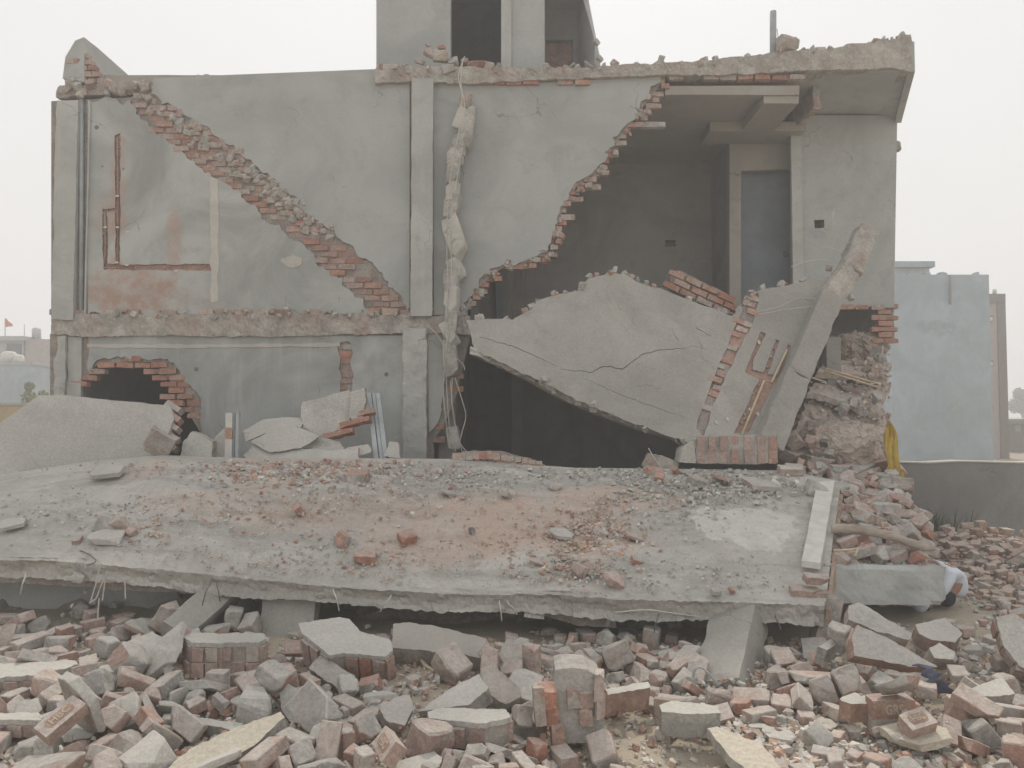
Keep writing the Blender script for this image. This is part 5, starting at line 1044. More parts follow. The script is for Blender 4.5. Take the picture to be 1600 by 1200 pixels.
lettered('lettered_brick', 'GRS', P(1390, 1103, YB + .05), (2, -2, 0), (1.06, 1.0, 1.42), 'brick', 'upper red brick with stamped letters of the pair on end by the gravel', 'front')
o = inst('lettered_brick', brick_mesh('brick_dusty', 1), Matrix.LocRotScale(P(1392, 1133, YB + .05), Euler((0, R(1), 0)), Vector((1.02, 1.05, 1.5)))); tag(o, 'lower greyish brick of the pair on end by the gravel', 'brick', 'lettered bricks')
lettered('lettered_brick', 'HBC', P(1432, 1131, YB - .18), (28, -12, 12), (.72, 1.0, 1.25), 'brick_pale', 'small sunlit orange half brick with stamped top on the pale flake')
o = put_chunk('plaster_flake', 'cream', 2, 1, P(1432, 1148, YB - .16), (6, -8, 10), 1.3); tag(o, 'curved cream flake under the small sunlit half brick', 'rubble')
c_ = [P(1440, 1038, -5.2), P(1452, 1046, -5.26), P(1458, 1062, -5.3), P(1470, 1070, -5.32), P(1476, 1082, -5.34)]
cp = curve_pts(c_, 6); rings = []
for i, p in enumerate(cp):
    w_ = .05 + .025 * math.sin(i * .9); ring = []
    for k in range(14): an = 6.283 * k / 14; q = p + Vector((math.cos(an) * w_, 0, 0)) + Vector((.3, -1, .5)).normalized() * math.sin(an) * .018; ring.append(q + nv(q, 11, 3) * .02 + nv(q, 30, 3) * .009)
    rings.append(ring)
rg = loft('dark_rag', rings, m_plain('navy_cloth', (.07, .072, .105), .95, .35, 12), None, True); tag(rg, 'twisted dark navy rag hanging over the rubble at the right', 'cloth')
for k, pts in enumerate((((1083, 1058), (1086, 1046), (1096, 1043), (1110, 1055), (1122, 1070)), ((1118, 1074), (1130, 1068), (1138, 1064)), ((1138, 1062), (1146, 1072), (1150, 1088)), ((1035, 1068), (1060, 1072), (1084, 1078), (1096, 1092)))):
    o = tube('bent_bar', curve_pts([P(x, y, -5.25 + .05 * k) for x, y in pts], 4), .009, M['metal'] if k else M['pipe'], None, 6); tag(o, ['hooked bar curling up at the foot of the slanting column', 'short pipe end on the lump at the slanting column foot', 'thin bent bar against the slanting column foot', 'straight-lying bar on the rubble left of the slanting column foot'][k], 'bar')
tk = tube('wood_splinter', [P(648, 1018, -4.75), P(665, 1040, -4.9), P(684, 1052, -4.95)], [.012, .016, .008], M['pvc'], None, 5); tag(tk, 'thin orange wood splinter behind the plates, below the reddish slab', 'stick')

# ------------------------------------------------------------------ loose rubble (came to rest by gravity, see the table)
RM = ['brick_dusty', 'brick_pale', 'brick_soft', 'brick_clean', 'concrete', 'plaster_pale', 'concrete_red', 'brick_pile']
M['brick_pile'] = m_brick('tan_brick', (.46, .315, .25), .6, .3, .4, (.54, .46, .395))
RUBBLE = [
 (1,1,0,40,-1879,-5510,119,50,43,1),(1,2,4,110,-1446,-5684,322,83,-153,-14),(0,0,1,95,-6,-4945,126,36,-2,4),(1,1,1,110,3275,-5193,91,84,1,94),(0,0,0,85,515,-4878,67,10,-2,41),(0,0,3,70,-1776,-5351,115,1,6,148),(3,3,1,85,-1772,-5573,166,-4,23,138),(3,3,1,70,-2396,-5700,181,114,30,45),
 (1,1,6,50,-839,-6431,97,-136,34,73),(3,1,1,60,1872,-5897,52,3,-176,55),(0,1,0,105,-4118,-4583,129,1,-176,-81),(0,2,0,105,522,-5540,140,44,119,5),(0,4,1,105,-2755,-5632,122,-83,5,3),(1,3,6,40,4054,-5296,29,-1,-7,140),(2,0,5,110,-1470,-6569,204,-15,-13,26),(3,1,0,105,-3004,-4871,137,-174,-2,-60),
 (1,4,0,90,-2704,-5779,108,179,4,-16),(1,5,0,90,4197,-4740,88,148,95,-11),(1,2,1,80,1140,-5001,164,-30,160,25),(0,5,0,100,-2394,-4548,208,87,-54,-30),(2,3,5,50,-139,-6617,187,-44,-19,-37),(0,3,2,95,-3465,-4374,214,32,-78,-62),(0,1,0,85,1793,-5643,58,2,-1,88),(1,1,0,80,-4151,-4852,125,4,-8,51),
 (2,3,5,110,3523,-3874,104,177,-3,56),(1,5,0,110,-190,-6498,114,21,22,89),(3,0,1,95,3892,-4615,97,94,3,24),(2,0,5,140,-3044,-6049,136,139,-1,117),(1,3,6,140,-691,-5027,228,-93,1,83),(1,1,1,80,-2327,-6237,94,52,52,-35),(1,5,1,90,1019,-5025,67,-89,8,50),(3,3,0,85,2002,-5019,28,-11,-7,-132),
 (1,1,0,140,-411,-5125,200,72,128,-59),(2,1,5,140,-2343,-6136,327,27,65,87),(2,2,1,70,1992,-4676,133,-144,-5,8),(1,1,0,40,-1598,-6428,215,-11,16,-136),(1,2,0,60,5044,-3899,126,1,-175,-1),(3,0,1,85,3524,-5524,53,1,-159,86),(3,2,1,105,2316,-5376,81,0,-18,-5),(1,2,1,48,1882,-6318,49,-92,-2,-129),
 (1,5,4,84,2024,-6389,67,-26,-21,119),(0,3,0,70,2001,-5838,55,-2,2,176),(3,2,0,60,1524,-5217,107,53,-141,1),(2,5,1,140,-2281,-6551,171,-177,-8,-2),(3,4,1,70,1844,-5118,124,112,-20,-116),(1,1,4,80,-292,-6291,89,-83,-87,41),(3,0,0,95,-4753,-4356,154,-6,0,-176),(1,1,5,140,-1827,-6453,146,-160,8,-29),
 (2,4,1,140,70,-5243,106,11,-16,70),(0,1,1,85,4499,-4247,125,69,94,-73),(1,5,4,40,1708,-5566,53,-92,7,-52),(3,0,1,105,2694,-5868,229,25,24,-45),(1,2,1,70,3313,-4690,76,-61,9,70),(1,2,5,60,893,-5794,33,-92,-2,-131),(2,5,1,80,-2540,-5367,93,5,177,81),(3,5,0,105,-2186,-5494,205,165,-6,85),
 (0,5,2,95,-820,-6324,125,-82,-4,72),(1,4,4,80,-2628,-6138,96,0,-177,-74),(0,1,0,105,2083,-4688,36,-89,3,-47),(3,2,0,100,1832,-5467,109,141,6,-108),(3,4,1,95,2010,-5577,68,11,6,94),(0,1,0,85,-1877,-5749,179,-175,-15,36),(3,4,2,105,-2379,-5549,143,161,10,33),(3,4,2,105,-156,-5044,191,-1,48,-93),
 (1,1,6,80,-1818,-5179,139,2,-1,80),(0,0,1,60,-3573,-5108,97,-76,-1,21),(1,0,4,40,3403,-5338,36,113,83,71),(2,1,1,50,-829,-5316,105,2,163,6),(1,2,4,70,1549,-4510,140,100,24,-134),(1,1,0,90,-3098,-4274,182,10,163,-23),(1,2,4,70,258,-4465,87,97,9,11),(3,0,1,85,-1507,-6185,152,-144,23,40),
 (0,0,1,60,1868,-6128,42,4,-1,48),(3,2,0,95,-1630,-5546,215,-26,-16,133),(0,1,0,95,-3454,-4264,188,77,97,-42),(1,4,5,140,-1130,-5943,221,50,26,-37),(0,2,0,70,-181,-6348,156,-156,-14,-21),(1,0,4,50,-3230,-4821,121,0,1,-153),(0,3,0,105,487,-4739,109,-137,-27,52),(2,2,5,140,-2415,-4964,256,44,30,-75),
 (0,4,0,100,-2043,-4407,160,143,-83,35),(0,3,0,70,862,-4677,33,-5,5,-150),(0,4,0,51,2454,-6154,42,-64,-93,84),(1,2,4,60,-769,-5672,123,-174,-1,68),(2,2,5,60,1916,-5653,34,3,0,133),(2,0,4,90,2125,-5985,218,43,-15,16),(0,3,2,70,-3823,-5037,85,-3,172,50),(0,3,2,100,1843,-5205,67,-4,-26,-41),
 (2,3,5,110,-3603,-4924,149,38,-3,-161),(1,4,6,110,-582,-5323,156,-8,4,-127),(0,3,0,36,1794,-6241,39,-5,0,-81),(3,5,0,100,-1622,-5040,128,175,-5,30),(0,4,3,100,1459,-5423,47,-8,3,58),(1,4,0,110,-1131,-6300,155,98,4,-30),(1,3,1,80,-1982,-6589,185,22,28,-25),(0,2,1,95,278,-6148,48,-2,0,109),
 (0,3,1,42,1390,-5827,38,87,9,-164),(1,3,4,110,2676,-5941,93,-53,1,-99),(1,1,4,90,-3849,-4045,183,61,55,-10),(3,0,0,100,-1831,-6017,176,-54,-155,-19),(3,0,0,95,1055,-4881,57,91,2,-56),(3,2,1,105,-3680,-5444,86,0,177,90),(0,4,1,95,931,-5190,49,180,8,80),(0,3,1,70,1038,-5174,46,-99,-30,-116),
 (0,2,2,105,589,-4642,91,-97,5,-71),(1,1,1,110,503,-6125,71,53,49,58),(0,2,1,100,-2193,-6200,108,85,-6,68),(0,2,0,60,1363,-4313,106,-7,8,-42),(1,2,6,80,1451,-4414,153,71,5,137),(1,1,1,110,-2988,-5407,174,-19,-178,67),(3,1,1,95,-2540,-4496,198,24,151,27),(1,4,1,140,163,-6893,166,46,-83,23),
 (1,4,6,110,1712,-5101,114,-127,33,-46),(1,2,4,50,303,-4856,82,4,7,-53),(0,2,3,85,-2020,-6055,207,79,31,-28),(1,4,4,70,3702,-4550,119,-57,-3,152),(1,5,4,80,1125,-5749,57,-3,-174,-34),(0,2,0,70,1516,-6305,37,0,-3,-75),(0,3,3,100,2609,-5061,53,-51,3,133),(0,4,0,95,-1526,-5665,211,-28,94,-85),
 (0,1,0,100,2595,-5448,84,77,27,59),(0,2,3,85,2626,-5558,72,-2,3,32),(3,1,0,95,-746,-6192,108,0,-1,150),(0,1,3,95,133,-6108,65,-85,-2,120),(1,2,5,90,-2748,-5462,149,33,99,14),(0,5,1,50,-398,-6595,190,2,-6,144),(0,3,2,85,-18,-6475,97,22,-89,76),(0,4,1,105,2900,-5843,64,-85,1,152),
 (0,4,1,85,4645,-3651,155,-5,-179,20),(0,5,2,50,1560,-5661,50,94,4,142),(3,5,0,70,-2149,-5370,127,-90,-6,75),(1,4,4,110,2727,-6234,88,93,0,-31),(2,0,1,90,1810,-5370,33,-177,-1,-45),(1,3,4,110,1986,-4555,77,100,-2,3),(0,0,1,85,-1141,-6522,140,-97,-44,-46),(1,0,6,70,55,-5996,211,-39,116,81),
 (1,1,4,90,765,-4094,105,49,-83,9),(3,2,2,95,4274,-4278,109,5,-1,60),(1,3,5,80,-2487,-6201,118,-55,-113,-43),(1,0,6,80,2849,-6011,55,2,-3,-74),(1,1,5,90,-1045,-5409,170,33,-1,23),(0,2,0,100,-1326,-6491,108,-14,1,-149),(3,0,1,60,2387,-6125,33,2,-178,-82),(0,2,0,60,-778,-6107,173,22,-157,24),
 (1,3,4,90,-247,-4590,184,-84,-1,-58),(3,0,1,105,-3556,-5022,132,48,177,22),(1,5,0,80,1982,-6101,79,141,-118,10),(3,5,0,95,-860,-5819,116,-177,-5,64),(0,5,1,70,-1499,-6432,223,6,-18,56),(2,0,5,140,4560,-3490,173,19,-177,59),(3,3,1,100,-950,-6357,201,13,-52,85),(2,5,5,110,3750,-4431,100,-7,2,175),
 (1,0,0,90,2495,-5369,85,-96,27,85),(1,2,0,40,-997,-5766,148,95,-5,131),(0,2,0,85,-3891,-4961,136,-11,-154,49),(2,1,1,140,1481,-5016,52,4,-177,52),(0,2,3,105,3264,-5383,44,-171,-5,15),(2,0,5,110,2016,-6177,150,-17,164,60),(2,1,5,110,12,-4776,171,-164,-33,60),(1,4,5,90,2965,-5331,98,-27,54,176),
 (0,0,0,85,-1877,-5906,129,89,1,-147),(2,2,5,90,-2741,-5034,143,165,-8,-96),(3,1,1,57,1832,-5760,45,178,2,-28),(0,1,3,95,1942,-6233,57,-1,-2,-135),(0,3,2,60,4035,-3735,132,3,180,86),(1,5,0,90,-3504,-3894,217,99,96,-26),(0,1,0,70,-3177,-4613,132,7,170,38),(1,3,0,140,-436,-6247,163,102,11,47),
 (2,2,5,80,-543,-6355,93,-6,-159,66),(2,2,5,80,-1028,-6170,146,-5,38,-105),(1,4,6,50,-2331,-5945,96,-91,2,139),(1,1,6,110,1416,-4971,155,43,49,11),(1,4,4,50,-3572,-3412,203,-2,-179,-12),(1,5,4,40,1640,-5661,55,-1,84,-132),(1,0,4,80,-1947,-5622,147,94,2,-94),(0,4,1,85,1233,-5811,31,-3,2,150),
 (2,1,1,140,-1554,-5444,204,5,-28,60),(3,5,0,70,1719,-6142,56,12,-1,-30),(2,0,4,110,-1727,-5881,167,-48,-26,-44),(1,3,0,60,-2448,-5442,114,122,-30,104),(2,0,5,70,4074,-4439,68,-179,4,-87),(1,0,1,140,3720,-5396,80,0,174,18),(3,1,1,50,2233,-4253,23,-96,12,-72),(2,2,1,70,1302,-5535,47,-162,16,-89),
 (2,3,5,40,1479,-5693,30,1,1,178),(1,0,4,60,-1665,-5769,140,99,7,-31),(0,2,1,105,-2879,-5543,147,125,-4,85),(1,2,6,90,1356,-5294,61,95,-1,-10),(1,4,5,110,1615,-4698,161,-30,164,-67),(0,5,2,100,-2150,-5634,114,176,-6,-40),(3,2,0,100,1132,-4808,119,22,44,113),(1,5,5,140,-1498,-5823,182,82,1,-84),
 (0,2,0,50,1029,-5103,30,95,0,21),(3,0,1,100,3656,-5261,102,-88,-24,19),(1,1,5,140,-2196,-5891,155,49,47,69),(2,5,5,90,-828,-5428,112,-5,-1,5),(1,5,0,50,-3767,-4984,104,-65,-78,-87),(2,3,1,110,1296,-4857,100,0,146,60),(3,1,1,105,-1238,-6482,206,14,174,70),(3,4,1,95,68,-6431,99,93,-9,118),
 (1,2,6,110,3592,-4749,115,-82,177,-7),(1,3,6,110,-2014,-6296,136,-52,-157,-46),(0,3,2,70,4611,-4152,106,4,3,17),(1,0,6,140,1024,-5581,81,13,171,-36),(1,0,4,110,92,-5798,77,179,4,-58),(0,3,2,100,-4508,-4142,169,-2,-179,15),(0,0,3,95,3913,-5102,53,8,-2,23),(2,3,1,140,4755,-4008,129,-176,1,-4),
 (0,3,0,85,-1203,-6311,273,177,-9,70),(0,0,1,100,-2229,-6035,215,-138,11,-30),(2,0,5,80,2843,-5713,90,-51,-65,49),(0,2,1,85,1458,-4620,119,23,-58,-140),(0,5,0,85,-3780,-4621,133,86,2,93),(0,0,2,50,2736,-6059,25,-1,1,-162),(0,5,1,70,-3554,-4368,218,12,-16,62),(0,0,1,100,-2058,-6425,169,39,0,158),
 (2,1,5,80,1557,-5831,37,4,-1,-22),(0,1,2,85,3104,-4981,25,0,-2,58),(2,5,4,60,661,-4493,110,170,1,-2),(2,4,4,110,-947,-6553,177,18,-172,57),(0,0,1,50,4625,-3749,133,-175,4,22),(3,5,1,95,-3598,-4750,152,-2,-17,-68),(1,5,4,50,-844,-5626,125,82,-8,174),(0,4,0,85,-581,-5672,122,91,6,-12),
 (1,0,4,60,728,-4957,73,2,-154,107),(0,2,0,95,-1292,-5966,122,-91,2,55),(2,0,5,110,2987,-5634,69,-77,2,-17),(3,5,1,85,2502,-5941,90,-21,155,58),(0,5,1,105,106,-5564,91,37,-179,51),(1,2,0,140,-617,-6028,163,5,-7,50),(2,2,5,70,-4264,-4726,97,-3,-4,146),(0,0,0,100,2559,-4720,28,178,-5,54),
 (3,5,2,105,-2830,-6168,99,1,-176,-81),(1,4,4,140,3787,-4871,110,-1,-4,-160),(3,4,1,50,63,-6028,42,-94,-1,-122),(1,5,6,80,-2871,-5307,135,-94,-1,153),(1,2,1,50,1945,-5251,78,92,6,49),(2,3,5,80,-2568,-5782,194,-38,164,45),(0,2,3,85,636,-5491,71,-94,6,-148),(3,2,0,70,828,-5235,92,-110,27,-57),
 (1,3,4,50,-3102,-5363,113,-178,-2,-19),(3,4,0,100,-724,-6582,160,-110,-84,-40),(0,4,0,105,3795,-4257,120,-13,176,41),(0,3,2,85,877,-5375,45,-5,10,-111),(0,1,3,100,1041,-4544,51,5,169,-47),(3,4,0,105,-4078,-4754,166,-156,12,-29),(3,0,0,95,3047,-5805,60,94,4,157),(3,2,0,95,-1909,-6143,166,-3,-140,46),
 (1,0,6,90,1719,-4791,62,-151,0,58),(3,2,1,70,3110,-5724,79,-6,77,100),(3,0,2,70,-3264,-4717,129,93,5,-142),(0,1,2,50,713,-5030,36,-3,174,93),(2,3,4,60,1998,-4321,42,-24,-17,161),(0,0,0,50,1773,-5347,70,2,178,57),(3,2,2,105,-731,-6339,163,106,39,-95),(1,5,0,80,-2577,-5616,123,-27,-62,31),
 (0,5,3,50,44,-5935,35,1,5,-50),(0,1,0,60,778,-4861,44,2,-6,-152),(3,3,1,105,2826,-5234,43,-2,-1,-101),(1,4,5,70,-4038,-4943,115,41,42,-166),(3,5,1,85,1528,-5566,52,180,-1,24),(0,3,2,50,2632,-5256,117,93,-2,67),(1,1,4,140,-2590,-5086,220,-30,27,-39),(1,4,6,80,-1637,-6127,119,54,35,115),
 (1,1,1,140,2718,-5729,98,1,85,174),(1,1,4,90,-2557,-5222,157,-45,7,19),(0,0,1,100,-3375,-4130,205,-91,6,-140),(3,0,0,70,-3553,-5249,98,86,1,145),(3,1,0,50,1095,-4923,144,-47,-6,179),(0,2,3,85,-4427,-4643,122,4,-177,-65),(2,3,5,80,-2023,-5763,150,-59,-4,-22),(1,3,6,60,-2574,-6459,87,-46,-87,-82),
 (2,4,5,140,-1976,-5445,172,152,-6,-8),(1,4,1,90,-832,-6004,147,-55,-2,-117),(1,2,1,50,679,-5112,46,8,5,36),(0,1,1,95,-4304,-4105,183,-2,142,-106),(0,2,0,85,-303,-6442,122,97,35,73),(0,2,1,85,-2185,-5714,196,132,-39,-13),(0,3,2,105,976,-4660,97,176,6,-57),(2,0,5,60,-3142,-4140,197,177,-27,-58),
 (1,3,0,80,3987,-5218,57,-3,-2,-124),(3,5,2,105,3417,-4308,183,15,-79,-154),(3,4,0,105,139,-4884,166,-22,91,-147),(2,0,4,110,1276,-4595,106,-9,-20,41),(1,3,6,110,1848,-4952,64,-6,-8,-94),(3,0,2,95,2525,-6101,86,-1,-25,-145),(0,4,0,100,3219,-4636,98,-2,140,-42),(3,5,2,85,-3897,-4399,188,8,-126,-77),
 (1,3,6,110,2167,-5367,183,-26,-47,107),(1,1,6,110,2015,-5353,102,-54,21,168),(3,5,2,100,1678,-5226,123,161,15,-34),(1,4,0,140,-2767,-4119,287,-60,2,84),(3,5,0,100,-3315,-4976,193,133,22,29),(2,4,1,110,134,-5080,70,-1,-5,178),(1,5,4,80,-1063,-6449,189,11,44,-45),(3,0,0,100,915,-4872,69,-112,-3,-80),
 (1,0,5,90,1717,-5999,86,-132,41,86),(0,2,2,70,-1417,-5355,162,42,69,-31),(1,2,1,80,-2376,-4717,156,97,0,-28),(2,0,1,110,2762,-4578,52,-19,-19,149),(1,5,0,54,548,-6298,32,-14,-14,-90),(1,3,5,110,334,-5329,112,-10,-84,-15),(3,3,2,105,-2443,-5324,169,-8,-150,32),(0,5,0,100,2446,-5801,70,76,43,119),
 (1,5,0,48,1418,-6256,38,-20,-10,-178),(0,0,1,105,2038,-4839,84,-31,-5,19),(2,2,5,90,-2103,-5843,182,-49,-131,87),(0,2,1,105,1667,-4945,81,24,-156,-18),(2,3,5,140,-3389,-5581,144,169,1,38),(1,1,0,40,-339,-6355,143,-46,-7,164),(1,4,5,48,2600,-6254,48,-108,21,141),(1,4,6,70,-3873,-3438,191,5,-3,15),
 (0,3,2,70,829,-4975,41,2,-5,110),(2,1,5,80,-2040,-5610,151,-84,-1,-105),(1,0,0,140,-4283,-4497,174,179,1,61),(0,5,0,85,3509,-4464,100,-3,2,163),(2,5,1,90,-3439,-5367,109,-171,13,30),(0,1,1,70,509,-3979,71,-25,-99,-91),(1,5,4,70,1512,-5102,146,51,-92,114),(3,2,2,105,-4273,-4272,171,152,6,16),
 (0,4,3,105,-928,-5287,137,-8,15,177),(0,2,0,60,1913,-4795,71,-115,7,92),(0,4,0,60,1002,-4843,138,180,-2,4),(2,4,5,140,2831,-4799,26,0,0,-25),(3,3,1,100,3098,-4993,102,-3,-1,69),(0,0,3,60,2191,-4721,21,36,-82,47),(2,4,4,110,2228,-5902,347,-15,-32,-51),(0,5,2,95,-947,-5981,111,177,0,-34),
 (0,2,2,85,-103,-6363,90,-78,-18,0),(3,4,1,100,-932,-4822,159,83,4,130),(0,4,1,105,-3229,-4376,158,-4,-8,48),(0,2,0,60,-1751,-5720,183,-74,35,-9),(1,1,4,70,-129,-4697,154,0,-11,148),(1,1,5,110,-3870,-5237,124,-1,1,72),(2,1,4,110,-13,-6181,78,17,-23,-165),(3,1,2,70,1210,-5200,76,-2,37,31),
 (3,1,2,100,2260,-5983,292,32,4,20),(2,0,5,110,-465,-6495,149,-6,-1,-143),(3,5,1,100,1560,-5314,65,-155,-5,-26),(0,4,0,105,-3138,-5474,122,4,174,67),(0,3,2,95,-1990,-5990,109,2,-1,-41),(3,4,1,100,-3016,-5725,135,-137,0,-78),(0,4,0,60,3227,-3649,80,3,-1,-36),(0,1,0,50,3331,-4922,44,89,-6,-58),
 (1,4,1,60,1840,-4664,103,-134,-4,86),(3,2,2,105,214,-4700,107,-3,3,-21),(1,4,1,90,-3367,-4626,138,-172,1,5),(3,2,1,100,3274,-3930,102,-4,-4,-10),(0,1,0,105,2688,-5334,125,-3,174,65),(1,3,6,90,3256,-5701,54,87,-4,-91),(3,2,0,105,1236,-5307,130,-9,-21,38),(0,4,1,100,1708,-5449,70,-4,15,-111),
 (1,3,4,60,-1989,-5866,116,96,-2,-73),(3,3,0,60,1747,-4849,126,179,29,-36),(0,1,0,60,1156,-5234,31,0,1,89),(0,1,1,70,-660,-5204,138,-2,176,49),(3,5,0,95,-1002,-5625,128,180,1,-44),(0,0,0,95,1702,-6283,75,-81,5,-105),(0,0,0,105,-1341,-5528,142,-7,-177,63),(1,4,4,90,1172,-5114,101,-90,-31,39),
 (1,5,4,60,3368,-4561,88,-105,10,129),(0,0,1,85,2179,-5262,51,-92,5,74),(0,1,3,95,2260,-4631,92,-1,-169,6),(2,2,5,140,-3319,-5805,166,-3,-32,127),(3,0,1,100,1053,-5369,44,-178,3,-13),(0,4,2,60,-3719,-3776,841,2,145,95),(1,2,1,90,-906,-6227,151,3,97,68),(0,2,0,105,2292,-5199,107,23,5,-93),
 (1,0,4,70,-3725,-4781,120,-4,-179,-20),(1,5,6,40,-1216,-5311,114,-21,-20,62),(3,3,2,95,-1331,-5311,149,-94,0,-49),(1,1,5,140,3528,-5815,97,4,3,94),(3,4,1,105,-4689,-4006,183,-5,180,-1),(2,1,5,80,-1024,-5826,99,2,-5,86),(3,5,1,100,-3639,-4523,191,-176,-9,58),(3,1,1,95,2809,-6141,82,72,-170,-19),
 (1,0,6,140,767,-4665,140,-25,16,91),(3,1,2,60,3474,-5259,33,-1,3,-141),(2,1,4,140,2074,-5110,120,9,-175,2),(3,5,2,50,-1766,-5769,146,-112,92,-43),(3,0,1,85,-2983,-5877,174,50,-86,67),(1,3,4,90,2496,-5136,86,-15,165,28),(0,0,2,100,3707,-3998,133,4,-5,-82),(1,3,4,90,-4254,-5081,102,-174,5,-50),
 (0,1,0,50,-3369,-4262,159,-72,-98,69),(1,3,5,70,-1651,-5663,143,-4,-6,155),(0,1,0,70,-1502,-5606,125,-170,-2,7),(3,3,0,100,1543,-4865,151,7,151,-31),(1,2,5,60,1194,-5474,40,-3,-1,82),(1,0,4,50,399,-4818,77,-6,180,42),(0,3,3,95,-1820,-5669,124,5,2,-35),(2,5,1,80,390,-4658,159,-179,2,62),
 (1,1,0,90,-627,-4272,160,-118,53,74),(1,2,6,90,-1646,-4886,141,8,1,-75),(3,0,2,90,-1542,-4763,216,-54,-6,-163),(0,4,0,70,1096,-3913,54,-85,5,-120),(3,5,0,110,54,-4564,142,101,1,77),(1,4,4,90,826,-4342,66,5,-6,-168),(0,0,3,110,418,-4574,88,-2,-2,-69),(1,4,1,70,332,-4289,73,6,3,-160),
 (0,5,1,90,931,-4057,76,-23,-9,124),(0,0,1,70,301,-3841,78,-179,-1,43),(3,3,1,90,2885,-4304,54,-1,174,16),(3,3,0,70,-1743,-4739,121,-4,-177,66),(1,0,4,110,-2615,-5442,202,63,17,92),(1,1,4,90,-3708,-3689,229,-16,-101,103),(2,4,1,70,2383,-4126,36,-6,-6,94),(0,4,2,90,-1740,-4410,145,0,154,-78),
 (1,0,0,70,-3285,-4242,174,-8,1,-168),(1,1,6,110,-2102,-4103,204,63,56,55),(3,4,0,110,-4011,-4074,222,0,31,162),(3,1,2,90,1013,-4411,79,-1,-32,-151),(1,4,4,110,-2354,-4229,185,-179,-6,61),(0,0,0,90,-7,-4125,102,10,-1,92),(1,3,6,110,1136,-4068,97,-4,84,158),(0,4,0,110,-3975,-4588,215,-1,-5,99),
 (3,1,0,110,619,-3925,74,-177,-3,-81),(3,1,1,70,-3927,-4786,125,87,2,65),(1,4,4,70,2147,-4366,33,176,5,23),(2,3,5,110,-808,-4071,225,170,70,-29),(0,1,3,90,394,-4008,69,-7,3,-91),(0,0,1,90,-3209,-4016,196,-5,178,67),(0,2,3,90,-3260,-3868,202,0,-1,44),(1,1,6,110,-3414,-4821,155,10,176,40),
 (3,2,2,110,-1601,-4605,147,-100,-3,-40),(2,5,1,90,1433,-3462,57,0,3,82),(0,5,3,70,475,-4146,75,79,46,-130),(0,5,0,110,-3946,-4556,127,-177,6,-26),(0,4,1,90,1336,-3889,43,-7,180,75),(2,5,1,70,636,-4527,63,-30,-177,-52),(0,4,1,110,-1929,-5286,157,-137,-93,39),(3,1,1,90,-2833,-4522,172,-100,-3,115),
 (0,0,1,110,3445,-3570,107,7,-5,41),(3,5,1,70,-1037,-4146,104,-178,0,-67),(0,2,1,110,-3962,-4250,176,-49,-1,30),(1,2,6,70,1939,-4687,32,-91,-12,-161),(3,5,0,110,-2883,-5106,169,-9,166,-80),(1,0,4,110,-2271,-4063,247,0,82,-170),(0,0,1,110,-4046,-5243,97,-1,-1,-113),(3,1,1,70,562,-4421,69,-8,0,-140),
 (1,4,5,90,-3745,-4415,154,98,0,25),(0,0,2,90,900,-4489,59,-11,-5,-99),(2,3,5,70,997,-3974,38,5,-176,-50),(1,5,4,90,-912,-4386,140,-14,-10,-122),(1,0,4,90,2376,-4766,319,-115,-5,131),(2,0,4,90,1188,-4504,59,-12,-164,-83),(0,1,3,110,1303,-4320,40,6,-1,53),(2,3,5,90,1016,-3792,52,-3,-8,172),
 (2,4,1,110,-4261,-3949,164,0,-176,-57),(0,4,0,90,907,-4201,79,11,-44,-8),(1,3,1,70,-879,-4036,150,119,83,15),(3,1,0,90,-4165,-3950,219,-5,-174,25),(0,3,1,110,-62,-4508,134,-6,7,-17),(3,0,0,90,-3205,-5666,106,-4,-4,28),(2,2,4,110,2404,-4251,55,-7,-156,-105),(0,0,0,90,2305,-4580,10,-5,1,-92),
 (0,3,1,90,506,-4287,84,-9,4,30),(1,5,5,70,1010,-4272,57,106,-5,88),(1,2,5,110,-3006,-4602,183,0,5,-29),(1,2,4,110,-3434,-4496,168,3,-178,4),(1,1,1,110,-1874,-4417,172,-98,36,-84),(1,5,4,110,1560,-3940,61,-22,-12,42),(2,5,5,70,-1726,-4113,131,-9,-175,-3),(2,2,4,110,-2930,-4203,222,28,-2,88),
 (0,0,0,90,-2707,-4479,162,9,-9,77),(3,5,2,110,-1861,-4596,157,83,6,5),(2,3,5,70,1184,-4226,17,-2,5,152),(0,5,7,50,4987,-1746,308,-172,26,2),(3,1,7,85,5360,-2181,359,94,-37,-50),(1,2,7,60,5279,-1903,412,82,174,-4),(3,3,2,85,4949,-3756,132,0,179,-27),(1,5,7,85,5990,-2250,323,-21,-17,160),
 (1,4,7,85,6122,-730,412,-90,14,18),(0,0,7,60,5127,-2051,296,80,9,-170),(1,2,7,60,5036,-2241,250,-76,-4,-30),(0,4,1,50,4977,-2537,201,174,0,56),(3,0,1,70,5282,-2050,338,-1,-16,-139),(0,2,7,85,4689,-2887,175,-3,0,76),(0,5,7,85,5394,-1861,364,0,16,-131),(0,5,7,70,4881,-2608,201,0,-1,29),
 (1,4,7,50,5986,-2408,357,-84,4,19),(3,5,2,60,5011,-1348,334,15,174,75),(3,2,2,50,5097,-1101,352,-11,-6,76),(0,5,7,85,5321,-2858,193,-5,178,-14),(0,4,2,85,4391,-3500,191,-32,82,115),(0,1,2,70,4804,-2848,175,-1,-176,-84),(1,1,7,60,5549,-2862,215,66,67,-25),(0,3,7,70,5634,-1758,406,-103,-28,-83),
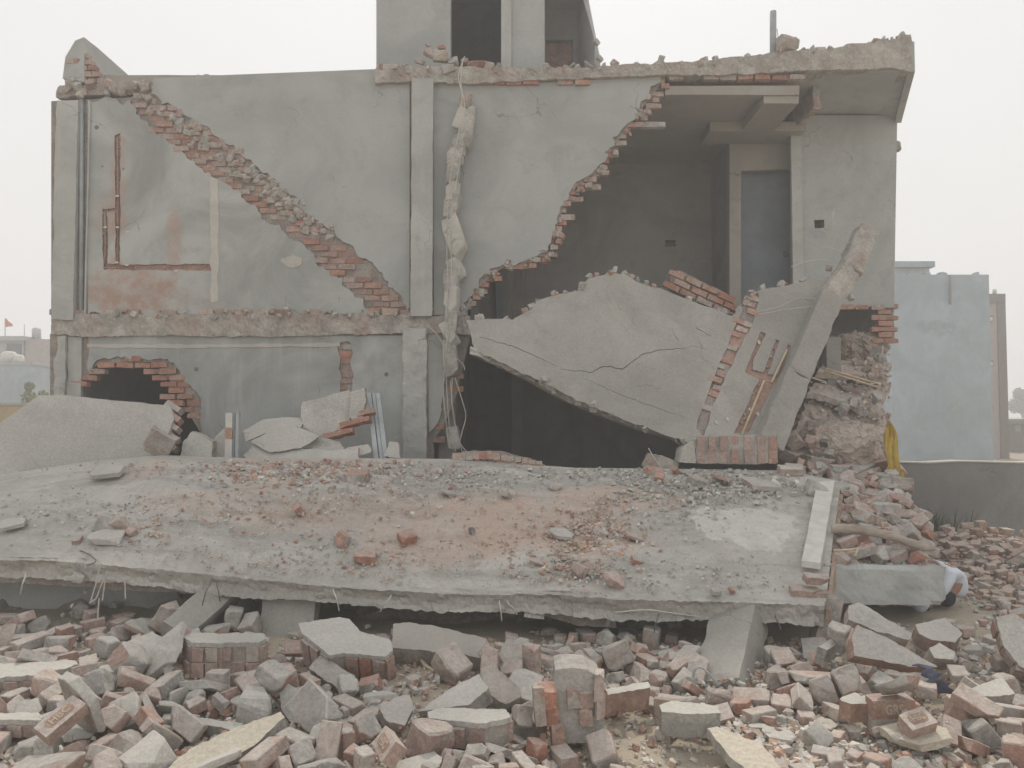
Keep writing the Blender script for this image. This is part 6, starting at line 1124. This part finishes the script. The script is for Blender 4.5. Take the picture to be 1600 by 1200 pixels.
 (0,5,7,85,5133,-3225,175,-28,-5,18),(0,2,2,50,4860,-1936,250,9,-9,-15),(0,2,7,70,5457,-139,347,0,11,128),(1,0,7,70,5363,-1437,414,-9,180,-71),(0,1,2,70,5556,-2562,238,-169,2,-40),(0,1,7,85,5270,-1913,336,8,168,78),(0,1,1,85,5105,-1973,305,-10,-173,-79),(0,3,1,70,5316,-2451,254,-129,77,63),
 (0,2,7,50,5231,-2260,251,-5,-12,62),(1,4,7,50,5022,-2873,185,-97,-6,126),(3,2,7,85,5244,-1299,399,-5,168,-16),(0,0,7,50,5611,-1676,408,-59,-2,14),(0,2,7,85,4947,-1681,347,101,-30,-6),(0,5,7,85,5204,-1633,360,-3,13,-172),(0,1,1,70,4611,-1676,236,-8,173,-39),(0,4,1,85,5299,-840,420,88,11,144),
 (3,0,7,60,5532,-1654,405,9,167,65),(0,2,7,70,6166,-1003,388,-97,14,-24),(3,4,2,85,5911,-1912,387,-14,23,-132),(3,5,2,85,4887,-3241,154,-178,3,-42),(0,5,2,85,5611,-2660,238,-4,-174,-82),(0,2,7,70,5408,-3082,235,-97,-7,79),(0,0,2,85,5746,-1510,442,96,3,1),(1,2,2,70,5285,-966,414,-98,3,99),
 (3,4,7,50,5219,-3643,112,-179,5,53),(0,1,7,85,5638,-2957,213,-93,-2,153),(0,5,7,85,4986,-1535,325,-2,-7,42),(0,3,7,85,5865,-1717,392,5,-5,84),(0,2,7,50,5281,-1736,350,-11,0,118),(0,0,7,50,4875,-2165,223,12,-4,-25),(1,2,1,60,4307,-3593,164,99,1,-122),(0,5,7,70,5408,-2772,217,103,3,-65),
 (1,5,2,85,5047,-2776,227,65,-107,83),(0,1,7,60,5196,-1994,315,36,51,57),(0,1,1,50,5146,-1776,329,-101,0,120),(0,4,7,60,5706,-1730,406,41,103,-64),(1,1,2,60,5241,-2145,291,10,-7,-2),(0,0,2,50,4912,-1761,278,-7,-7,71),(0,2,2,70,5085,-1700,325,163,-10,73),(1,0,1,85,5197,-1481,388,-165,4,-79),
 (3,2,7,85,5986,-2433,279,1,-9,122),(0,3,7,70,4438,-2854,167,-8,-177,-18),(1,0,7,70,5493,-1912,387,4,74,91),(1,3,2,50,5631,-1859,378,148,-32,79),(0,1,7,85,4679,-3043,190,106,92,-41),(0,4,7,85,5867,-2250,322,81,178,-5),(0,4,7,60,5072,-3410,132,-4,0,-117),(0,5,7,70,6179,-1692,357,-135,9,-35),
 (3,2,7,60,5057,-2670,225,7,-21,-26),(3,4,7,85,5741,-2673,284,57,-10,-67),(1,5,7,70,5445,-2266,298,-19,-18,-82),(0,3,1,85,5891,-2071,334,5,8,-9),(1,4,7,85,6398,-1942,317,36,-7,19),(3,1,7,50,5750,-1386,421,5,1,26),(0,4,7,85,5184,-1179,401,-51,-32,-24),(0,0,7,60,5431,-1975,346,103,-4,-2),
 (0,0,7,70,5623,-3076,190,-80,5,-75),(1,1,7,50,6017,-1308,399,61,41,138),(1,1,1,60,5852,-2701,250,7,0,-13),(0,5,2,85,5643,-2183,351,-166,-42,-60),(1,3,7,70,4771,-2568,221,-82,15,-148),(0,5,7,50,5270,-2706,198,-94,-4,128),(1,2,1,70,4977,-1960,290,95,-14,41),(3,2,7,85,5915,-1606,399,-6,-171,-1),
 (1,5,2,50,5382,-2438,253,63,-31,115),(0,5,1,60,5613,-583,409,-3,2,39),(0,1,2,60,5439,-1124,420,8,1,-102),(1,0,7,50,4818,-2422,201,6,-2,-63),(0,3,7,50,4866,-1872,261,-14,176,-21),(0,0,7,70,5513,-2414,255,9,-16,44),(0,3,7,70,5465,-1228,443,-88,10,-152),(0,0,7,60,5709,-2736,222,180,8,-77),
 (0,4,7,85,5081,-2470,222,178,-1,20),(0,2,7,85,5099,-2327,255,96,-8,14),(0,5,7,85,4743,-3252,155,-1,5,-72),(3,0,7,50,5211,-1797,340,-107,-3,119),(3,1,7,70,5454,-3092,169,-9,-175,-65),(3,1,7,60,5344,-3002,163,2,8,-103),(1,1,7,60,5698,-1151,452,3,-5,149),(1,3,7,85,5576,-1117,483,-124,87,-52),
 (0,3,7,50,5488,-828,413,-5,5,74),(3,3,7,60,5837,-2323,285,-9,0,171),(1,3,7,85,6213,-1155,386,-5,10,-24),(0,4,1,50,4702,-2496,178,1,171,82),(0,2,7,70,5817,-1895,399,27,-70,-57),(1,2,7,60,5625,-2059,346,-57,3,-3),(0,2,1,70,5339,-2328,272,99,-4,-3),(0,0,7,70,5385,-3204,152,172,-3,93),
 (0,5,7,60,4714,-1874,235,-13,-177,-51),(0,0,7,85,5072,-2163,289,-17,21,136),(0,4,7,50,5465,-1571,405,177,-11,32),(3,3,7,70,4935,-2069,252,-10,-178,-50),(1,3,1,70,4529,-2281,192,-50,-160,36),(0,2,7,50,5162,-1718,356,73,44,11),(0,4,2,70,4952,-2289,235,105,1,-43),(0,3,7,85,4875,-2346,238,7,-135,-34),
 (3,4,1,70,5204,-2388,247,22,10,-158),(0,2,1,50,5399,-1540,395,165,-8,68),(0,0,7,85,5615,-1391,440,0,3,-102),(0,1,1,70,5467,-1463,434,32,68,1),(0,0,7,60,5782,-1202,429,9,-1,85),(1,2,7,60,5091,-2949,173,5,-4,44),(0,2,7,50,5075,-1804,305,177,-13,5),(3,3,2,85,4734,-2307,203,2,6,-151),
 (0,1,7,85,5983,-964,412,178,5,-35),(0,4,7,85,5983,-1183,412,7,7,36),(0,5,7,70,5230,-3286,142,-178,4,-53),(0,5,1,85,5285,-3222,167,58,48,104),(0,0,1,85,5176,-2606,235,30,-174,-30),(0,3,7,85,5719,-2255,305,-2,12,-94),(0,2,7,50,4980,-1823,284,-10,6,139),(3,0,7,85,4612,-3109,170,2,1,-42),
 (3,4,7,70,5539,-2196,327,1,-12,-71),(3,1,7,70,5746,-583,426,-84,2,124),(3,3,1,85,4882,-3002,182,-178,-1,59),
]
_more = []                     # the pile by the wall spills further and is stacked higher
for (kd, k, mt, s, x, y, z, a, b, c) in RUBBLE:
    X, Y, Z = x / 1000, y / 1000, z / 1000
    if not (Y > -3.9 and X > 3.6): continue
    if X < 5.6 and Y < -1.2 and (x + y) % 3: dx, dy = -.30, -.75; _more.append((kd, (k + 2) % 6, mt, s, x - 300, y - 750, round((Z - gh(X, Y) + gh(X - .3, Y - .75)) * 1000), a, b, c + 70))
    if X > 4.9 and -2.3 < Y < .6 and (x + y) % 2: _more.append((kd, (k + 1) % 6, mt, s, x + 90, y + 60, z + 75, a + 8, b, c + 40))
RUBBLE = RUBBLE + _more
CLEAR = [(1352, 1474, 1078, 1172), (572, 648, 1128, 1206), (834, 952, 1040, 1168), (1392, 1502, 905, 992), (300, 445, 1112, 1175), (66, 124, 1108, 1160), (650, 800, 1060, 1150), (1088, 1205, 978, 1078), (402, 466, 930, 1036), (612, 775, 960, 1030)]     # kept free so that the big pieces show
ANCH = [(350, 1020, 'flat-topped masonry block'), (540, 1010, 'biggest pale boulder'), (690, 1005, 'reddish slab under the roof'), (220, 1015, 'four-sided pale plate'), (50, 1045, 'flat slab at the left edge'), (705, 1085, 'tilted long plate'), (730, 1120, 'red-cornered flat slab'), (785, 1070, 'pink-topped block'), (350, 1165, 'long cream slab'), (1400, 1010, 'orange-rimmed slab'), (1590, 1010, 'leaning wall end'), (1075, 1110, 'oblong pale-topped block'), (980, 1085, 'red-flanked block'), (1160, 1170, 'cream plate on the sand'), (620, 1112, 'warm grey plate'), (20, 1125, 'low brick-edged slab'), (460, 1100, 'rounded upright plate'), (115, 1130, 'stamped-brick plate'), (425, 1060, 'narrow masonry slab'), (520, 1050, 'mortar-smeared slab'), (1467, 985, 'rounded pale plate'), (1550, 1075, 'low right-hand slab'), (1310, 1005, 'square-cut concrete length'), (1340, 1100, 'white-topped block'), (900, 1105, 'tall brickwork stump'), (608, 1166, 'stamped brick in the middle'), (1390, 1118, 'pair of lettered bricks'), (1150, 1020, 'slanting column'), (445, 990, 'broad column stump'), (1250, 1180, 'gravel'), (150, 1190, 'bottom left corner'), (1580, 1180, 'bottom right corner'), (760, 1185, 'bottom edge centre')]
CW = ['dust-grey', 'tan', 'dull red', 'bright red', 'grey', 'pale', 'pinkish', 'tan']
KN = [('broken_brick', 'broken brick'), ('mortar_lump', 'mortar lump'), ('plaster_flake', 'flake'), ('loose_brick', 'whole brick')]
for (kd, k, mt, s, x, y, z, a, b, c) in RUBBLE:
    x, y, z = x / 1000, y / 1000, z / 1000; d = Vector((x, y, z)) - CAM; sc_ = d.y * _c + d.z * _s; qx, qy = 800 + 1200 * d.x / sc_, 600 - 1200 * (d.z * _c - d.y * _s) / sc_
    if any(q[0] < qx < q[1] and q[2] < qy < q[3] for q in CLEAR): continue
    o = put_chunk(KN[kd][0], RM[mt], kd, k, (x, y, z), (a, b, c), s / 100.0)
    size = 'small' if s < 70 else 'big' if s > 105 else 'middling'
    up = (Euler((R(a), R(b), R(c))).to_matrix() @ Vector((0, 0, 1))).z
    pose = 'flat' if abs(up) > .85 else 'tilted' if abs(up) > .4 else 'on edge'
    if y > -3.9 and x > 3.6:
        lab = '%s %s %s, %s, %s of the boundary wall pile' % (size, CW[mt], KN[kd][1], pose, ('left' if qx < 1510 else 'middle' if qx < 1555 else 'right') + (' top' if qy < 885 else ' flank' if qy < 925 else ' foot'))
        grp = 'bricks of the low pile by the boundary wall'
    else:
        an = min(ANCH, key=lambda q: (q[0] - qx) ** 2 + 2.5 * (q[1] - qy) ** 2); dx, dy = qx - an[0], 1.6 * (qy - an[1])
        rel = 'right of' if dx > abs(dy) else 'left of' if -dx > abs(dy) else 'in front of' if dy > 0 else 'behind'
        lab = '%s %s %s %s %s the %s' % (size, CW[mt], KN[kd][1], pose, rel, an[2]); grp = 'loose rubble of the foreground heap'
    tag(o, lab, 'brick' if kd in (0, 3) else 'rubble', grp)
rr = random.Random(5); pl = []
def gpt(px, py):
    d = ray(px, py); t_ = 3.0
    for _ in range(400):
        p = CAM + d * t_
        if p.z < gh(p.x, p.y): return p
        t_ += .03
    return None
for i in range(12000):
    x = rr.uniform(-60, 1660); y = rr.uniform(1000, 1215)
    dens = 1.0 if (x > 1150 and y > 1130) else .35 if x > 840 and y > 1120 else .6
    if rr.random() > dens: continue
    p = gpt(x, y)
    if p is None: continue
    sz = rr.choice((.015, .02, .03, .04, .055, .08)) * (1.3 if x > 1150 else 1); pl.append((p.x, p.y, gh(p.x, p.y) + sz * .15, sz, rr.choice((0, 1, 1, 2, 3, 3))))
for (kd, k, mt, s, x, y, z, a, b, c) in RUBBLE:      # fines that choke the gaps of the heap
    x, y, z = x / 1000, y / 1000, z / 1000
    for i in range(11):
        X, Y = x + rr.gauss(0, .11), y + rr.gauss(0, .11); g0 = gh(X, Y); sz = rr.choice((.02, .03, .04, .055, .075)); pl.append((X, Y, g0 + sz * .2 + max(0, z - .04 - g0) * rr.random() * .75, sz, rr.choice((0, 0, 1, 1, 2, 3))))
chips('gravel', pl, [M['chip_grey'], M['chip_pale'], M['chip_red'], M['chip_tan']], 'loose gravel and brick chippings scattered over the sandy ground in front')

# ------------------------------------------------------------------ crouching person behind the beam block
def skin(name, pts, edges, mat, parent, root=0, lv=2):
    me = bpy.data.meshes.new(name); me.from_pydata([p[0] for p in pts], edges, []); o = bpy.data.objects.new(name, me); link(o, parent); WM[o.name] = Matrix.Identity(4)
    md = o.modifiers.new('skin', 'SKIN'); md.use_smooth_shade = True
    for i, p in enumerate(pts):
        r = p[1]; me.skin_vertices[0].data[i].radius = (r, r) if not isinstance(r, tuple) else r; me.skin_vertices[0].data[i].use_root = (i == root)
    sb = o.modifiers.new('sub', 'SUBSURF'); sb.levels = lv; sb.render_levels = lv; me.materials.append(mat); return o
px_, py_ = 4.03, -3.1; gz = gh(px_, py_)
def B(x, y, z): return (px_ + x, py_ + y, gz + z)
M['skin'] = m_plain('skin', (.30, .17, .11), .6, .05, 9); M['shirt'] = m_plain('white_shirt', (.62, .65, .72), .85, .06, 7, bump=.4); M['trousers'] = m_plain('navy_trousers', (.03, .033, .045), .9, .2, 8); M['hair'] = m_plain('black_hair', (.015, .014, .013), .6, .2, 30)
per = thing('person', 'person in pale shirt and dark trousers crouching behind the beam block', 'person', (px_, py_, gz))
# continuous body: pelvis, spine, neck, head, arms, legs (skin showing at head and hands)
HD = Vector((-.27, 0, .40))       # head, sunk forward between the shoulders
def H(x, y, z): return B(HD.x + x, HD.y + y, HD.z + z)
body = skin('body', [(B(.10, 0, .13), .10), (B(.13, 0, .25), .105), (B(.03, 0, .36), .11), (B(-.09, 0, .385), .055), (B(-.16, 0, .385), .048), (H(0, 0, 0), (.085, .095)), (H(-.06, 0, -.035), (.07, .075)),
   (B(.0, -.17, .33), .05), (B(-.10, -.20, .17), .042), (B(-.28, -.14, .10), .033), (B(-.35, -.12, .085), .028), (B(.0, .17, .33), .05), (B(-.10, .20, .17), .042), (B(-.28, .14, .10), .033), (B(-.35, .12, .085), .028),
   (B(.02, -.10, .12), .08), (B(-.26, -.12, .22), .06), (B(-.16, -.12, .04), .04), (B(-.24, -.13, .03), .034), (B(.02, .10, .12), .08), (B(-.28, .12, .22), .06), (B(-.18, .12, .04), .04), (B(-.26, .13, .03), .034)],
   [(0, 1), (1, 2), (2, 3), (3, 4), (4, 5), (5, 6), (2, 7), (7, 8), (8, 9), (9, 10), (2, 11), (11, 12), (12, 13), (13, 14), (0, 15), (15, 16), (16, 17), (17, 18), (0, 19), (19, 20), (20, 21), (21, 22)], M['skin'], per)
skin('shirt', [(B(.11, 0, .09), .115), (B(.15, 0, .19), .12), (B(.13, 0, .28), .125), (B(.03, 0, .365), .125), (B(-.07, 0, .39), .07), (B(.0, -.17, .33), .066), (B(-.09, -.20, .19), .058), (B(-.27, -.145, .105), .044), (B(.0, .17, .33), .066), (B(-.09, .20, .19), .058), (B(-.27, .145, .105), .044)],
   [(0, 1), (1, 2), (2, 3), (3, 4), (3, 5), (5, 6), (6, 7), (3, 8), (8, 9), (9, 10)], M['shirt'], per)
skin('trousers', [(B(.08, 0, .09), .10), (B(.0, -.10, .11), .092), (B(-.26, -.12, .22), .075), (B(-.16, -.12, .06), .055), (B(.0, .10, .11), .092), (B(-.28, .12, .22), .075), (B(-.18, .12, .06), .055)],
   [(0, 1), (1, 2), (2, 3), (0, 4), (4, 5), (5, 6)], M['trousers'], per)
skin('hair', [(H(.045, 0, .005), (.085, .10)), (H(.01, 0, .055), (.088, .10)), (H(-.03, 0, .075), (.06, .07))], [(0, 1), (1, 2)], M['hair'], per)
for s in (-1, 1):
    for k in range(4): skin('finger', [(B(-.36, s * .115 + (k - 1.5) * .017, .08), .011), (B(-.40, s * .115 + (k - 1.5) * .018, .075), .0095), (B(-.43 + abs(k - 1.5) * .006, s * .115 + (k - 1.5) * .018, .06), .008)], [(0, 1), (1, 2)], M['skin'], per, lv=1)
    skin('thumb', [(B(-.34, s * .09, .08), .012), (B(-.37, s * .07, .075), .010), (B(-.395, s * .068, .068), .0085)], [(0, 1), (1, 2)], M['skin'], per, lv=1)
    skin('ear', [(H(.0, s * .095, -.02), .012), (H(.0, s * .1, .005), .014)], [(0, 1)], M['skin'], per, lv=1)
    skin('shoe', [(B(-.17, s * .125, .03), .038), (B(-.25, s * .13, .028), .04), (B(-.32, s * .135, .022), .03)], [(0, 1), (1, 2)], M['hair'], per, lv=1)
    skin('eye', [(H(-.10, s * .032, .012), .009), (H(-.105, s * .032, .01), .009)], [(0, 1)], M['hair'], per, lv=1)
skin('nose', [(H(-.115, 0, -.005), .012), (H(-.138, 0, -.035), .014)], [(0, 1)], M['skin'], per, lv=1)
skin('mouth', [(H(-.118, -.02, -.07), .008), (H(-.12, .02, -.07), .008)], [(0, 1)], M['chase'], per, lv=1)
bx = P(1438, 972, -3.34); bz = gh(bx.x, bx.y)
bun = skin('white_bundle', [((bx.x - .09, bx.y, bz + .10), (.09, .10)), ((bx.x + .0, bx.y, bz + .15), (.12, .13)), ((bx.x + .09, bx.y, bz + .10), (.08, .09)), ((bx.x + .02, bx.y, bz + .22), .05)], [(0, 1), (1, 2), (1, 3)], M['shirt'], None, 1, 3); tag(bun, 'white cloth bundle on the ground beside the crouching person', 'bundle')

# ------------------------------------------------------------------ surroundings
def cube_px(name, x0, y0, x1, y1, Y, depth, mat, parent=None, z0=None):
    a, b = P(x0, y1, Y), P(x1, y0, Y); zl = a.z if z0 is None else z0
    v = [(x, y, z) for z in (zl, b.z) for y in (Y, Y + depth) for x in (a.x, b.x)]
    return mesh_ob(name, v, [(0, 1, 5, 4), (1, 3, 7, 5), (3, 2, 6, 7), (2, 0, 4, 6), (4, 5, 7, 6), (0, 2, 3, 1)], mat, parent)
bwl = thing('boundary_wall', 'low grey cement boundary wall running off to the right', 'wall', P(1500, 850, 1.7))
M['bwall'] = m_plaster('cement_render', (.235, .232, .225), .2, streak=.1)
xa = P(1399, 722, 1.62).x
loft('wall', [[Vector((x, 1.62, -.05)), Vector((x, 1.85, -.05)), Vector((x, 1.85, z)), Vector((x, 1.62, z))] for x, z in [(xa + i * .5, P(1500, 723 + 1.5 * math.sin(i * 2.1), 1.62).z) for i in range(26)]], M['bwall'], bwl)
loft('coping', [[Vector((x, 1.60, z)), Vector((x, 1.87, z)), Vector((x, 1.87, z + .02)), Vector((x, 1.60, z + .02))] for x, z in [(xa + i * .5, P(1500, 723 + 1.5 * math.sin(i * 2.1), 1.62).z + .002) for i in range(26)]], M['patch'], bwl)
o = inst('loose_brick', brick_mesh('brick_pale', 1), Matrix.LocRotScale(P(1523, 838, 1.55), Euler((.1, .1, .3)), Vector((1, 1, 1)))); tag(o, 'single brick perched above the pile against the boundary wall', 'brick')
rbox('brick_ledge', P(1523, 850, 1.55), (.3, .2, .16), (0, 0, 0), .05, .01, M['concrete_red'], bwl)
# weeds at the wall foot
wd = P(1475, 845, 1.2); v = []; f = []; r3 = random.Random(8)
for i in range(90):
    b = Vector((wd.x + r3.gauss(0, .16), wd.y + r3.gauss(0, .12), .1)); a = r3.uniform(0, 6.3); L = r3.uniform(.15, .5); d = Vector((math.cos(a) * .35, math.sin(a) * .35, 1)).normalized(); s = Vector((-math.sin(a), math.cos(a), 0)) * .014; k = len(v)
    for t_ in (0, .5, 1): q = b + d * L * t_ + Vector((math.cos(a), math.sin(a), 0)) * .12 * t_ * t_; v += [q - s * (1.05 - t_), q + s * (1.05 - t_)]
    f += [(k, k + 1, k + 3, k + 2), (k + 2, k + 3, k + 5, k + 4)]
M['leaf'] = m_plain('dull_leaf', (.075, .085, .05), .8, .3, 9)
weed = mesh_ob('weed_clump', v, f, M['leaf']); tag(weed, 'dark clump of weeds at the foot of the boundary wall', 'plant')

M['far_blue'] = m_plaster('pale_blue_render', (.335, .395, .44), .14, [(P(1465, 512, 19.6), (1.1, 3, .35), (.22, .27, .295), .75), (P(1500, 455, 19.6), (1.4, 3, .5), (.26, .32, .35), .6), (P(1495, 640, 19.6), (.3, 3, .6), (.29, .33, .31), .6)], streak=.12)
fb_ = thing('apartment_block', 'tall windowless pale blue-grey block beyond the boundary wall', 'building', (P(1470, 700, 19.6).x, 19.6, 0))
cube_px('wall', 1396, 429, 1545, 730, 19.6, 7, M['far_blue'], fb_, -.05)
cube_px('roof_canopy', 1399, 409, 1452, 430, 20.4, 3, M['board'], fb_); cube_px('roof_canopy', 1399, 408, 1461, 417, 20.1, 3, M['far_blue'], fb_)
tube('drain_pipe', [P(1485, 430, 19.55), P(1485, 475, 19.55)], .04, M['bwall'], fb_, 6)
for i, x in enumerate((1402, 1421, 1447, 1470, 1475, 1526)): cube_px('parapet_stub', x, 426 - i % 2, x + 9 - i, 430, 19.7, .3, M['far_blue'], fb_)
fb2 = thing('apartment_block', 'narrow beige block with brown trim beside the pale blue-grey block', 'building', (P(1560, 700, 24).x, 24, 0))
M['beige'] = m_plaster('beige_paint', (.40, .355, .33), .06, streak=.05); M['brown'] = m_plain('brown_trim', (.20, .165, .155), .9, .1)
cube_px('wall', 1530, 472, 1565, 730, 24, 8, M['beige'], fb2, -.05); cube_px('trim', 1530, 459, 1571, 473, 23.9, 8.2, M['brown'], fb2); cube_px('trim', 1565, 470, 1571, 730, 23.95, 8, M['brown'], fb2, -.05)
for y in (498, 568, 640):
    wd_ = cube_px('window', 1543.5, y - 5, 1552, y + 4, 23.93, .07, M['brown'], fb2); cube_px('pane', 1547, y - 2.5, 1551, y + 3, 23.915, .02, M['board'], wd_)
tank_ = tube('roof_tank', [P(1554, 459, 24.5), P(1554, 453, 24.5), P(1554, 451.5, 24.5)], [.09, .09, .04], M['board'], None, 10); tag(tank_, 'small white dish-like tank on the beige block roof', 'tank')
lowb = thing('low_building', 'low brownish shed at the right edge beyond the boundary wall', 'building', (P(1600, 700, 30).x, 30, 0))
cube_px('wall', 1569, 662, 1720, 740, 30, 6, M['brown'], lowb, -.05); cube_px('roof', 1566, 655, 1720, 662, 29.6, 7, M['bwall'], lowb)
for x in (1586, 1602): cube_px('window', x, 664, x + 9, 674, 29.97, .1, M['far_blue'], lowb)
def tree(name, base, h, rad, label, seed, cat='tree', n=1500, leaf=.12, mat=None):
    root = thing(name, label, cat, base); r = random.Random(seed); base = Vector(base)
    tube('trunk', [base, base + Vector((.05 * h, 0, h * .35)), base + Vector((.02 * h, 0, h * .7))], [h * .035, h * .025, h * .01], M['pole'], root, 7)
    for k in range(4): a = r.uniform(0, 6.3); tube('limb', [base + Vector((.03 * h, 0, h * .4)), base + Vector((math.cos(a) * rad * .5, math.sin(a) * rad * .5, h * (.6 + .08 * k)))], [h * .015, h * .006], M['pole'], root, 5)
    cl = [(Vector((r.uniform(-1, 1) * rad * .75, r.uniform(-1, 1) * rad * .75, h * r.uniform(.42, .95))), rad * r.uniform(.25, .5)) for _ in range(11)]; v = []; f = []
    for i in range(n):
        c_, q = r.choice(cl); d = Vector((r.gauss(0, 1), r.gauss(0, 1), r.gauss(0, 1))); d.normalize(); p = base + c_ + d * q * r.uniform(.5, 1.05); a = Vector((r.gauss(0, 1), r.gauss(0, 1), r.gauss(0, 1))).normalized() * leaf; b = a.orthogonal() * .6; k = len(v)
        v += [p - a, p + b, p + a, p - b]; f.append((k, k + 1, k + 2, k + 3))
    mesh_ob('crown', v, f, mat or M['tree_leaf'], root)
M['tree_leaf'] = m_plain('foliage', (.07, .095, .05), .8, .35, 3); M['bush_leaf'] = m_plain('yellow_green_foliage', (.17, .19, .06), .8, .3, 4)
p = P(1596, 652, 70); tree('distant_tree', (p.x, 70, 0), p.z + 2.7, 1.5, 'hazy tree above the shed at the right picture edge', 3, n=2600, leaf=.16)
p = P(1612, 652, 72); tree('distant_tree', (p.x + 1.2, 72, 0), p.z + 2.2, 1.7, 'second hazy tree cut by the right picture edge', 4, n=2600, leaf=.16)
# left: neighbours
hb = thing('neighbour_house', 'hazy grey upper-floor room with pinkish brick side far left', 'house', (P(40, 600, 34).x, 34, 0))
M['hz_grey'] = m_plain('grey_render', (.36, .37, .38), .9, .08); M['hz_pink'] = m_plain('pinkish_brickwork', (.36, .30, .285), .9, .1); M['hz_dark'] = m_plain('opening_shade', (.10, .11, .12), .8)
cube_px('wall', -30, 532, 37, 640, 34, 3, M['hz_grey'], hb, -.05); cube_px('wall', 37, 530, 95, 640, 34.05, 5, M['hz_pink'], hb, -.05); cube_px('roof', -30, 525, 38, 532, 33.7, 3.5, M['hz_grey'], hb)
wq = cube_px('window', 10, 537, 33, 556, 33.95, .1, M['hz_dark'], hb)  # solid box, the shade of the window opening painted as its colour
tank = tube('water_tank', [P(57, 530, 34.6), P(57, 515, 34.6), P(57, 512, 34.6)], [.24, .24, .16], M['steel'], None, 14); tag(tank, 'upright steel water tank on the far left roof', 'tank')
pole = thing('flag', 'small orange pennant on a thin pole above the far left roof', 'flag', P(8, 528, 34.3))
tube('pole', [P(8, 530, 34.3), P(8, 497, 34.3)], .025, M['hz_grey'], pole, 6)
fv = []; ff = []
for i in range(7):
    for s_ in (0, 1): q = P(8.5 + 12 * i / 6, (497 + 11 * i / 6) if s_ == 0 else (511 - 1.5 * i / 6), 34.3); fv.append(Vector((q.x, 34.3 + .05 * math.sin(i * 1.7), q.z)))
ff = [(2 * i, 2 * i + 1, 2 * i + 3, 2 * i + 2) for i in range(6)]
fo = mesh_ob('pennant', fv, ff, m_plain('orange_cloth', (.62, .20, .09), .9, .1), pole); fo.modifiers.new('thickness', 'SOLIDIFY').thickness = .012
tube('antenna', [P(38, 528, 34.2), P(38, 507, 34.2)], .02, M['hz_grey'], hb, 5)
for k, (x, w, y0) in enumerate(((14, 11, 549), (29, 8, 554))):
    tk_ = tube('water_tank', [P(x, 570, 25.5), P(x, y0 + 4, 25.5), P(x, y0 + 1, 25.5), P(x, y0, 25.5)], [w / 33, w / 33, w / 45, w / 120], M['board'], None, 14); tag(tk_, ['larger white plastic water tank on the low blue-grey house', 'smaller white plastic water tank on the low blue-grey house'][k], 'tank')
nb2 = thing('neighbour_house', 'low pale blue-grey house at the left edge, carrying two white tanks', 'house', (P(20, 620, 25).x, 25, 0))
cube_px('wall', -60, 568, 49, 640, 25, 4, M['far_blue'], nb2, -.05); cube_px('parapet', -60, 565, 50, 570, 24.95, 4.1, M['hz_grey'], nb2)
yw = thing('yellow_wall', 'ochre yellow compound wall behind the tipped wall panel', 'wall', (P(20, 700, 9).x, 9, 0)); M['ochre'] = m_plaster('ochre_wash', (.42, .335, .20), .12)
cube_px('wall', -400, 632, 72, 740, 9, .25, M['ochre'], yw, -.05); cube_px('coping', -400, 629, 73, 633, 8.97, .31, M['hz_grey'], yw)
p = P(62, 612, 20); tree('bush', (p.x, 20, 0), p.z + .55, .55, 'yellow-green bush between the low house and the broken house corner', 9, 'bush', 1200, .07, M['bush_leaf'])

# ------------------------------------------------------------------ dusty air
hz = mesh_ob('haze', [(x, y, z) for z in (-1.2, 26) for y in (-14, 92) for x in (-75, 75)], [(0, 1, 5, 4), (1, 3, 7, 5), (3, 2, 6, 7), (2, 0, 4, 6), (4, 5, 7, 6), (0, 2, 3, 1)], bpy.data.materials.new('dusty_air'))
hm = hz.data.materials[0]; hm.use_nodes = True; ht = hm.node_tree; ht.nodes.clear()
ho = ht.nodes.new('ShaderNodeOutputMaterial'); hv = ht.nodes.new('ShaderNodeVolumePrincipled'); hv.inputs['Color'].default_value = (.93, .94, .97, 1); hv.inputs['Density'].default_value = HAZE; hv.inputs['Anisotropy'].default_value = .2
ht.links.new(hv.outputs[0], ho.inputs['Volume']); hz['kind'] = 'stuff'; hz['label'] = 'thin dusty haze in the air over the whole site'; hz['category'] = 'haze'
